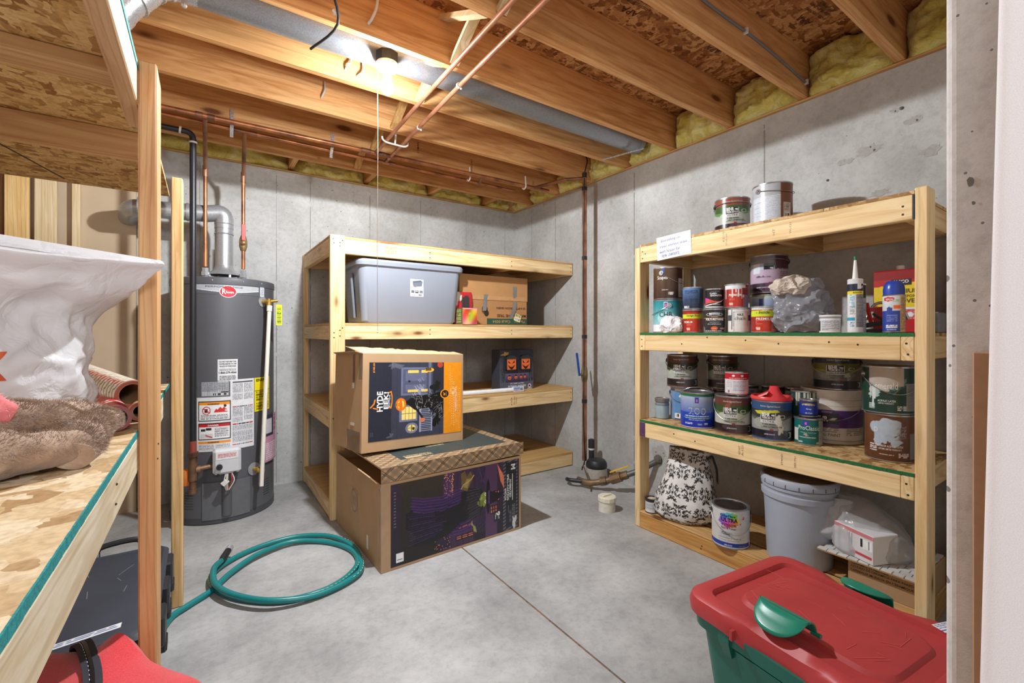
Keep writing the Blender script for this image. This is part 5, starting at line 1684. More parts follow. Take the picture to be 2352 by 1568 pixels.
# ================================================================== THE TWO BIG CARTONS
KRAFT = plain('kraft', (182, 148, 110), .85, mottle=.05, scale=9, bumpy=.03)
KRAFT_IN = plain('kraft_inside', (170, 130, 88), .9, mottle=.05)
def big_carton():
    rz = math.radians(2.3)
    root = thing('cardboard_carton', 'big carton printed with a purple witch picture lying on the floor', 'box', (.704, 2.14, 0), None, rz)
    LX, LY, H = .852, .745, .432
    m = MB(); t = .006
    m.cbox(0, LX, 0, t, 0, H, .002); m.cbox(0, LX, LY-t, LY, 0, H, .002); m.cbox(0, t, t, LY-t, 0, H-.006, .002); m.cbox(LX-t, LX, t, LY-t, 0, H, .002); m.cbox(t, LX-t, t, LY-t, 0, t, .001)
    m.build('body', KRAFT, root, local=True)
    m = MB(); m.add([(t, .01, H-.05), (LX-t, .01, H-.05), (LX-t, LY-.01, H-.05), (t, LY-.01, H-.05)], [(0, 1, 2, 3)]); m.build('contents_board', KRAFT_IN, root, local=True)
    # folded side flap leaning out
    m = MB(); m.loops([[(-.002, .05, H-.012), (-.002, .30, H-.012), (.002, .30, H-.012), (.002, .05, H-.012)], [(-.035, .06, H+.022), (-.035, .24, H+.022), (-.030, .24, H+.025), (-.030, .06, H+.025)]]); m.build('side_flap', KRAFT, root, local=True)
    # lid with turned-down lip
    zt0, zt1 = H+.004, .508
    def lidz(x, y): return zt1-.006*(x/LX)
    m = MB()
    V = [(-.002, -.010, lidz(0, 0)), (LX+.010, -.010, lidz(LX, 0)), (LX+.010, LY+.006, lidz(LX, LY)), (-.002, LY+.006, lidz(0, LY))]
    m.loops([[(x, y, z-.006) for x, y, z in V], V]); 
    m.loops([[(-.002, -.010, zt0), (LX+.010, -.010, zt0+.008), (LX+.010, -.005, zt0+.008), (-.002, -.005, zt0)], [(-.002, -.010, V[0][2]-.006), (LX+.010, -.010, V[1][2]-.006), (LX+.010, -.005, V[1][2]-.006), (-.002, -.005, V[0][2]-.006)]])
    m.loops([[(LX+.005, -.005, zt0+.008), (LX+.010, -.005, zt0+.008), (LX+.010, LY, zt0+.008), (LX+.005, LY, zt0+.008)], [(LX+.005, -.005, V[1][2]-.006), (LX+.010, -.005, V[1][2]-.006), (LX+.010, LY, V[2][2]-.006), (LX+.005, LY, V[2][2]-.006)]])
    m.build('lid', KRAFT, root, local=True)
    def plaid(A, asp):
        base = np.array((186, 148, 106)); 
        A.a[:] = base
        Xm, Ym = A.U*asp, A.V
        for s in (1, -1):
            q = np.mod((Xm*.8+s*Ym)*1.0, 1.15)
            A.put(q < .42, (122, 106, 84), .55)
            A.put((q > .70) & (q < .78), (46, 46, 46), .85); A.put((q > .84) & (q < .92), (46, 46, 46), .7)
        return A
    A = plaid(Art(240, 24, (0, 0, 0)), 12)
    flat('plaid_lip', (-.001, -.0108, zt0+.002), (LX+.010, 0, .008), (0, 0, zt1-zt0-.004), A, PAPER, root, True)
    A = plaid(Art(200, 160, (0, 0, 0)), 12); A.V *= 1
    A = Art(200, 160, (186, 148, 106)); A.V = A.V*9; plaid(A, 11); A.V = A.V/9
    A.rect(.16, .93, .12, .96, (50, 62, 62)).rect(.20, .30, .13, .17, (180, 160, 120)).lines(.2, .38, .13, .2, 3, (186, 160, 118), .5)
    A.lines(.42, .55, .3, .5, 2, (150, 140, 110)).lines(.56, .70, .55, .72, 3, (196, 168, 120)).rect(.70, .9, .74, .78, (186, 156, 112))
    V2 = [np.array(p)+np.array((0, 0, .0012)) for p in V]
    U, Vv = np.meshgrid(np.linspace(0, 1, A.w), np.linspace(0, 1, A.h))
    P = (V2[0]*((1-U)*(1-Vv))[..., None]+V2[1]*(U*(1-Vv))[..., None]+V2[2]*(U*Vv)[..., None]+V2[3]*((1-U)*Vv)[..., None])
    printmesh('lid_print', P, A, PAPER, root, True)
    # the picture: a witch lying on her side, head to the right
    A = Art(480, 240, (40, 30, 46))
    asp = .5
    A.grad(0, 1, 0, 1, (34, 26, 36), (62, 44, 68))
    A.rect(.36, .60, 0, 1, (66, 46, 74)); A.grad(.06, .36, 0, 1, (30, 24, 26), (60, 52, 44))
    for k in range(6): A.rect(.38+.045*k, .385+.045*k, .0, 1, (52, 38, 62))
    A.poly([(.38, 1), (.43, 1), (.45, .70), (.37, .64)], (78, 52, 100)); A.poly([(.31, .27), (.40, .27), (.42, .05), (.33, 0)], (44, 30, 54))
    for k in range(60):
        u, v = .37+.07*A.r.rand(), .66+.34*A.r.rand()
        A.ell(u, v, .0025, .006, (236, 160, 70))
    for k in range(26): A.ell(.30+.12*A.r.rand(), .03+.22*A.r.rand(), .0025, .006, (230, 160, 80))
    for k in range(14): A.ell(.435+.004*A.r.randn(), .66+.024*k, .004, .009, (250, 170, 80))
    A.poly([(.60, .15), (.63, .12), (.70, .98), (.66, .98)], (46, 34, 60)); A.rect(.70, .80, .0, 1, (84, 56, 90))
    for k in range(10): A.stroke([(.60+.012*k, .1), (.63+.012*k, .98)], .0025, (78, 54, 100), asp)
    for (u0, u1, v0, v1) in ((.46, .60, .22, .31), (.46, .60, .08, .15), (.74, .80, .30, .42), (.76, .82, .46, .62)):
        A.rect(u0, u1, v0, v1, (40, 24, 34))
        n = 3
        for i in range(n):
            a = u0+(u1-u0)*i/n
            A.rect(a+.006, a+(u1-u0)/n-.004, v0+.015, (v0+v1)/2-.006, (214, 120, 84)); A.rect(a+.006, a+(u1-u0)/n-.004, (v0+v1)/2+.006, v1-.015, (196, 104, 84))
    # cloak and gown
    A.poly([(.10, .60), (.18, .68), (.34, .66), (.47, .69), (.57, .73), (.62, .60), (.64, .40), (.58, .28), (.44, .22), (.26, .14), (.14, .18), (.17, .30), (.10, .42)], (24, 20, 28))
    pur = [(92, 50, 126), (70, 40, 100), (50, 30, 74)]
    for k in range(16):
        v = .56+.012*k
        A.stroke([(.13+.02*A.r.rand(), v+.05), (.22, v), (.36, v-.03), (.50, v+.02)], .004, pur[k % 3], asp)
    for k in range(12):
        v = .16+.013*k
        A.stroke([(.40+.01*k, v+.02), (.50, v), (.60, v+.03)], .004, pur[k % 3], asp)
    for k in range(14):
        A.stroke([(.11+.02*A.r.rand(), .2+.03*k), (.20, .22+.027*k), (.30+.1*A.r.rand(), .25+.022*k)], .0035, pur[(k+1) % 3], asp, .8)
    for k in range(8): A.stroke([(.30, .24+.05*k), (.62, .36+.03*k)], .004, (16, 14, 20), asp)
    # shoulders, hair, face, hat
    A.poly([(.56, .74), (.66, .70), (.70, .55), (.66, .34), (.58, .30), (.52, .50)], (30, 26, 34))
    for k in range(22): A.stroke([(.655, .36+.017*k), (.60+.02*A.r.rand(), .34+.018*k), (.54+.03*A.r.rand(), .30+.02*k)], .003, ((84, 80, 88), (52, 48, 56))[k % 2], asp)
    A.blob(.685, .54, .040, .11, (136, 150, 60), 3, .25); A.blob(.660, .50, .028, .07, (108, 122, 44), 5, .3)
    A.ell(.700, .50, .008, .024, (230, 230, 220)); A.ell(.700, .60, .008, .024, (230, 230, 220)); A.ell(.700, .50, .003, .010, (20, 16, 16)); A.ell(.700, .60, .003, .010, (20, 16, 16))
    A.poly([(.672, .53), (.645, .545), (.672, .58)], (160, 172, 84)); A.stroke([(.652, .47), (.648, .55), (.655, .63)], .005, (60, 40, 30), asp)
    A.ell(.722, .56, .018, .24, (22, 18, 26)); A.poly([(.722, .64), (.722, .44), (.80, .47), (.87, .58), (.81, .58)], (26, 20, 30))
    A.poly([(.723, .46), (.735, .46), (.735, .64), (.723, .64)], (92, 56, 120))
    # hands and open book
    for k in range(4): A.stroke([(.585, .27-.012*k), (.60+.004*k, .20), (.605+.006*k, .14-.006*k)], .006, (150, 158, 70), asp)
    A.poly([(.505, .74), (.55, .70), (.60, .88), (.575, .96), (.545, .90), (.53, .98), (.50, .95)], (112, 92, 50)); A.poly([(.52, .77), (.55, .74), (.575, .86), (.545, .87)], (164, 142, 84)); A.stroke([(.50, .75), (.52, .80), (.575, .84), (.605, .90)], .005, (214, 180, 120), asp)
    A.stroke([(.64, .99), (.665, .86), (.66, .78)], .006, (94, 64, 100), asp); A.poly([(.665, .80), (.70, .86), (.72, .78), (.70, .74)], (70, 50, 84))
    # title strip
    A.rect(.855, .985, .0, 1, (104, 106, 118))
    for k in range(-4, 26): A.poly([(.855, .05*k), (.985, .05*k+.10), (.985, .05*k+.125), (.855, .05*k+.025)], (44, 42, 50))
    A.rect(.878, .972, .04, .97, (34, 38, 44)); A.poly([(.80, .99), (.86, .80), (.86, .62), (.83, .74)], (226, 128, 92))
    A.rect(.936, .942, .42, .80, (226, 220, 206)); A.rect(.90, .902, .26, .36, (150, 150, 150)); 
    A.lines(.935, .965, .09, .36, 14, (150, 150, 156), .35); A.lines(.91, .93, .10, .28, 10, (130, 130, 136), .35)
    A.blob(.955, .10, .025, .09, (206, 206, 206), 8, .5)
    A.rect(.77, .83, .18, .33, (34, 40, 48))
    A.lines(.02, .035, .45, .9, 12, (120, 116, 120), .35)
    A.rect(.035, .085, .04, .155, (232, 232, 232)); A.bars(.04, .08, .05, .145, True, n=13)
    A.speckle(3)
    u0, u1, v0, v1 = .048, .835, .014, .418
    flat('front_picture', (u0, -.0014, v0), (u1-u0, 0, 0), (0, 0, v1-v0), A, printed('carton_print', .35), root, True)
    X = lambda u: u0+(u1-u0)*u
    Z = lambda v: v0+(v1-v0)*v
    letters('title_lettering', [('ANIMATED', X(.957), Z(.60), .108, .014, -90, .02), ('SPELL-CASTING', X(.940)-.004, Z(.62), .150, .014, -90, .02), ('WITCH', X(.912), Z(.53), .068, .014, -90, .02)],
            lambda u, v: (u-.030, -.0024, v), ink((232, 232, 232)), root, True)
    letters('size_lettering', [('9', X(.808), Z(.285), .026, .028, -90, .03), ('FT', X(.812), Z(.225), .014, .010, -90, .02), ('TALL', X(.787), Z(.255), .036, .008, -90, .02)], lambda u, v: (u, -.0024, v), ink((232, 232, 232)), root, True)
    # the maker's mark at the top of the title strip
    m = MB(); xx, zz, s = X(.945), Z(.90), .016
    pts = [(-1, -1), (-.45, -1), (-.45, .2), (0, -.5), (.45, .2), (.45, -1), (1, -1), (1, 1), (.5, 1), (0, .2), (-.5, 1), (-1, 1)]
    m.add([(xx+s*b, -.0024, zz-s*a) for a, b in pts], [(0, 1, 2, 11), (2, 3, 9, 10, 11), (3, 4, 7, 8, 9), (4, 5, 6, 7)]); m.build('maker_mark', ink((225, 225, 225)), root, local=True)
    # stamp, clear tape and dents on the plain end
    A = Art(50, 60, (180, 142, 100)); A.ring(.5, .5, .5, .5, .16, (142, 112, 80)); A.lines(.25, .75, .3, .7, 8, (146, 116, 84))
    U, Vv = np.meshgrid(np.linspace(0, 1, 50), np.linspace(0, 1, 60)); r = np.hypot(U-.5, Vv-.5) > .5; A.a[r] = (184, 146, 104)
    flat('end_stamp', (-.0012, .46, .17), (0, -.11, 0), (0, 0, .13), A, PAPER, root, True)
    m = MB(); m.loops([[(-.0018, .04, z), (-.0018, -.0016, z), (.04, -.0016, z), (.04, -.0010, z), (-.0010, -.0010, z), (-.0010, .04, z)] for z in (0, H-.01)])
    m.build('clear_tape', film('tape_film', (222, 200, 170), .18, .1), root, local=True)
    m = MB(); m.box(-.0018, -.0008, .003, .022, H-.035, H-.018); m.box(-.0018, -.0008, .18, .20, .05, .12); m.build('torn_tape', plain('tape_white', (222, 218, 210), .3), root, local=True)
big_carton()

def small_carton():
    rz = math.radians(6.5)
    root = thing('cardboard_carton', 'smaller open carton with a pumpkin-head picture stacked on the witch carton', 'box', (.676, 2.372, .530), None, rz)
    root.rotation_euler = (math.radians(-3.0), math.radians(2.4), rz)
    LX, LY, H, t = .640, .40, .525, .006
    m = MB()
    m.cbox(0, LX, 0, t, 0, H, .002); m.cbox(0, LX, LY-t, LY, 0, H, .002); m.cbox(0, t, t, LY-t, 0, H, .002); m.cbox(LX-t, LX, t, LY-t, 0, H, .002); m.cbox(t, LX-t, t, LY-t, 0, t, .001)
    m.build('body', KRAFT, root, local=True)
    m = MB(); m.add([(t, t, H-.03), (LX-t, t, H-.03), (LX-t, LY-t, H-.03), (t, LY-t, H-.03)], [(0, 1, 2, 3)]); m.build('contents_board', KRAFT_IN, root, local=True)
    # top flap standing up at the back, torn edge
    m = MB(); n = 30
    low = [(LX*i/n, .004+.0*i, H) for i in range(n+1)]
    hi = [(-.035+(LX+.055)*i/n, .16+.02*math.sin(i), H+.040-.022*i/n+.003*random.uniform(-1, 1)) for i in range(n+1)]
    V = low+hi+[(x, y, z-.004) for x, y, z in low]+[(x, y, z-.004) for x, y, z in hi]; k = n+1
    F = [(i, i+1, k+i+1, k+i) for i in range(n)]+[(2*k+i, 3*k+i, 3*k+i+1, 2*k+i+1) for i in range(n)]+[(k+i, k+i+1, 3*k+i+1, 3*k+i) for i in range(n)]+[(0, k, 3*k, 2*k), (n, 2*k+n, 3*k+n, k+n)]
    m.add(V, F); m.build('top_flap', plain('kraft_pale', (206, 170, 126), .85, mottle=.05), root, local=True)
    m = MB(); m.loops([[(0, .02, H-.001), (0, LY-.01, H-.001), (.004, LY-.01, H-.001), (.004, .02, H-.001)], [(-.03, .03, H+.008), (-.02, LY-.02, H+.006), (-.02, LY-.02, H+.010), (-.03, .03, H+.012)]]); m.build('side_flap', KRAFT, root, local=True)
    A = Art(400, 320, (44, 46, 60))
    A.rect(0, .785, 0, 1, (50, 53, 68)); A.rect(0, .22, 0, 1, (38, 42, 56)); A.rect(.22, .785, 0, .99, (58, 62, 78))
    for k in range(12): A.rect(.23+.046*k, .233+.046*k, 0, 1, (48, 52, 66))
    A.poly([(.22, 1), (.35, .96), (.30, .91), (.22, .95)], (96, 98, 112))
    # house door and its windows, lying on its side
    A.rect(.315, .60, .56, .93, (112, 116, 146)); A.rect(.335, .60, .585, .905, (86, 90, 116)); A.rect(.36, .58, .61, .70, (104, 108, 136)); A.rect(.36, .58, .75, .88, (104, 108, 136))
    for (a, b) in ((.385, .50), (.53, .60)):
        A.rect(a, b, .855, .895, (246, 206, 96)); A.rect(a, b, .60, .635, (246, 206, 96))
    A.ell(.40, .745, .012, .014, (30, 30, 40))
    A.rect(.60, .785, .30, 1, (66, 68, 84)); A.rect(.61, .64, .3, 1, (110, 114, 140)); A.rect(.66, .785, .60, .99, (44, 46, 58))
    A.ell(.62, .895, .05, .03, (240, 180, 60)); A.rect(.575, .64, .885, .925, (40, 34, 30), .7); A.ell(.742, .965, .032, .04, (196, 70, 44))
    # window, railing, round window
    A.rect(.30, .49, .215, .43, (118, 122, 150)); A.rect(.325, .475, .24, .41, (250, 226, 130))
    for k in range(1, 4): A.rect(.325+.0375*k-.003, .325+.0375*k+.003, .24, .41, (150, 132, 90))
    A.rect(.325, .475, .315, .325, (150, 132, 90))
    A.rect(.51, .53, .06, .40, (150, 154, 178)); A.rect(.64, .655, .06, .40, (150, 154, 178))
    for k in range(14): A.rect(.51, .655, .07+.024*k, .078+.024*k, (158, 162, 186))
    A.ring(.43, .125, .065, .07, .3, (128, 132, 160)); A.ell(.43, .125, .043, .046, (238, 214, 130)); A.rect(.426, .434, .08, .17, (110, 100, 80)); A.rect(.39, .47, .122, .128, (110, 100, 80)); A.ell(.45, .115, .014, .02, (60, 50, 40))
    # the pumpkin-headed figure, its robe in black and white tatters
    A.poly([(.36, .47), (.46, .56), (.62, .55), (.78, .60), (.78, .22), (.60, .38), (.46, .36)], (18, 18, 22))
    for k in range(46):
        u = .42+.34*A.r.rand(); v = .36+.24*A.r.rand()
        A.stroke([(u, v), (u+.05*A.r.rand(), v+.05*A.r.randn())], .004, (172+int(50*A.r.rand()),)*3, .8, .7)
    for k in range(50):
        A.stroke([(.60+.16*A.r.rand(), .25+.35*A.r.rand()), (.64+.12*A.r.rand(), .30+.30*A.r.rand())], .005, (16, 18, 20), .8)
    for k in range(30):
        u, v = .50+.05*A.r.randn()*.6, .66+.07*A.r.randn()
        A.stroke([(u, v), (u+.02, v-.04)], .004, (190, 200, 214), .8, .7)
    for k in range(26):
        u, v = .70+.03*A.r.randn(), .28+.06*A.r.randn()
        A.stroke([(u, v), (u+.03, v+.03)], .004, (150, 156, 166), .8, .7)
    A.blob(.69, .66, .06, .09, (20, 30, 24), 7, .5); A.blob(.70, .20, .05, .10, (16, 18, 16), 9, .5)
    A.ell(.315, .445, .055, .085, (232, 116, 30)); A.ell(.315, .445, .040, .085, (244, 140, 40), .6); A.ell(.315, .445, .018, .085, (224, 106, 26), .6)
    A.poly([(.285, .47), (.30, .50), (.30, .47)], (250, 220, 90)); A.poly([(.285, .42), (.30, .39), (.30, .42)], (250, 220, 90)); A.poly([(.325, .50), (.345, .48), (.35, .42), (.335, .40), (.33, .45)], (250, 220, 90)); A.rect(.255, .275, .43, .46, (110, 120, 50))
    A.stroke([(.46, .40), (.52, .30), (.545, .245)], .022, (22, 22, 26), .8); A.ell(.545, .22, .03, .026, (226, 120, 70))
    # orange panel
    A.rect(.785, 1, 0, 1, (244, 152, 26)); A.ell(.80, .555, .055, .065, (244, 152, 26)); A.ell(.80, .555, .042, .052, (34, 32, 40))
    for k, (a, b) in enumerate(((.04, .62), (.1, .56), (.12, .52), (.08, .72), (.10, .80), (.3, .95))): A.lines(.975-.022*k-.008, .975-.022*k, a, b, 20, (250, 216, 170), .3)
    for k in range(16):
        a = 2*math.pi*k/16; A.stroke([(.895+.02*math.cos(a), .60+.025*math.sin(a)), (.895+.035*math.cos(a), .60+.045*math.sin(a))], .003, (250, 220, 160), .8)
    A.lines(.02, .045, .03, .12, 1, (70, 74, 90)); A.blob(.215, .95, .03, .03, (130, 132, 150), 3, .9, .5); A.blob(.215, .05, .03, .03, (130, 132, 150), 4, .9, .5)
    # jack-o-lantern lines round the title
    A.stroke([(.185, .60), (.215, .62), (.225, .56), (.225, .48), (.215, .41), (.185, .42)], .012, (240, 140, 36), .8); A.stroke([(.02, .43), (.05, .47), (.06, .52)], .014, (240, 140, 36), .8); A.stroke([(.045, .42), (.085, .405)], .012, (240, 140, 36), .8)
    A.speckle(3)
    u0, u1, v0, v1 = .035, .625, .055, .475
    flat('front_picture', (u0, -.0014, v0), (u1-u0, 0, 0), (0, 0, v1-v0), A, printed('carton_print', .35), root, True)
    X = lambda u: u0+(u1-u0)*u
    Z = lambda v: v0+(v1-v0)*v
    f = lambda u, v: (u, -.0024, v)
    letters('title_lettering', [('HYDE', X(.105), Z(.50), .108, .034, 90, .03), ('AND', X(.136), Z(.50), .026, .007, 90, .02), ('EEK!', X(.165), Z(.51), .092, .028, 90, .03), ('BOUTIQUE', X(.200), Z(.50), .066, .008, 90, .02)], f, ink((240, 240, 240)), root, True)
    letters('price_lettering', [('$180.00', X(.045), Z(.93), .052, .012, 90, .02)], f, ink((240, 150, 40)), root, True)
    letters('panel_lettering', [('PUMPKIN GHOUL', X(.933), Z(.48), .150, .010, 90, .015), ('LIGHT & SOUND EFFECTS ANIMATED', X(.917), Z(.48), .12, .004, 90, .0), ('LED', X(.895), Z(.555), .024, .010, 90, .02)], f, ink((252, 236, 206)), root, True)
    letters('height_lettering', [("8'", X(.792), Z(.555), .020, .014, 90, .02), ('HEIGHT', X(.815), Z(.555), .026, .005, 90, .01)], f, ink((244, 160, 50)), root, True)
    for b_ in ((-.0016, 0, -.0012, .055, H-.14, H-.005), (-.0016, 0, .10, .135, H-.19, H-.005), (-.0016, 0, .02, .20, 0, .11)): MB().box(*b_).build('clear_tape', film('tape_film', (222, 200, 170), .18, .1), root, local=True)
    m = MB(); m.box(-.0018, -.0008, .10, .15, .135, .15); m.box(-.0018, -.0008, .105, .135, H-.19, H-.16); m.build('torn_tape', plain('tape_grey', (206, 202, 194), .25), root, local=True)
small_carton()

# ================================================================== GARDEN HOSE ON THE FLOOR
def hose():
    root = thing('garden_hose', 'teal garden hose lying in loose coils on the concrete floor', 'hose', (.36, 2.45, 0))
    r = .0128
    P = [(-.135, 1.98, r), (-.138, 2.14, r), (-.11, 2.27, r), (-.05, 2.335, r), (.03, 2.41, r), (.11, 2.53, r+.004), (.23, 2.64, r+.012), (.40, 2.70, r+.010), (.55, 2.62, r), (.640, 2.46, r), (.640, 2.30, r), (.55, 2.18, r), (.42, 2.125, r), (.27, 2.15, r), (.13, 2.27, r), (.045, 2.42, r), (.035, 2.56, r+.004), (.12, 2.68, r+.002), (.27, 2.765, r), (.44, 2.775, r), (.585, 2.68, r), (.660, 2.50, r), (.658, 2.32, r+.002), (.60, 2.17, r+.006), (.42, 2.10, r+.004), (.24, 2.125, r+.024), (.11, 2.25, r+.030), (.045, 2.39, r+.032), (.04, 2.53, r+.04), (.075, 2.63, r+.03)]
    B = bez(P, 14)
    MB().tube(B, r, 16).build('hose', plain('hose_teal', (22, 122, 122), .34, mottle=.06), root, smooth=True)
    # pale printed line along the outer coils
    m = MB()
    for i in range(int(len(B)*.32), int(len(B)*.80), 2):
        p = B[i]; t = (B[i+1]-B[i]).normalized(); s = t.cross(Vector((0, 0, 1)))
        q = p+Vector((0, 0, .0095))-s*.0092
        m.bar(q, q+t*.012, .0026, .0012)
    m.build('printed_line', plain('hose_print', (196, 196, 150), .6), root, kind='stuff')
    e = B[-1]; d = Vector((.035, .10, .008)).normalized()
    MB().tube([e-d*.01, e+d*.02, e+d*.085, e+d*.092], [r+.001, r+.004, r+.003, r+.001], 14).build('hose_sleeve', plain('black_rubber', (36, 36, 40), .5), root, smooth=True)
    MB().tube([e+d*.088, e+d*.093, e+d*.118], [.014, .0165, .0165], 14).build('coupling', galv('bright_galv'), root, smooth=True)
hose()

# ================================================================== PAINT SHELF AT THE WALL
def paint_shelf():
    root = thing('timber_shelf', 'pine shelf with green-edged boards full of paint cans at the side wall', 'shelf', (2.40, 1.156, 0))
    PX, PY, PZ = wood('X'), wood('Y'), wood('Z')
    MB().cbox(2.149, 2.238, 1.786, 1.824, 0, 1.668, .004).build('post', PZ, root)
    MB().cbox(2.149, 2.238, .489, .527, 0, 1.692, .004).build('post', PZ, root)
    MB().cbox(2.570, 2.659, 1.786, 1.824, 0, 1.668, .004).build('post', PZ, root)
    MB().cbox(2.570, 2.659, .489, .527, 0, 1.680, .004).build('post', PZ, root)
    B = osb('osb_shelf', (150, 108, 64), (204, 166, 112), (222, 192, 140), 1.2)
    GREEN = plain('green_edge', (24, 104, 52), .75, mottle=.25, bumpy=.4, scale=160)
    for i, (top, rail) in enumerate(((1.682, .092), (1.160, .092), (.643, .088))):
        zt = top-.0125
        z0 = zt-rail
        if i == 0:
            MB().cbox(2.149, 2.187, .531, 1.784, z0, zt-.0004).build('rail', PY, root)
            ends = []
        else:
            MB().cbox(2.149, 2.187, .566, 1.747, z0, zt-.0004).build('rail', PY, root)
        MB().cbox(2.619, 2.657, .531, 1.784, z0, zt-.0004).build('rail', PY, root)
        xs0 = 2.188 if i == 0 else 2.149
        for (a, b) in ((.5275, .5655), (1.7475, 1.7855)):
            MB().cbox(xs0, 2.618, a, b, z0, zt-.0004).build('side_rail', PX, root)
        for y in (1.0, 1.4): MB().cbox(2.188, 2.618, y, y+.038, z0, zt-.0004).build('cross_piece', oldwood('X'), root)
        MB().box(2.150, 2.658, .5275, 1.7855, zt, top).build('shelf_board', B, root)
        if i:
            m = MB(); y = .5275
            while y < 1.785:
                m.box(2.1482+random.uniform(-.0006, .0006), 2.151, y, min(y+.021, 1.7855), zt-.0004+random.uniform(-.0006, .0006), top+random.uniform(-.0003, .0009)); y += .02
            m.build('painted_edge', GREEN, root, label='green painted board edge', kind='stuff')
    # end grain painted on two pieces
    MB().box(2.1478, 2.149, 1.7475, 1.7855, .545, .628).build('purple_end', plain('purple_paint', (92, 56, 96), .7, mottle=.2), root, label='purple painted end grain')
    MB().box(2.1485, 2.187, .5285, .531, 1.578, 1.668).build('blue_end', plain('blue_paint', (52, 70, 104), .7, mottle=.2), root, label='blue painted end grain')
    # bottom frame and its planks
    MB().cbox(2.149, 2.187, .531, 1.784, .001, .088).build('rail', wood('Y', (212, 164, 98), (184, 128, 66), (118, 72, 36), 'honey', .6), root)
    MB().cbox(2.619, 2.657, .531, 1.784, .001, .088).build('rail', oldwood('Y'), root)
    for (a, b) in ((.5275, .5655), (1.7475, 1.7855)): MB().cbox(2.188, 2.618, a, b, .001, .088).build('side_rail', oldwood('X'), root)
    for x0, x1 in ((2.149, 2.270), (2.292, 2.44), (2.45, 2.655)): MB().cbox(x0, x1, .5275, 1.785, .0885, .100).build('plank', oldwood('Y'), root)
    nails(root, [(2.1488, y, z) for y, z in ((1.765, 1.64), (1.765, 1.60), (1.745, 1.625), (.56, 1.63), (.56, 1.60), (.55, 1.12), (.545, 1.08), (.55, .60), (.545, .56), (1.77, 1.12), (1.77, 1.08), (1.55, .60), (1.42, .585))]
          + [(2.1488, y, 1.09+.05*random.random()) for y in (.7, .8, 1.0, 1.15, 1.35, 1.5)]+[(2.1488, 1.38, .045), (2.1488, 1.385, .03)], 'x')
    f = lambda u, v: (2.1484, -u, v)
    letters('lumber_stamp', [('KD19', -1.26, 1.64, .05, .010, 90), ('STUD SPF', -1.245, 1.625, .06, .008, 90), ('HT', -1.02, 1.62, .03, .010, 90), ('W-121', -.95, 1.625, .05, .008, 90),
                             ('KD HT', -1.18, .59, .04, .010, 90), ('A-121', -1.165, .59, .05, .010, 90), ('STAND', -.985, .59, .05, .008, 90), ('2031721', -.93, .59, .05, .008, 90)], f, ink((150, 120, 84)), root)
paint_shelf()

def note():
    root = thing('paper_note', 'handwritten white paper note hanging on the top rail of the paint shelf', 'note', (2.147, 1.55, 1.64))
    n = 12
    m = MB()
    V = []
    for j in range(n+1):
        for i in range(n+1):
            u, v = i/n, j/n
            V.append((2.1472-.0016*math.sin(math.pi*u)-.004*(v > .7)*(v-.7), 1.664-.219*u-.006*(1-v), 1.572+.130*v+.012*u-.004*v*u))
    m.add(V, [(j*(n+1)+i, j*(n+1)+i+1, (j+1)*(n+1)+i+1, (j+1)*(n+1)+i) for j in range(n) for i in range(n)])
    m.build('sheet', plain('white_paper', (232, 231, 234), .8, mottle=.02), root, smooth=True)
    a = 3
    letters('handwriting', [('Everything on', .094, .106, .125, .020, a, -.012, .25), ('these shelves stays', .110, .076, .178, .019, a, -.012, .25), ('with house for', .090, .048, .135, .018, a, -.012, .25), ('new owners.', .094, .022, .120, .016, a, -.012, .25)],
            lambda u, v: (2.1443-.0008*math.sin(math.pi*u/.2), 1.663-u, 1.574+v), ink((70, 66, 140)), root)
note()

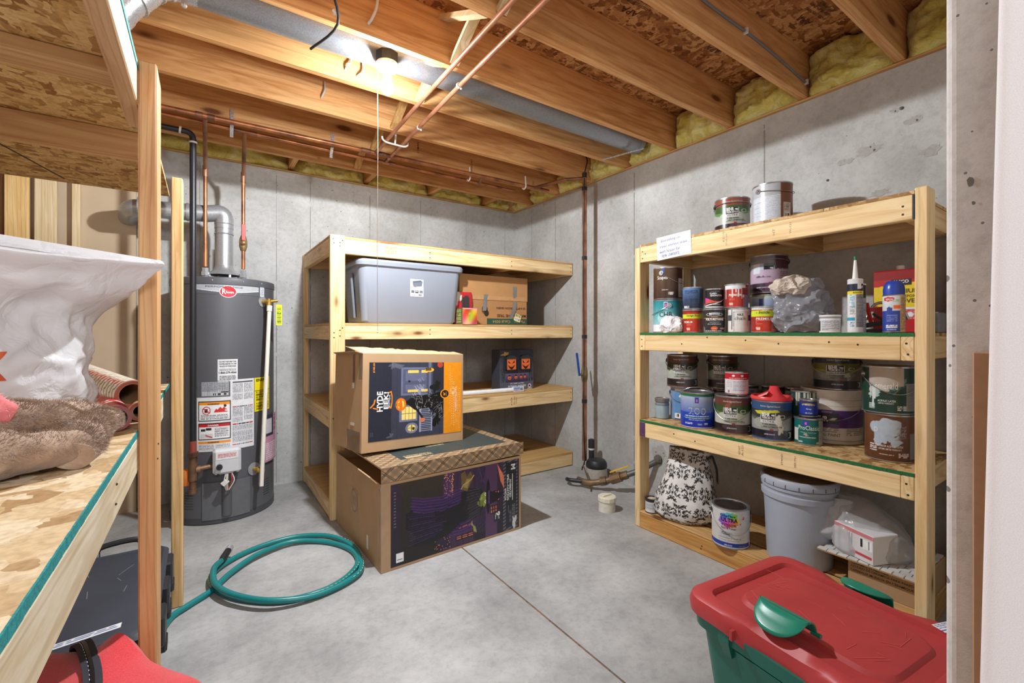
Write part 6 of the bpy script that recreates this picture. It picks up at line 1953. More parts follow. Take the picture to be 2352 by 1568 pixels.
# ------------------------------------------------------------------ cans
STEEL = plain('can_steel', (186, 188, 192), .28, .85, mottle=.04)
WIRE = plain('bail_wire', (160, 160, 162), .3, .8)
EARB = plain('black_plastic', (40, 41, 44), .45)
SAT = printed('can_print', .3)
GR_ = {}
def can(label, x, y, z, R, h, art, texts=(), face=0, bail=None, ear=STEEL, lid=STEEL, name='paint_can', cat='paint can', rim=STEEL, group=None, drop=.10, topcol=None):
    root = thing(name, label, cat, (x, y, z), group)
    tf = math.degrees(math.atan2(-y, -x))+face
    w, hh = art.w, art.h
    U, V = np.meshgrid(np.radians(tf)+(np.arange(w)/w-.5)*2*math.pi, np.linspace(.004, h-.006, hh))
    P = np.stack([x+R*np.cos(U), y+R*np.sin(U), z+V], -1)
    printmesh('can_body', P, art, SAT, root, wrap=True)
    m = MB(); m.lathe((x, y, z), [(R-.004, .0005), (R+.0012, .0015), (R+.0012, .005), (R-.001, .006)], 40); m.build('bottom_seam', rim, root, smooth=True)
    m = MB(); m.lathe((x, y, z), [(R-.001, h-.009), (R+.0018, h-.007), (R+.0018, h-.001), (R-.002, h), (R-.010, h-.001), (R-.012, h-.006), (R-.016, h-.0065)], 40); m.build('rim', rim, root, smooth=True)
    m = MB(); m.lathe((x, y, z), [(R-.013, h-.0075), (R-.013, h-.0055), (R-.016, h-.003), (R-.020, h-.003), (R-.023, h-.006), (.002, h-.0055)], 36); m.build('lid', lid, root, smooth=True)
    if texts:
        by = {}
        for t in texts: by.setdefault(t[0], []).append(t[1:])
        for c, ts in by.items(): letters('lettering', ts, cylmap((x, y), R+.0007, tf, z), ink(c), root)
    if bail:
        t = math.radians(tf+(0 if len(bail) < 3 else bail[2]))
        za = z+h-.035
        s = Vector((-math.sin(t), math.cos(t), 0)); f = Vector((math.cos(t), math.sin(t), 0))
        for sg in (1, -1):
            p = Vector((x, y, za))+s*sg*R
            m = MB(); m.tube([p-s*sg*.001, p+s*sg*.004], .013, 18); m.tube([p+s*sg*.004, p+s*sg*.008], [.008, .005], 14); m.build('ear', ear, root, smooth=True)
        d = bail[1]
        pts = []
        for k in range(25):
            a = math.pi*k/24
            ca, sa = math.cos(a), math.sin(a)
            if bail[0] == 'front': q = Vector((x, y, za))+s*ca*(R+.006)+f*sa*(R+.007)-Vector((0, 0, d*sa))
            elif bail[0] == 'back': q = Vector((x, y, za))+s*ca*(R+.006)-f*sa*(R+.007)-Vector((0, 0, d*sa))
            else: q = Vector((x, y, za))+s*ca*(R+.006)+f*sa*(R*.35)+Vector((0, 0, d*sa))
            pts.append(q)
        MB().tube(pts, .0017, 8).build('bail_handle', WIRE, root, smooth=True)
    return root

GAL = (168, 84)
def behr(top, swoosh, low, light=(176, 176, 172), drip=None, seed=1):
    A = Art(*GAL, light)
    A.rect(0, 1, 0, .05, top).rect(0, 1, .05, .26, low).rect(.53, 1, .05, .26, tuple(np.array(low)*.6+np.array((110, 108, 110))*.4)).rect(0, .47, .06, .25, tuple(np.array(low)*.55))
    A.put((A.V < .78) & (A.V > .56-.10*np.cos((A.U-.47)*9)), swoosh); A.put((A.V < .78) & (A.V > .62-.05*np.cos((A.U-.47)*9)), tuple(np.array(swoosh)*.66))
    A.ell(.49, .44, .14, .16, tuple(np.array(light)*.75+np.array((180, 205, 160))*.25))
    A.rect(0, 1, .78, 1, top)
    A.ring(.60, .62, .028, .05, .25, (210, 210, 206))
    # logo plate
    A.rect(.425, .545, .45, .72, (206, 206, 204)).rect(.43, .54, .53, .71, (20, 20, 24)); A.lines(.44, .54, .39, .43, 1, (80, 86, 80)); A.lines(.43, .62, .30, .35, 2, (110, 112, 108))
    A.blob(.525, .655, .018, .028, (230, 230, 230), 3, .3)   # the small bear
    A.rect(.50, .53, .245, .30, (150, 50, 40)); A.bars(.66, .70, .07, .22, n=10)
    if drip: drip(A)
    return A
def behr_text(R, h, blue=False):
    c = 2*math.pi*R
    return [((238, 238, 236), (.484-.5)*c-.008, .655*h, .044, .019, 0, .03), 
            ] and [((238, 238, 236), 'BEHR', (.466-.5)*c, .655*h, .036, .018, 0, .035), ((238, 238, 236), 'PREMIUM PLUS', (.485-.5)*c, .575*h, .054, .011, 0, .01), ((60, 60, 60), 'U L T R A', (.485-.5)*c, .49*h, .048, .008, 0, .01),
            ((226, 214, 200), 'Interior Eggshell Enamel', (.50-.5)*c, .86*h, .088, .011, 0, .0, .3), ((80, 90, 80), 'STAIN-BLOCKING', (.50-.5)*c, .405*h, .05, .006), ((70, 74, 70), 'PAINT & PRIMER IN ONE', (.52-.5)*c, .355*h, .082, .008), ((214, 214, 214), 'LIFETIME GUARANTEE', (.495-.5)*c, .165*h, .045, .006)]

BRN = (104, 60, 50); GRN = (92, 124, 66); LOWB = (64, 52, 54)
# --- on the top board
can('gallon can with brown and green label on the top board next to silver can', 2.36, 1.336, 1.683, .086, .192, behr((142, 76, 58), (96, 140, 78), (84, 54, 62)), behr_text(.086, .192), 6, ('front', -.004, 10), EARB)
A = Art(*GAL, (196, 198, 202)); A.rect(.60, .98, 0, 1, (122, 72, 36)).rect(.34, .60, .06, .70, (206, 212, 220)).rect(.30, .60, .70, 1, (180, 182, 186)); A.poly([(.36, .62), (.60, .72), (.60, .05), (.36, .05)], (214, 220, 228))
A.lines(.47, .595, .12, .68, 16, (170, 180, 196), .35).lines(.36, .45, .1, .58, 12, (180, 188, 202), .4)
A.rect(.625, .70, .10, .52, (214, 206, 202)).lines(.632, .692, .32, .50, 7, (110, 96, 90), .5); A.bars(.64, .69, .12, .28)
can('gallon can with silver and brown sides, its wire handle flopped towards smaller neighbour', 2.36, 1.127, 1.683, .088, .212, A, (), -12, ('front', .015, 58), STEEL)

# --- second tier, z 1.16
Z2 = 1.1603
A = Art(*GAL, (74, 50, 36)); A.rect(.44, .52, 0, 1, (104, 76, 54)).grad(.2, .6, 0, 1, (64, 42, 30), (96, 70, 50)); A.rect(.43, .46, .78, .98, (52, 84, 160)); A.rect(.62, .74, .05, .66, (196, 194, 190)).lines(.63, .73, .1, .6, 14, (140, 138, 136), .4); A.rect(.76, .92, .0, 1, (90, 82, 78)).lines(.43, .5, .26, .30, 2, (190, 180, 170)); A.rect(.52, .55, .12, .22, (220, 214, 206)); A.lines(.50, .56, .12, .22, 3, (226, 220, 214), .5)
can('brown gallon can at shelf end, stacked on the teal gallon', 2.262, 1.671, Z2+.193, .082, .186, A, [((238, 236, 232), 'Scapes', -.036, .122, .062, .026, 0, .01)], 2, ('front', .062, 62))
A = Art(*GAL, (120, 180, 186)); A.grad(0, 1, .24, 1, (150, 200, 204), (30, 134, 142)); A.rect(.62, .85, .24, 1, (70, 130, 140)); A.ell(.47, .45, .10, .2, (206, 232, 232), .6); A.rect(0, 1, .02, .24, (236, 236, 236)); A.rect(.445, .49, .72, .95, (226, 226, 236)).rect(.45, .485, .76, .93, (52, 80, 170)); A.ell(.467, .85, .008, .05, (236, 120, 110)); A.lines(.43, .6, .40, .45, 2, (226, 240, 240)); A.lines(.44, .54, .17, .2, 1, (60, 60, 64))
can('teal and white gallon can at shelf end, brown gallon on top of it', 2.262, 1.671, Z2, .083, .191, A, [((64, 80, 84), 'CHB', -.020, .105, .074, .031, 0, .03), ((236, 244, 244), 'WALL PAINT', -.02, .058, .06, .010), ((40, 40, 44), '830 WC', -.03, .028, .04, .012)], 4, ('back', .05, 90))
QT = (120, 66)
A = Art(*QT, (90, 130, 186)); A.grad(0, 1, 0, 1, (30, 40, 58), (100, 142, 200)); A.lines(.36, .58, .2, .9, 16, (30, 40, 56), .45); A.rect(.62, .76, .05, .95, (66, 74, 92)); A.bars(.35, .44, .03, .14)
can('blue quart can full of small print stacked on the Garage Door can', 2.235, 1.489, Z2+.128, .0535, .122, A, (), 0)
def redlabel(tape, seed=1):
    A = Art(*QT, (196, 56, 34)); A.rect(0, 1, .9, 1, (150, 36, 30)).rect(.6, .70, .02, .9, (186, 120, 110)).rect(.70, .82, .02, .9, (150, 146, 146)).lines(.61, .69, .1, .7, 10, (120, 80, 80), .5); A.rect(.40, .48, .30, .40, (206, 90, 70)).lines(.37, .46, .08, .2, 3, (236, 220, 214)); A.rect(.0, .40, .0, .9, (150, 40, 34))
    if tape: A.rect(.28, .78, .62, .82, (206, 222, 50))
    return A
can('red quart can with lime tape marked Garage Door', 2.235, 1.489, Z2, .0535, .1275, redlabel(1), [((240, 236, 232), 'PREMIUM', -.028, .058, .05, .011, 0, .01), ((40, 50, 30), 'Garage Door', .002, .092, .075, .012, 0, .01, .2)], 0)
A = Art(*QT, (30, 30, 34)); A.rect(0, 1, 0, .08, (226, 226, 228)); A.poly([(.26, .26), (.36, .52), (.50, .36), (.62, .34), (.70, .50), (.70, .46), (.56, .28), (.4, .26), (.26, .14)], (214, 90, 60)); A.poly([(.26, .55), (.34, .54), (.42, .42), (.30, .28), (.26, .3)], (226, 70, 160)); A.poly([(.26, .12), (.5, .24), (.66, .42), (.74, .60), (.74, .56), (.62, .32), (.5, .18), (.28, .08)], (232, 232, 232)); A.rect(.2, .262, 0, 1, (214, 214, 216)); A.lines(.44, .58, .86, .9, 1, (170, 170, 170)).lines(.45, .6, .15, .2, 1, (190, 190, 190))
can('black quart can with pink and orange swirl stacked on the polyurethane can', 2.235, 1.361, Z2+.127, .0455, .105, A, [((236, 236, 236), 'CLARK+', -.008, .078, .036, .009, 0, .02), ((236, 236, 236), 'KENSINGTON', .006, .067, .058, .009, 0, .02)], 2)
A = Art(*QT, (44, 44, 48)); A.rect(0, 1, .60, .63, (190, 110, 60)); A.ell(.5, .78, .13, .08, (226, 226, 226)).ell(.5, .78, .12, .065, (40, 40, 44)); A.poly([(.2, .40), (.34, .20), (.34, .05), (.2, .05)], (120, 122, 124)); A.poly([(.80, .40), (.66, .20), (.66, .05), (.80, .05)], (120, 122, 124)); A.ell(.5, .17, .05, .09, (222, 96, 40)); A.ell(.62, .16, .04, .04, (196, 140, 130)).rect(.47, .53, .15, .17, (240, 220, 200)); A.lines(.4, .6, .33, .38, 2, (200, 200, 200)).lines(.34, .62, .04, .07, 1, (210, 210, 210))
can('black polyurethane quart can below the one with pink swirl', 2.235, 1.361, Z2, .0535, .126, A, [((240, 240, 240), 'MINWAX', 0, .098, .052, .012, 0, .03), ((210, 150, 100), 'FAST-DRYING', 0, .083, .034, .005), ((244, 244, 244), 'POLYURETHANE', 0, .070, .092, .013, 0, .03), ((220, 220, 220), 'Long lasting protection', 0, .055, .05, .005)], 0)
def d1(A): A.drips(.3, .62, .72, .45, 9, .022, (228, 228, 230), 4); A.rect(.28, .64, .80, 1, (228, 228, 230))
A = redlabel(0); A.rect(.62, .70, .02, .7, (150, 120, 150)); A.drips(.32, .62, .78, .42, 8, .02, (228, 228, 230), 4).rect(.30, .64, .80, 1, (228, 228, 230)); A.rect(.58, .70, .55, .85, (150, 52, 60))
can('red quart can with white paint drips stacked on the chalk paint can', 2.262, 1.258, Z2+.1265, .054, .122, A, [((240, 236, 232), 'PREMIUM', -.006, .064, .062, .012, 0, .01)], 0)
A = Art(*QT, (222, 220, 216)); A.rect(.28, .72, .48, .72, (70, 74, 78)); A.rect(.40, .64, .22, .92, (222, 220, 216)); A.rect(.41, .63, .24, .86, (150, 150, 150)).rect(.415, .625, .25, .85, (220, 218, 214)); A.rect(.38, .40, .1, .95, (90, 90, 90)).rect(.425, .435, .0, .9, (120, 122, 124)); A.rect(0, 1, .97, 1, (70, 72, 76))
can('white chalk paint quart can with grey stripe and dark drips', 2.235, 1.228, Z2, .0515, .125, A, [((40, 40, 44), 'KILZ', .006, .090, .028, .010, 0, .03), ((90, 90, 92), 'chalk', .006, .072, .056, .017, 0, .0)], 0)
A = redlabel(1); A.rect(.30, .72, .9, 1, (214, 214, 214)).ell(.52, .78, .10, .10, (236, 232, 230)).rect(.3, .8, .66, .86, (206, 222, 50)); A.rect(.40, .62, .36, .47, (226, 130, 110)).rect(.405, .615, .37, .46, (190, 50, 34))
can('red quart can with lime tape marked Inside', 2.235, 1.106, Z2, .0555, .127, A, [((240, 236, 232), 'PREMIUM', .004, .066, .080, .012, 0, .01), ((40, 50, 30), '- Inside', -.006, .097, .060, .014, 0, .01, .2)], 0)
A = Art(*GAL, (160, 180, 214)); A.grad(0, 1, 0, 1, (70, 100, 180), (190, 206, 216)); A.rect(.42, .46, .72, .9, (60, 90, 170)); A.rect(0, 1, .93, 1, (190, 206, 190))
can('pale blue gallon can behind the Inside can, purple gallon on top of it', 2.42, 1.176, Z2, .085, .195, A, (), 0)
A = behr((96, 84, 92), (150, 170, 190), (90, 54, 84), (190, 164, 184)); A.rect(.0, 1, .28, .62, (188, 162, 184)); A.rect(.56, 1, .64, 1, (76, 40, 60)); A.rect(0, .46, .62, .92, (170, 186, 200)); A.rect(.35, .42, .52, .78, (210, 214, 220)); A.rect(0, .55, .78, 1, (130, 126, 132)); A.lines(.40, .46, .38, .46, 1, (90, 80, 90)); A.lines(.60, .74, .42, .56, 3, (130, 110, 130)); A.rect(.72, .735, 0, 1, (206, 196, 206)); A.bars(.66, .72, .0, .12)
can('purple gallon can with bail handle in front, stacked on the pale blue gallon', 2.42, 1.172, Z2+.199, .086, .196, A, [((90, 76, 90), 'PRIMER IN ONE', -.028, .083, .07, .008), ((220, 206, 216), 'LIFETIME GUARANTEE', -.03, .03, .06, .006)], 0, ('front', -.012, -12), EARB)

def stuffed(name, label, cat, keys, nrow, seg, amp, seed, sc, mat, loc, square=2.3):
    root = thing(name, label, cat, loc)
    L = loft(resample(keys, nrow), seg, amp, seed, sc, True, square)
    mb = MB(); mb.loops([[tuple(p) for p in r] for r in L])
    mb.build('film', mat, root, smooth=True)
    return root
GREYF = film('grey_film', (172, 174, 182), .80, .16)
g = stuffed('grocery_bag', 'crumpled grey plastic grocery bag with painting supplies beside the caulk tube', 'bag', [(2.26, .945, 1.161, .2, -1, .078, .06), (2.26, .945, 1.185, .2, -1, .098, .075), (2.265, .95, 1.24, .2, -1, .102, .08), (2.265, .955, 1.30, .2, -1, .098, .075), (2.265, .962, 1.35, .2, -1, .088, .065), (2.27, .962, 1.38, .2, -1, .070, .05), (2.27, .95, 1.398, .2, -1, .05, .03)], 80, 150, .038, 3, 14, GREYF, (2.26, .95, 1.16))
P_ = plain('crumpled_paper', (196, 184, 170), .8, mottle=.3, scale=30)
m = skin(loft(resample([(2.20, .975, 1.335, .2, -1, .055, .03), (2.195, .975, 1.36, .2, -1, .068, .04), (2.20, .97, 1.395, .2, -1, .066, .035), (2.205, .965, 1.415, .2, -1, .03, .02)], 40), 90, .026, 5, 24), 'crumpled_paper', P_, None)
tag(m, 'crumpled beige paper with purple smears tucked into the grey grocery bag', 'paper')

A = Art(60, 40, (214, 214, 216)); A.rect(0, 1, .0, .06, (236, 236, 236)).rect(0, 1, .74, .86, (236, 236, 236)).rect(0, 1, .86, 1, (150, 152, 154)).lines(.36, .66, .15, .7, 10, (120, 122, 128), .45).rect(.20, .33, .08, .7, (60, 62, 66)).rect(.70, .78, .06, .72, (190, 190, 192)); A.lines(.36, .48, .10, .15, 1, (30, 30, 30))
can('small white plastic tub with grey lid in front of the grey grocery bag', 2.195, .813, Z2, .0375, .075, A, (), 0, None, lid=plain('tub_lid', (120, 122, 124), .3), name='plastic_tub', cat='tub', rim=plain('white_plastic', (232, 230, 226)))

def caulk(label, x, y, z, R, h, nozzle, art, texts, face=0):
    root = thing('caulk_tube', label, 'caulk tube', (x, y, z))
    tf = math.degrees(math.atan2(-y, -x))+face
    U, V = np.meshgrid(np.radians(tf)+(np.arange(art.w)/art.w-.5)*2*math.pi, np.linspace(.002, h, art.h))
    printmesh('tube', np.stack([x+R*np.cos(U), y+R*np.sin(U), z+V], -1), art, SAT, root, wrap=True)
    WP = plain('white_plastic', (232, 230, 226), .4)
    m = MB(); m.lathe((x, y, z), [(R-.002, .0005), (R-.001, .003)], 24); m.lathe((x, y, z), [(R, h-.001), (R+.001, h+.002), (R-.002, h+.006), (.012, h+.008)], 24); m.build('end_plug', WP, root, smooth=True)
    if nozzle:
        m = MB(); m.lathe((x, y, z), [(.0105, h+.006), (.0095, h+.02), (.0045, h+.085)], 18); m.build('nozzle', WP, root, smooth=True)
        m = MB(); m.lathe((x, y, z), [(.0052, h+.083), (.0052, h+.098), (.003, h+.099)], 16); m.build('nozzle_cap', plain('green_cap', (20, 120, 84), .4), root, smooth=True)
    by = {}
    for t in texts: by.setdefault(t[0], []).append(t[1:])
    for c, ts in by.items(): letters('lettering', ts, cylmap((x, y), R+.0006, tf, z), ink(c), root)
A = Art(60, 80, (226, 228, 230)); A.rect(0, 1, .78, .92, (38, 44, 70)).rect(0, 1, .73, .785, (236, 216, 40)).rect(.50, .80, .10, .72, (150, 146, 146)); A.lines(.51, .79, .1, .72, 30, (110, 106, 110), .5); A.rect(0, .49, .22, .29, (60, 160, 190)); A.lines(.36, .42, .55, .72, 4, (120, 190, 210)).lines(.36, .48, .32, .5, 8, (110, 112, 116), .4).lines(.36, .46, .1, .2, 3, (90, 150, 190)); A.rect(.53, .62, .82, .92, (240, 240, 240))
caulk('white caulk tube with green-tipped nozzle standing on the second tier', 2.19, .722, Z2, .0262, .212, True, A, [((240, 240, 240), 'DAP', .018, .184, .016, .010, 0, .03), ((60, 56, 20), 'MOLDING & TRIM', .004, .162, .03, .005), ((80, 180, 206), 'ALEX PLUS', -.011, .125, .045, .010, 90, .02)], 8)
A = Art(60, 60, (190, 194, 202)); A.rect(0, 1, .72, 1, (38, 42, 66)).lines(.5, .8, .1, .7, 20, (130, 134, 142), .5)
caulk('caulk tube with navy band half hidden behind the one with green tip', 2.240, .729, Z2, .0270, .196, False, A, [])

def spray():
    x, y, z, R = 2.21, .603, Z2, .0345
    root = thing('spray_can', 'blue and white spray paint can with domed blue cap next to shelf post', 'spray can', (x, y, z))
    tf = math.degrees(math.atan2(-y, -x))
    A = Art(72, 60, (210, 220, 224)); A.rect(0, 1, 0, .58, (48, 70, 158)); A.grad(0, 1, .58, 1, (206, 214, 220), (226, 232, 232)); A.rect(.60, .76, 0, 1, (196, 170, 140)); A.lines(.61, .75, .05, .95, 28, (120, 106, 92), .5); A.ell(.43, .90, .09, .06, (206, 56, 46)); A.rect(.505, .60, .63, .73, (240, 110, 50)); A.poly([(.40, .58), (.40, .66), (.44, .70), (.48, .66), (.48, .58)], (50, 74, 150)); A.lines(.40, .56, .26, .46, 4, (150, 166, 220), .35).lines(.39, .56, .10, .2, 2, (226, 230, 240), .6); A.lines(.48, .58, .80, .88, 2, (150, 190, 160))
    U, V = np.meshgrid(np.radians(tf)+(np.arange(72)/72-.5)*2*math.pi, np.linspace(.003, .142, 60))
    printmesh('can_body', np.stack([x+R*np.cos(U), y+R*np.sin(U), z+V], -1), A, SAT, root, wrap=True)
    m = MB(); m.lathe((x, y, z), [(R-.003, .0005), (R+.001, .003), (R, .005)], 32); m.lathe((x, y, z), [(R, .141), (R+.001, .144), (R-.003, .148)], 32); m.build('rim', STEEL, root, smooth=True)
    m = MB(); m.lathe((x, y, z), [(R-.0015, .145), (R-.001, .166), (R-.004, .185), (R-.011, .197), (R-.014, .200), (.004, .200)], 36); m.build('cap', plain('cap_blue', (40, 68, 166), .3), root, smooth=True)
    letters('lettering', [('KRYLON', -.014, .128, .022, .007, 0, .03)], cylmap((x, y), R+.0006, tf, z), ink((240, 236, 232)), root)
    letters('lettering', [('SEMI-GLOSS', -.008, .022, .034, .007, 0, .02), ('ALL-PURPOSE', -.008, .012, .03, .005)], cylmap((x, y), R+.0006, tf, z), ink((230, 234, 244)), root)
spray()
def jasco():
    root = thing('solvent_can', 'red rectangular solvent can with white cap behind the spray can', 'can', (2.50, .655, Z2))
    x0, x1, y0, y1, z0, z1 = 2.46, 2.545, .565, .745, Z2, 1.432
    MB().cbox(x0, x1, y0, y1, z0, z1, .006).build('body', plain('can_red', (176, 40, 44), .35, mottle=.05), root)
    A = Art(60, 90, (190, 44, 48)); A.rect(0, 1, .86, 1, (150, 36, 40)).rect(.0, 1, .40, .74, (236, 206, 50)).poly([(0, .74), (1, .82), (1, .74)], (236, 206, 50)).rect(.35, .75, .76, .86, (50, 46, 46)).lines(.3, 1, .2, .36, 5, (226, 150, 150), .5).rect(.1, 1, .37, .395, (240, 236, 236)).ell(.72, .28, .06, .04, (240, 240, 240))
    flat('front_label', (x0-.001, y1-.004, z0+.004), (0, -(y1-y0)+.008, 0), (0, 0, z1-z0-.010), A, SAT, root)
    f = lambda u, v: (x0-.0018, y1-u, z0+v)
    letters('lettering', [('JASCO', .098, .217, .052, .018, 0, .03)], f, ink((240, 236, 232)), root)
    letters('lettering', [('PREMIUM', .105, .178, .11, .018, 0, .02), ('PAINT & EPOXY', .105, .156, .10, .012, 0, .01), ('REMOVER', .105, .136, .11, .018, 0, .02)], f, ink((70, 44, 24)), root)
    MB().lathe((2.50, .66, z1), [(.018, 0), (.018, .004), (.014, .006), (.014, .018), (.012, .02)], 20).build('cap', plain('white_plastic', (232, 230, 226)), root, smooth=True)
jasco()
def caulk_gun():
    root = thing('caulking_gun', 'red and chrome caulking gun between the caulk tubes and the spray can', 'tool', (2.33, .67, Z2))
    RD = plain('tool_red', (196, 44, 40), .4); CH = galv('chrome', (196, 198, 202), .18)
    m = MB(); m.tube(bez([(2.30, .72, 1.215), (2.32, .70, 1.275), (2.34, .665, 1.285), (2.36, .625, 1.27), (2.37, .60, 1.215)], 8), .006, 10); m.build('ring', CH, root, smooth=True)
    m = MB(); m.bar((2.29, .715, 1.285), (2.295, .70, 1.195), .012, .012); m.bar((2.29, .705, 1.255), (2.33, .62, 1.265), .010, .016); m.bar((2.29, .70, 1.215), (2.33, .63, 1.24), .010, .010); m.build('frame', RD, root)
    m = MB(); m.bar((2.285, .72, 1.190), (2.30, .63, 1.205), .012, .020); m.bar((2.285, .715, 1.168), (2.31, .63, 1.172), .02, .014); m.bar((2.295, .695, 1.24), (2.30, .65, 1.20), .008, .010); m.build('trigger', EARB, root)
caulk_gun()
o = MB().cbox(2.47, 2.60, .5285, .56, Z2, 1.245, .004).build('grey_carton', plain('grey_carton', (130, 132, 138), .6, mottle=.15))
tag(o, 'small grey carton squeezed behind the shelf post near the jamb', 'box')
o = skin(loft(resample([(2.185, 1.59, Z2+.0008, .2, -1, .034, .022), (2.185, 1.588, Z2+.015, .2, -1, .055, .034), (2.185, 1.588, Z2+.045, .2, -1, .060, .036), (2.19, 1.592, Z2+.075, .2, -1, .050, .03), (2.19, 1.598, Z2+.092, .2, -1, .03, .015)], 50), 90, .020, 2, 20), 'plastic_wrap', plain('wrap_white', (226, 222, 222), .4, mottle=.05), None)
tag(o, 'wad of white plastic wrap lying before the teal gallon can', 'plastic wrap')
o = MB().tube([(2.30, 1.60, 1.42), (2.36, 1.55, 1.445), (2.40, 1.515, 1.475)], [.003, .003, .005], 8).build('paint_brush', plain('brush_white', (214, 212, 208), .5))
bpy.data.objects.remove(o)

# --- third tier, z .643
Z3 = .6435
def jar():
    x, y, z = 2.292, 1.735, Z3
    root = thing('glass_jar', 'glass jar of pale blue paint with metal lid at the end of third tier', 'jar', (x, y, z))
    m = MB(); m.lathe((x, y, z), [(.034, .0005), (.040, .006), (.041, .088), (.037, .100), (.036, .104)], 32); m.build('glass', plain('jar_blue', (150, 172, 178), .12, mottle=.05, coat=.6), root, smooth=True)
    m = MB(); m.lathe((x, y, z), [(.0405, .078), (.0412, .080), (.0412, .090), (.0375, .100)], 32, False); m.build('empty_neck', plain('jar_glass', (120, 132, 138), .08, mottle=.15), root, smooth=True)
    m = MB(); m.lathe((x, y, z), [(.041, .101), (.0425, .103), (.0425, .110), (.041, .111), (.0425, .113), (.0425, .121), (.040, .123), (.034, .122), (.033, .120)], 36); m.build('lid', galv('lid_zinc', (150, 146, 140), .4), root, smooth=True)
jar()
A = Art(*GAL, (226, 226, 228)); A.rect(.38, .49, .2, .9, (96, 146, 196)).rect(.39, .46, .06, .22, (226, 226, 226)); A.bars(.40, .45, .08, .20); A.rect(0, 1, 0, .05, (40, 56, 110)).lines(.52, .62, .2, .8, 12, (180, 184, 190), .4).rect(0, .38, 0, 1, (120, 150, 190))
can('gallon can with white and blue label mostly hidden behind the blue gallon can', 2.392, 1.645, Z3, .084, .193, A, (), 0, ('front', .05, 0), EARB)
can('brown and green gallon stacked at the end of third tier', 2.36, 1.645, Z3+.197, .085, .190, behr(BRN, (70, 84, 48), LOWB), behr_text(.085, .190), -4, ('front', .055, -6), EARB)
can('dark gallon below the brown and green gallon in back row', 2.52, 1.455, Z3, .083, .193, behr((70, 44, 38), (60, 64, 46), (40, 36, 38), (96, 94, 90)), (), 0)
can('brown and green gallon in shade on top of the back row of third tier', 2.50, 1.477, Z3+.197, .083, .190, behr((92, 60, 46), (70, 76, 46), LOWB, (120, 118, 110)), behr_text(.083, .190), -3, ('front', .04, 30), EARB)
A = Art(*GAL, (120, 140, 200)); A.grad(0, 1, 0, .9, (20, 44, 170), (176, 188, 206)); A.grad(0, 1, 0, .45, (24, 46, 170), (40, 80, 190)); A.rect(0, 1, .92, .99, (40, 110, 60)).rect(0, 1, .0, .02, (230, 230, 236)); A.rect(.475, .525, .67, .90, (150, 160, 200)).rect(.48, .52, .73, .89, (40, 60, 160)); A.ell(.5, .80, .007, .04, (230, 130, 120)); A.rect(.36, .64, .29, .305, (70, 150, 110)); A.lines(.38, .62, .32, .36, 1, (226, 230, 240)).lines(.38, .62, .27, .285, 1, (226, 230, 240)).lines(.42, .58, .21, .24, 1, (226, 230, 240)); A.lines(.38, .46, .09, .16, 2, (236, 240, 246), .6).lines(.50, .55, .08, .13, 2, (190, 206, 240), .4).lines(.57, .61, .09, .15, 2, (230, 234, 244), .5)
can('blue gallon can with large outlined number, handle standing up', 2.262, 1.481, Z3, .0865, .193, A, [((190, 204, 190), '200', .0, .094, .090, .036, 0, .0), ((40, 64, 170), '200', .0, .094, .084, .029, 0, -.02), ((160, 186, 170), 'Builders', .0, .124, .060, .014, 0, .0, .3)], 0, ('up', .060, 0), plain('ear_cream', (214, 206, 186), .5))
def d2(A): A.blob(.47, .80, .03, .14, (142, 84, 68), 4, .5); A.blob(.45, .18, .035, .10, (74, 54, 66), 5, .4)
can('brown and green gallon with paint streaks carrying the small red and white can', 2.286, 1.290, Z3, .0860, .193, behr(BRN, GRN, LOWB, (186, 186, 176), d2), behr_text(.086, .193), -2, ('front', .090, -4), STEEL)
A = Art(*QT, (226, 220, 222)); A.rect(0, 1, 0, .05, (170, 34, 44)).rect(0, 1, .68, .95, (196, 30, 46)).lines(.40, .66, .70, .76, 2, (236, 190, 190), .5).lines(.36, .44, .3, .62, 7, (150, 140, 160), .4).lines(.46, .66, .16, .60, 9, (150, 150, 170), .4); A.ell(.46, .85, .02, .05, (240, 236, 236)).ell(.58, .85, .02, .05, (240, 236, 236)).bars(.34, .40, .07, .20).rect(.60, .67, .66, .70, (60, 40, 44))
can('red and white quart can stacked on the streaked brown gallon', 2.290, 1.272, Z3+.197, .0555, .122, A, (), 0)
def d3(A):
    A.blob(.57, .50, .035, .20, (220, 222, 216), 3, .3); A.blob(.59, .30, .03, .14, (206, 212, 204), 6, .5); A.poly([(.36, .74), (.56, .80), (.58, .74), (.40, .66)], (206, 204, 66))
can('navy gallon can with red plastic pour lid', 2.312, 1.108, Z3, .0865, .190, behr((52, 86, 130), (86, 92, 88), (44, 50, 74), (150, 152, 154), d3), behr_text(.0865, .190), -4, None, lid=STEEL)
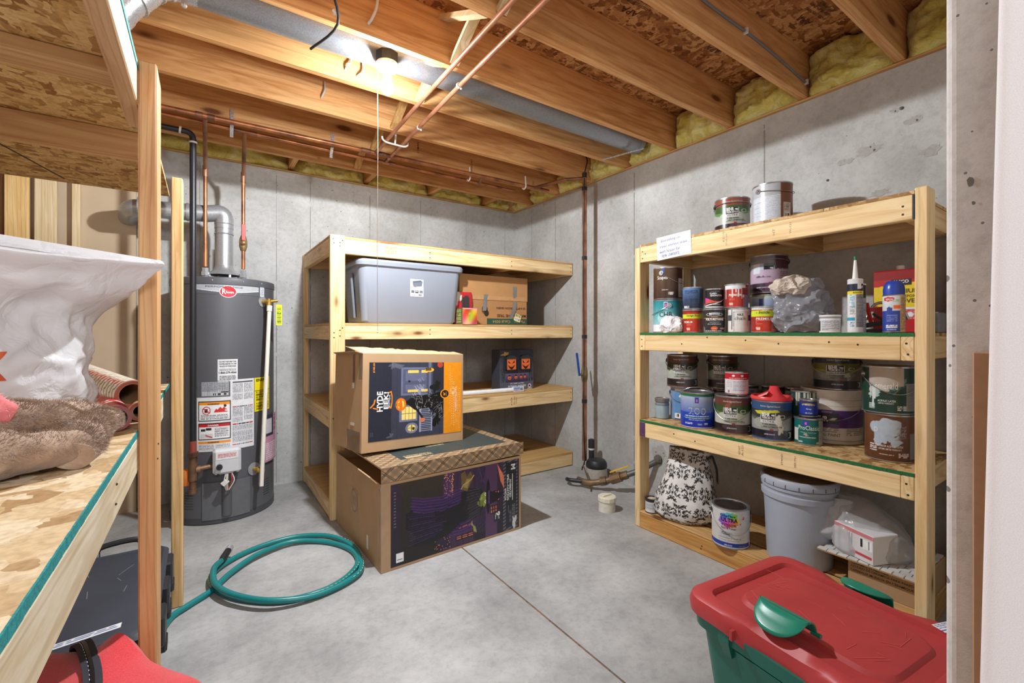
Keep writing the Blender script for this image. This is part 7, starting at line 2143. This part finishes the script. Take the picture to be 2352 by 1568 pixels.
def pour_lid():
    x, y, z = 2.312, 1.108, Z3+.1885
    root = thing('pour_lid', 'red plastic pour spout lid snapped onto the navy gallon can', 'lid', (x, y, z))
    RD = plain('spout_red', (222, 62, 66), .35, mottle=.03)
    m = MB(); m.lathe((x, y, z), [(.0885, .001), (.0925, .004), (.0925, .014), (.088, .020), (.080, .018), (.074, .010), (.03, .010)], 48); m.build('ring', RD, root, smooth=True)
    t = Vector((-x, -y, 0)).normalized(); s = Vector((-t.y, t.x, 0))
    c = Vector((x, y, z))+t*.02
    m = MB(); L = []
    for r_, zz, sh in ((.052, .012, 0), (.036, .028, .004), (.024, .050, .010), (.020, .066, .014), (.019, .070, .014)):
        L.append([tuple(c+s*(.012+r_*math.cos(a))+t*(r_*.7*math.sin(a)+sh)+Vector((0, 0, zz))) for a in np.linspace(0, 2*math.pi, 22, endpoint=False)])
    m.loops(L); m.build('spout', RD, root, smooth=True)
    m = MB(); m.loops([[tuple(c+s*a+t*b+Vector((0, 0, zz))) for a, b, zz in ((-.065, -.02, .012), (-.065, .04, .012), (-.02, .045, .03), (-.02, -.02, .03))], [tuple(c+s*a+t*b+Vector((0, 0, zz))) for a, b, zz in ((-.060, -.018, .018), (-.060, .038, .018), (-.012, .04, .045), (-.012, -.018, .045))]]); m.build('spout_wing', RD, root, smooth=True)
pour_lid()
A = Art(*QT, (16, 104, 100)); A.rect(.44, .52, .72, .95, (50, 70, 170)); A.ell(.48, .84, .012, .06, (210, 120, 170)); A.rect(.30, .38, .12, .62, (206, 210, 206)).rect(.63, .74, .02, .95, (166, 166, 164)).lines(.64, .73, .1, .9, 14, (110, 112, 112), .4); A.lines(.42, .6, .46, .49, 1, (180, 200, 200)).lines(.40, .60, .27, .30, 1, (226, 226, 226)); A.blob(.48, .40, .03, .06, (190, 170, 150), 3, .5); A.lines(.38, .44, .06, .14, 2, (210, 220, 220), .5); A.rect(.60, .63, .05, .12, (190, 180, 130))
can('green quart can with white lettering before the white pail', 2.337, .954, Z3, .0562, .124, A, [((236, 240, 238), 'ProClassic', .004, .080, .088, .020, 0, .0), ((210, 226, 222), 'INTERIOR ACRYLIC LATEX', .0, .036, .06, .005)], -2)
A = Art(60, 40, (40, 60, 160)); A.rect(0, 1, .0, .12, (30, 40, 90)).rect(0, 1, .82, 1, (52, 62, 100)); A.ell(.5, .72, .12, .10, (196, 176, 90)).ell(.5, .66, .11, .09, (40, 60, 160))
can('tiny blue can of stain on top of the green quart can', 2.335, .952, Z3+.128, .0365, .080, A, [((236, 226, 190), 'MINERAL', .0, .056, .03, .007), ((230, 230, 240), 'Gray', .0, .036, .022, .009), ((220, 224, 240), 'GEL STAIN', .0, .018, .028, .006)], 0)
A = Art(120, 60, (206, 202, 194)); A.rect(0, 1, .30, .64, (82, 52, 120)); A.rect(0, 1, 0, .30, (206, 200, 190)); A.rect(.36, .545, .36, .56, (36, 34, 40)); A.blob(.515, .46, .022, .03, (226, 222, 214), 4, .4); A.lines(.40, .54, .20, .30, 3, (110, 100, 90), .4).lines(.58, .72, .14, .28, 4, (110, 100, 90), .35)
A.rect(0, 1, .64, 1, (222, 216, 206)).rect(0, 1, .815, .83, (190, 184, 176)).rect(0, 1, .70, .71, (200, 194, 186)); A.rect(0, 1, .0, .045, (200, 194, 186)).rect(0, 1, .045, .06, (150, 140, 130))
can('white plastic pail with purple band of ceiling paint', 2.525, .932, Z3, .124, .250, A, [((226, 222, 214), 'BEHR', -.040, .1145, .058, .024, 0, .03), ((110, 96, 76), 'CEILING PAINT', -.022, .042, .120, .014, 0, .01), ((200, 190, 220), 'INTERIOR FLAT', -.015, .147, .04, .008)], 0, ('front', .105, 0), plain('white_plastic', (232, 230, 226)), lid=plain('pail_lid', (222, 216, 206), .5), name='paint_pail', cat='paint pail', rim=plain('pail_rim', (226, 220, 210), .5))
A2 = behr((54, 56, 70), (176, 176, 74), (44, 46, 60), (120, 118, 116)); A2.blob(.57, .4, .03, .12, (190, 190, 170), 3, .4)
can('dark gallon can with yellow swoosh standing on the white pail', 2.50, .900, Z3+.2515, .092, .160, A2, behr_text(.092, .160), 4, ('front', .05, -10), EARB)
A = Art(*GAL, (26, 62, 50)); A.rect(.38, .58, .60, .985, (190, 180, 168)); A.blob(.46, .58, .10, .14, (196, 190, 178), 6, .4); A.blob(.42, .40, .04, .10, (170, 190, 190), 7, .5); A.rect(.62, .74, .06, .66, (140, 140, 138)).lines(.63, .73, .1, .62, 18, (110, 110, 110), .4)
for k in range(26): A.stroke([(.50+.05*A.r.rand(), .40+.22*A.r.rand()), (.62, .62+.16*A.r.rand())], .003, (110, 140, 130), .36, .7)
A.drips(.385, .44, .5, .42, 6, .012, (206, 216, 214), 3); A.rect(.385, .60, .60, .985, (186, 176, 164)); A.lines(.38, .42, .06, .20, 4, (200, 214, 210), .5); A.lines(.56, .62, .06, .17, 3, (214, 222, 218), .6)
can('dark green gallon smeared with beige paint, stacked on top beside shelf post', 2.325, .654, Z3+.193, .0845, .190, A, [((232, 234, 232), 'emerald', -.006, .112, .074, .026, 0, .0), ((226, 232, 228), 'ACRYLIC LATEX', -.004, .052, .058, .008, 0, .01), ((206, 214, 210), 'LIMITED WARRANTY', -.006, .042, .05, .006)], 0, ('front', .075, 22))
A = Art(*GAL, (98, 62, 40)); A.grad(0, 1, 0, 1, (92, 54, 34), (112, 74, 48)); A.blob(.47, .70, .105, .34, (176, 190, 204), 5, .3); A.blob(.44, .56, .06, .3, (176, 190, 204), 9, .3); A.blob(.52, .45, .05, .16, (170, 184, 198), 2, .5); A.rect(.63, .72, .06, .62, (130, 126, 124)); A.lines(.36, .41, .18, .34, 4, (226, 222, 218), .6); A.lines(.55, .62, .08, .19, 3, (220, 210, 204), .6); A.lines(.43, .52, .12, .14, 1, (220, 210, 204))
for k in range(16): A.stroke([(.52+.03*A.r.rand(), .45+.3*A.r.rand()), (.60, .5+.3*A.r.rand())], .003, (150, 150, 152), .36, .7)
can('brown gallon with pale blue paint smear, beside shelf post under the dark green can', 2.340, .653, Z3, .0815, .190, A, [((226, 224, 222), 'D', -.050, .125, .014, .018), ((160, 160, 164), 'on', .030, .112, .026, .014), ((232, 228, 224), 'INTERIOR ACRYLIC LATEX', -.004, .062, .085, .008, 0, .01), ((220, 214, 208), 'LIFETIME LIMITED WARRANTY', -.004, .050, .075, .007)], 4)
# half seen cans in the back row
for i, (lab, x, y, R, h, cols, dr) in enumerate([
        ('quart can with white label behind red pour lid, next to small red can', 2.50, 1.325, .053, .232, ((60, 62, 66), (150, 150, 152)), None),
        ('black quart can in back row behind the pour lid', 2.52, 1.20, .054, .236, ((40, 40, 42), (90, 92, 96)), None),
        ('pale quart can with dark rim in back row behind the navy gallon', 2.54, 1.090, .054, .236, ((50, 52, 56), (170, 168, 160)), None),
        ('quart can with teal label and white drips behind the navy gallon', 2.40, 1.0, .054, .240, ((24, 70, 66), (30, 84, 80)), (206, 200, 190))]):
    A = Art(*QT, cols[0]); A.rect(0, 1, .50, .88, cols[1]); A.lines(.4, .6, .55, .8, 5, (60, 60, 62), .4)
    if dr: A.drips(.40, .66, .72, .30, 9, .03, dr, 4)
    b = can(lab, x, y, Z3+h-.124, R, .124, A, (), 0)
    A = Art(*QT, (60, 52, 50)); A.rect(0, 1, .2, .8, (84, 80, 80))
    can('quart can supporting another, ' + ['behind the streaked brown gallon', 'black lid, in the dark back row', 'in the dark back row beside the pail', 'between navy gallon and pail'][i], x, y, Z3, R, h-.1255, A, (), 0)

# --- lowest tier, z .10
Z4 = .1003
A = Art(60, 30, (206, 206, 206)); A.rect(0, 1, .82, 1, (40, 40, 44)).lines(.36, .64, .3, .66, 4, (150, 152, 156), .5).rect(.3, .7, .24, .7, (190, 194, 198), .5).rect(.0, 1, .0, .2, (226, 226, 226)); A.bars(.58, .66, .06, .2)
can('small white jar with black lid band on the lowest tier by the end post', 2.196, 1.735, Z4, .0375, .082, A, (), 0, None, lid=plain('jar_lid_beige', (206, 184, 160), .6, mottle=.2), name='paint_jar', cat='jar', rim=plain('black_plastic', (40, 41, 44)))
A = Art(*GAL, (214, 212, 208)); A.rect(0, 1, .03, .14, (30, 60, 160))
for k, c in enumerate(((240, 210, 60), (120, 200, 80), (70, 190, 200), (80, 110, 220), (150, 80, 200), (220, 60, 160), (236, 120, 60))):
    a = 2*math.pi*k/7; A.blob(.475+.055*math.cos(a), .74+.12*math.sin(a), .045, .11, c, k+3, .35, .9)
A.blob(.475, .72, .045, .10, (206, 90, 200), 22, .4, .8); A.blob(.60, .80, .012, .05, (220, 50, 60), 4, .5); A.blob(.57, .66, .008, .03, (200, 60, 160), 7, .5)
A.rect(.39, .50, .29, .43, (196, 198, 198)).lines(.41, .48, .33, .40, 2, (90, 90, 94), .5).lines(.38, .58, .24, .27, 1, (150, 150, 150)).lines(.38, .56, .18, .20, 1, (120, 120, 124)); A.rect(.68, .73, .06, .40, (190, 190, 190)); A.bars(.68, .72, .06, .18)
can('white gallon can with rainbow splash label on the lowest tier before the damask bag', 2.205, 1.257, Z4, .0870, .193, A, [((30, 30, 34), 'ColorPlace', -.022, .160, .070, .013, 0, .01), ((30, 24, 40), 'ULTRA', -.014, .140, .076, .020, 0, .03), ((60, 50, 70), 'INTERIOR', -.016, .115, .064, .013, 0, .01), ((90, 90, 94), 'Paint & Primer', -.018, .100, .068, .011), ((226, 230, 244), 'SEMI-GLOSS', -.02, .017, .036, .007, 0, .02), ((120, 160, 230), '1 Gallon 3.78 L', .045, .017, .040, .005)], 6, ('front', .085, 6), EARB, lid=plain('lid_brown', (70, 62, 58), .3, .5, mottle=.3))
def damask():
    root = thing('damask_bag', 'black and white damask patterned bag slumped on the lowest tier', 'bag', (2.29, 1.55, Z4))
    keys = [(2.275, 1.555, .1015, .55, -.83, .125, .085), (2.272, 1.56, .125, .55, -.83, .165, .105), (2.275, 1.56, .18, .5, -.86, .172, .110), (2.285, 1.565, .25, .45, -.89, .160, .100), (2.30, 1.57, .33, .4, -.92, .130, .080), (2.315, 1.575, .40, .35, -.93, .112, .060), (2.325, 1.570, .45, .3, -.95, .118, .045), (2.330, 1.565, .485, .3, -.95, .122, .030)]
    L = loft(resample(keys, 200), 360, .020, 11, 7, False, 2.2)
    # open top: pull the front corner down
    A = Art(360, 200, (222, 218, 214))
    r = np.random.RandomState(5)
    K = (30, 26, 26)
    def motif(cu, cv, s, fl):
        for sg in (1, -1):
            for o_, q0, dy in ((.55, .42, .0), (.30, .26, .9), (.42, .30, -.85)):   # leaf scrolls
                P = []
                for k in range(22):
                    t = k/21*4.4; q = s*(1-.18*t)*q0/.42
                    P.append((cu+sg*(o_*s+.36*q*math.cos(t*1.3+.4)), cv+1.75*fl*(q*.5*math.sin(t*1.3+.4)+dy*s*.8)))
                for k in range(0, 21): A.stroke(P[k:k+2], .0062*(1-.5*k/21)+.0015, K, .55)
                for k in (2, 6, 10):
                    A.stroke([P[k], (P[k][0]+sg*.22*s, P[k][1]+.35*s*fl)], .0048, K, .55)
            A.stroke([(cu+sg*s*.12*math.sin(k/10*3.1), cv+1.75*fl*s*(-.7+1.5*k/10)) for k in range(11)], .003, K, .55)
        A.ell(cu, cv+1.5*fl*s, .0035, .014, K); A.ell(cu, cv+.2*fl*s, .004, .016, K)
    for j in range(6):
        for i in range(12):
            motif((i+.5*(j % 2))/11.5+.006*r.randn(), (j+.4)/5.2, .044, 1 if (i+j) % 2 else -1)
    printmesh('cloth', L, A, printed('damask_cloth', .55), root, wrap=True)
    m = MB(); n = 30; m.add([tuple(L[-6, int(360*i/n)]) for i in range(n)], [tuple(range(n))]); m.build('lining', plain('lining', (150, 128, 106), .8), root)
    h = MB(); h.tube(bez([(2.325, 1.46, .45), (2.32, 1.43, .475), (2.33, 1.42, .44), (2.335, 1.41, .40), (2.325, 1.40, .33)], 8), [.006]*33, 10); h.build('handle', plain('handle_black', (40, 36, 34), .7), root, smooth=True)
damask()
def bucket():
    x, y, z = 2.315, .985, Z4
    root = thing('plastic_bucket', 'five gallon pale grey bucket with closed lid on the lowest tier', 'bucket', (x, y, z))
    G = plain('bucket_grey', (168, 174, 188), .42, mottle=.05, scale=6)
    m = MB(); m.lathe((x, y, z), [(.128, .0005), (.133, .004), (.146, .295), (.156, .298), (.157, .322), (.148, .326), (.149, .338), (.156, .341), (.157, .352), (.149, .356), (.149, .362)], 64); m.build('body', G, root, smooth=True)
    m = MB(); m.lathe((x, y, z), [(.152, .356), (.160, .358), (.162, .366), (.160, .384), (.155, .392), (.148, .393), (.144, .386), (.02, .386)], 64); m.build('lid', G, root, smooth=True)
    m = MB(); m.lathe((x, y, z), [(.143, .3865), (.143, .3885), (.004, .3886)], 48); m.build('lid_stain', plain('lid_stain', (132, 116, 98), .7, mottle=.3, scale=16), root, label='brown stain on lid', smooth=True)
    m = MB()
    t0 = math.atan2(-y, -x)
    for k in range(-4, 7):
        a = t0+.33*k
        m.bar((x+.1615*math.cos(a), y+.1615*math.sin(a), z+.360), (x+.1615*math.cos(a), y+.1615*math.sin(a), z+.376), .003, .002)
    m.build('lid_slot', plain('slot_dark', (50, 50, 56), .6), root, kind='stuff')
    A = Art(60, 30, (150, 130, 108)); A.lines(.1, .9, .55, .9, 1, (40, 34, 30)).lines(.15, .85, .1, .4, 1, (40, 34, 30))
    flat('lid_label', (x+.00, y+.055, z+.3892), (.06, -.12, 0), (.05, .02, 0), A, PAPER, root)
bucket()
def tiles():
    root = thing('tile_carton', 'brown carton of ceramic wall tile on the lowest tier near the shelf post', 'box', (2.42, .655, Z4))
    x0, x1, y0, y1, z1 = 2.25, 2.58, .5305, .768, .218
    MB().cbox(x0, x1, y0, y1, Z4, z1, .003).build('body', plain('kraft', (184, 146, 104)), root)
    f = lambda u, v: (x0-.0012, y1-u, v)
    letters('lettering', [('CERAMIC WALL TILE', .075, .198, .125, .012, 0, .01), ('AZULEJO DE CERAMICA PARA PARED', .112, .182, .205, .012, 0, .01), ('CARREAUX MURAUX EN CERAMIQUE', .112, .166, .205, .012, 0, .01)], f, ink((66, 54, 42)), root)
    MB().box(x0-.0012, x0-.0004, y1-.22, y1-.04, .10, .155).build('packing_tape', film('tape_film', (222, 200, 170), .18, .1), root)
    s = thing('tile_sheet', 'sheet of small white mosaic tiles on cardboard, resting on the tile carton', 'tile sheet', (2.40, .70, .2185))
    # the sheet: corner towards the aisle
    o = Vector((2.205, .868, .2195)); ux = Vector((-.005, -.335, 0)); uy = Vector((.36, .0, 0))
    def P(a, b, z): 
        p = o+ux*a+uy*b
        return (p.x, p.y, o.z+z)
    m = MB(); m.loops([[P(0, 0, -.001), P(1, 0, -.001), P(1, 1, -.001), P(0, 1, -.001)], [P(0, 0, .004), P(1, 0, .004), P(1, 1, .004), P(0, 1, .004)]]); m.build('backing', plain('kraft_inside', (170, 130, 88)), s)
    rr = random.Random(4)
    T = [plain('tile_white', (220, 219, 215), .2, mottle=.02), plain('tile_marble', (202, 201, 198), .2, mottle=.1)]
    nu, nv = 9, 12
    base = None
    for j in range(nv):
        for i in range(nu):
            a0, a1 = (i+.05)/nu, (i+.95)/nu; b0, b1 = (j+.06)/nv, (j+.94)/nv
            if j % 2: a0, a1 = min(a0+.4/nu, 1), min(a1+.4/nu, 1)
            if a1-a0 < .02: continue
            m = MB(); z = .0042; h = .0085+rr.uniform(-.0006, .0008)
            m.loops([[P(a0, b0, z), P(a1, b0, z), P(a1, b1, z), P(a0, b1, z)], [P(a0, b0, h), P(a1, b0, h), P(a1, b1, h), P(a0, b1, h)]])
            m.build('tile', T[rr.random() > .6], s)
    # bag of tile boxes
    b = thing('clear_bag', 'knotted clear plastic bag holding white tile boxes, lying on the mosaic sheet', 'bag', (2.36, .72, .229))
    F = film('bag_film', (220, 219, 220), .55, .22)
    L = loft(resample([(2.36, .725, .229, .35, -.93, .125, .11), (2.36, .725, .26, .35, -.93, .135, .12), (2.365, .73, .31, .3, -.95, .128, .115), (2.37, .745, .36, .3, -.95, .105, .09), (2.37, .775, .41, .3, -.95, .07, .055), (2.37, .80, .44, .3, -.95, .04, .02)], 40), 80, .016, 9, 12, True, 3.2)
    mb = MB(); mb.loops([[tuple(p) for p in r] for r in L]); mb.build('film', F, b, smooth=True)
    L = loft(resample([(2.30, .865, .245, .35, -.93, .022, .022), (2.295, .872, .275, .35, -.93, .05, .045), (2.295, .868, .31, .35, -.93, .055, .045), (2.30, .852, .345, .3, -.95, .035, .03), (2.305, .84, .375, .3, -.95, .045, .025), (2.31, .83, .415, .3, -.95, .05, .012), (2.31, .82, .43, .3, -.95, .03, .004)], 40), 60, .020, 15, 16, True, 2.2)
    mb = MB(); mb.loops([[tuple(p) for p in r] for r in L]); mb.build('gathered_top', film('bag_film_dense', (226, 225, 227), .82, .25), b, smooth=True)
    t = thing('tile_box', 'white tile box with red and blue print inside the clear bag', 'box', (2.29, .72, .230))
    M = Matrix.Rotation(math.radians(-38), 4, 'Z')
    t.rotation_euler = (0, 0, math.radians(-22))
    MB().cbox(-.062, .062, -.085, .085, .0005, .115, .002).build('body', plain('white_paper', (232, 231, 234)), t, local=True)
    A = Art(50, 40, (222, 218, 218)); A.rect(.0, 1, .85, 1, (214, 130, 136)); 
    for u in (.12, .16, .40, .46): A.rect(u, u+.02, 0, .82, (110, 124, 150))
    A.rect(.45, .95, .15, .24, (206, 70, 76)); A.bars(.66, .95, .45, .80, n=12)
    flat('box_print', (-.0632, .084, .002), (0, -.168, 0), (0, 0, .112), A, PAPER, t, True)
tiles()

# ================================================================== THE RED AND GREEN BIN IN FRONT
def bin_():
    rz = math.radians(-6.5)
    root = thing('storage_bin', 'green plastic storage bin with red lid before the paint shelf', 'storage bin', (1.345, .500, 0), None, rz)
    GR = plain('bin_green', (14, 104, 88), .36, mottle=.04, scale=5); RD = plain('bin_red', (176, 58, 60), .45, mottle=.09, scale=7); 
    N = 8
    m = MB(); m.loops([rr_loop(.170, .205, .05, 0.001, N), rr_loop(.175, .210, .055, .02, N), rr_loop(.208, .246, .055, .335, N), rr_loop(.222, .260, .055, .338, N), rr_loop(.224, .262, .055, .372, N)]); m.build('body', GR, root, smooth=True, local=True)
    m = MB()
    for y in (-.14, .14):   # moulded ribs and the wide bracket under the handle
        m.loops([[(-.212, y-.012, .30), (-.212, y+.012, .30), (-.20, y+.012, .30), (-.20, y-.012, .30)], [(-.231, y-.016, .345), (-.231, y+.016, .345), (-.21, y+.016, .345), (-.21, y-.016, .345)], [(-.231, y-.016, .37), (-.231, y+.016, .37), (-.21, y+.016, .37), (-.21, y-.016, .37)]])
    m.loops([[(-.200, -.09, .20), (-.200, .09, .20), (-.19, .09, .20), (-.19, -.09, .20)], [(-.222, -.11, .335), (-.222, .11, .335), (-.20, .11, .335), (-.20, -.11, .335)]])
    m.build('side_rib', GR, root, local=True)
    def wav(L, amp=1):
        """the lid dips where the handles sit"""
        out = []
        for (x, y, z) in L:
            k = math.exp(-(y/.105)**4)*(abs(x)/.235)**6
            out.append((x-math.copysign(.020*k*amp, x), y, z-.030*k*amp))
        return out
    def dense(hx, hy, r, z):
        P = rr_loop(hx, hy, r, z, N)
        out = []
        for i, p in enumerate(P):
            q = P[(i+1) % len(P)]
            d = math.dist(p, q)
            k = 16 if i % (N+1) == N else 1
            for j in range(k):
                t = j/k; out.append(tuple(p[a]*(1-t)+q[a]*t for a in range(3)))
        return out
    S_ = [(.229, .267, .06, .372, 1), (.236, .274, .062, .374, 1), (.238, .276, .062, .398, 1), (.232, .270, .058, .416, 1), (.222, .260, .05, .422, .8), (.190, .232, .035, .422, 0), (.184, .226, .032, .4205, 0), (.180, .222, .03, .408, 0), (.130, .185, .055, .407, 0), (.122, .177, .05, .4165, 0), (.118, .173, .048, .4172, 0), (.03, .05, .015, .418, 0)]
    m = MB(); m.loops([wav(dense(*a[:4]), a[4]) for a in S_]); m.build('lid', RD, root, smooth=True, local=True)
    m = MB(); m.box(-.244, -.226, .105, .113, .37, .395); m.box(-.244, -.226, -.113, -.105, .37, .395); m.build('lid_notch', RD, root, local=True)
    # scuffs
    r = random.Random(3); m = MB()
    for k in range(26):
        x, y = r.uniform(-.11, .11), r.uniform(-.16, .16)
        a = r.uniform(0, 3.1); l = r.uniform(.01, .07)
        m.bar((x, y, .4188), (x+l*math.cos(a), y+l*math.sin(a), .4188), .0008, .0004)
    m.build('scratch', plain('scratch_red', (214, 96, 92), .6), root, local=True, kind='stuff')
    # the two locking handles
    H = plain('handle_green', (20, 128, 104), .3, mottle=.03)
    def handle(up):
        nl, ns = 24, 8
        V = []; cy = .03; hl = .062
        for j in range(ns+1):
            for i in range(nl+1):
                t = -1+2*i/nl; s = j/ns
                wd = math.sqrt(max(0, 1-abs(t)**2.4))
                y = cy+hl*t
                if up:   # thrown open: a saddle standing over the lid, its tongue hanging outward
                    x = -.146-.066*s*wd-.004*(s > 0); z = .466+.004*math.sin(math.pi*min(1, 2*s))-.034*s**1.4*wd
                else:
                    x = .262-.072*s*wd; z = .412+.020*min(1, 3*s)*wd-.002*s
                V.append((x, y, z))
        m = MB(); k = nl+1
        m.add(V, [(j*k+i, j*k+i+1, (j+1)*k+i+1, (j+1)*k+i) for j in range(ns) for i in range(nl)])
        if up:
            W_ = []
            for j in range(7):   # the hinge side curls down to the lid
                a = j/6
                for i in range(nl+1):
                    t = -1+2*i/nl
                    W_.append((-.146+.030*math.sin(a*1.5), cy+hl*t, .466-.036*(1-math.cos(a*1.5))))
            m.add(W_, [(j*k+i, j*k+i+1, (j+1)*k+i+1, (j+1)*k+i) for j in range(6) for i in range(nl)])
            for e in (-1, 1): m.tube([(-.118, cy+e*(hl-.012), .430), (-.118, cy+e*(hl+.010), .430)], .0055, 10)
        else:
            W_ = [(.262+.002*j, cy+hl*(-1+2*i/nl), .412-.045*j/4) for j in range(5) for i in range(nl+1)]
            m.add(W_, [(j*k+i, j*k+i+1, (j+1)*k+i+1, (j+1)*k+i) for j in range(4) for i in range(nl)])
        o = m.build('locking_handle', H, root, smooth=True, local=True)
        sd = o.modifiers.new('thick', 'SOLIDIFY'); sd.thickness = .0045
    handle(True); handle(False)
    A = Art(30, 20, (232, 232, 236)); A.rect(0, 1, .2, .3, (60, 80, 170)).lines(.1, .9, .4, .9, 3, (120, 130, 180))
    flat('care_sticker', (.18, -.17, .4225), (.05, -.012, 0), (.010, .03, 0), A, PAPER, root, True)
bin_()
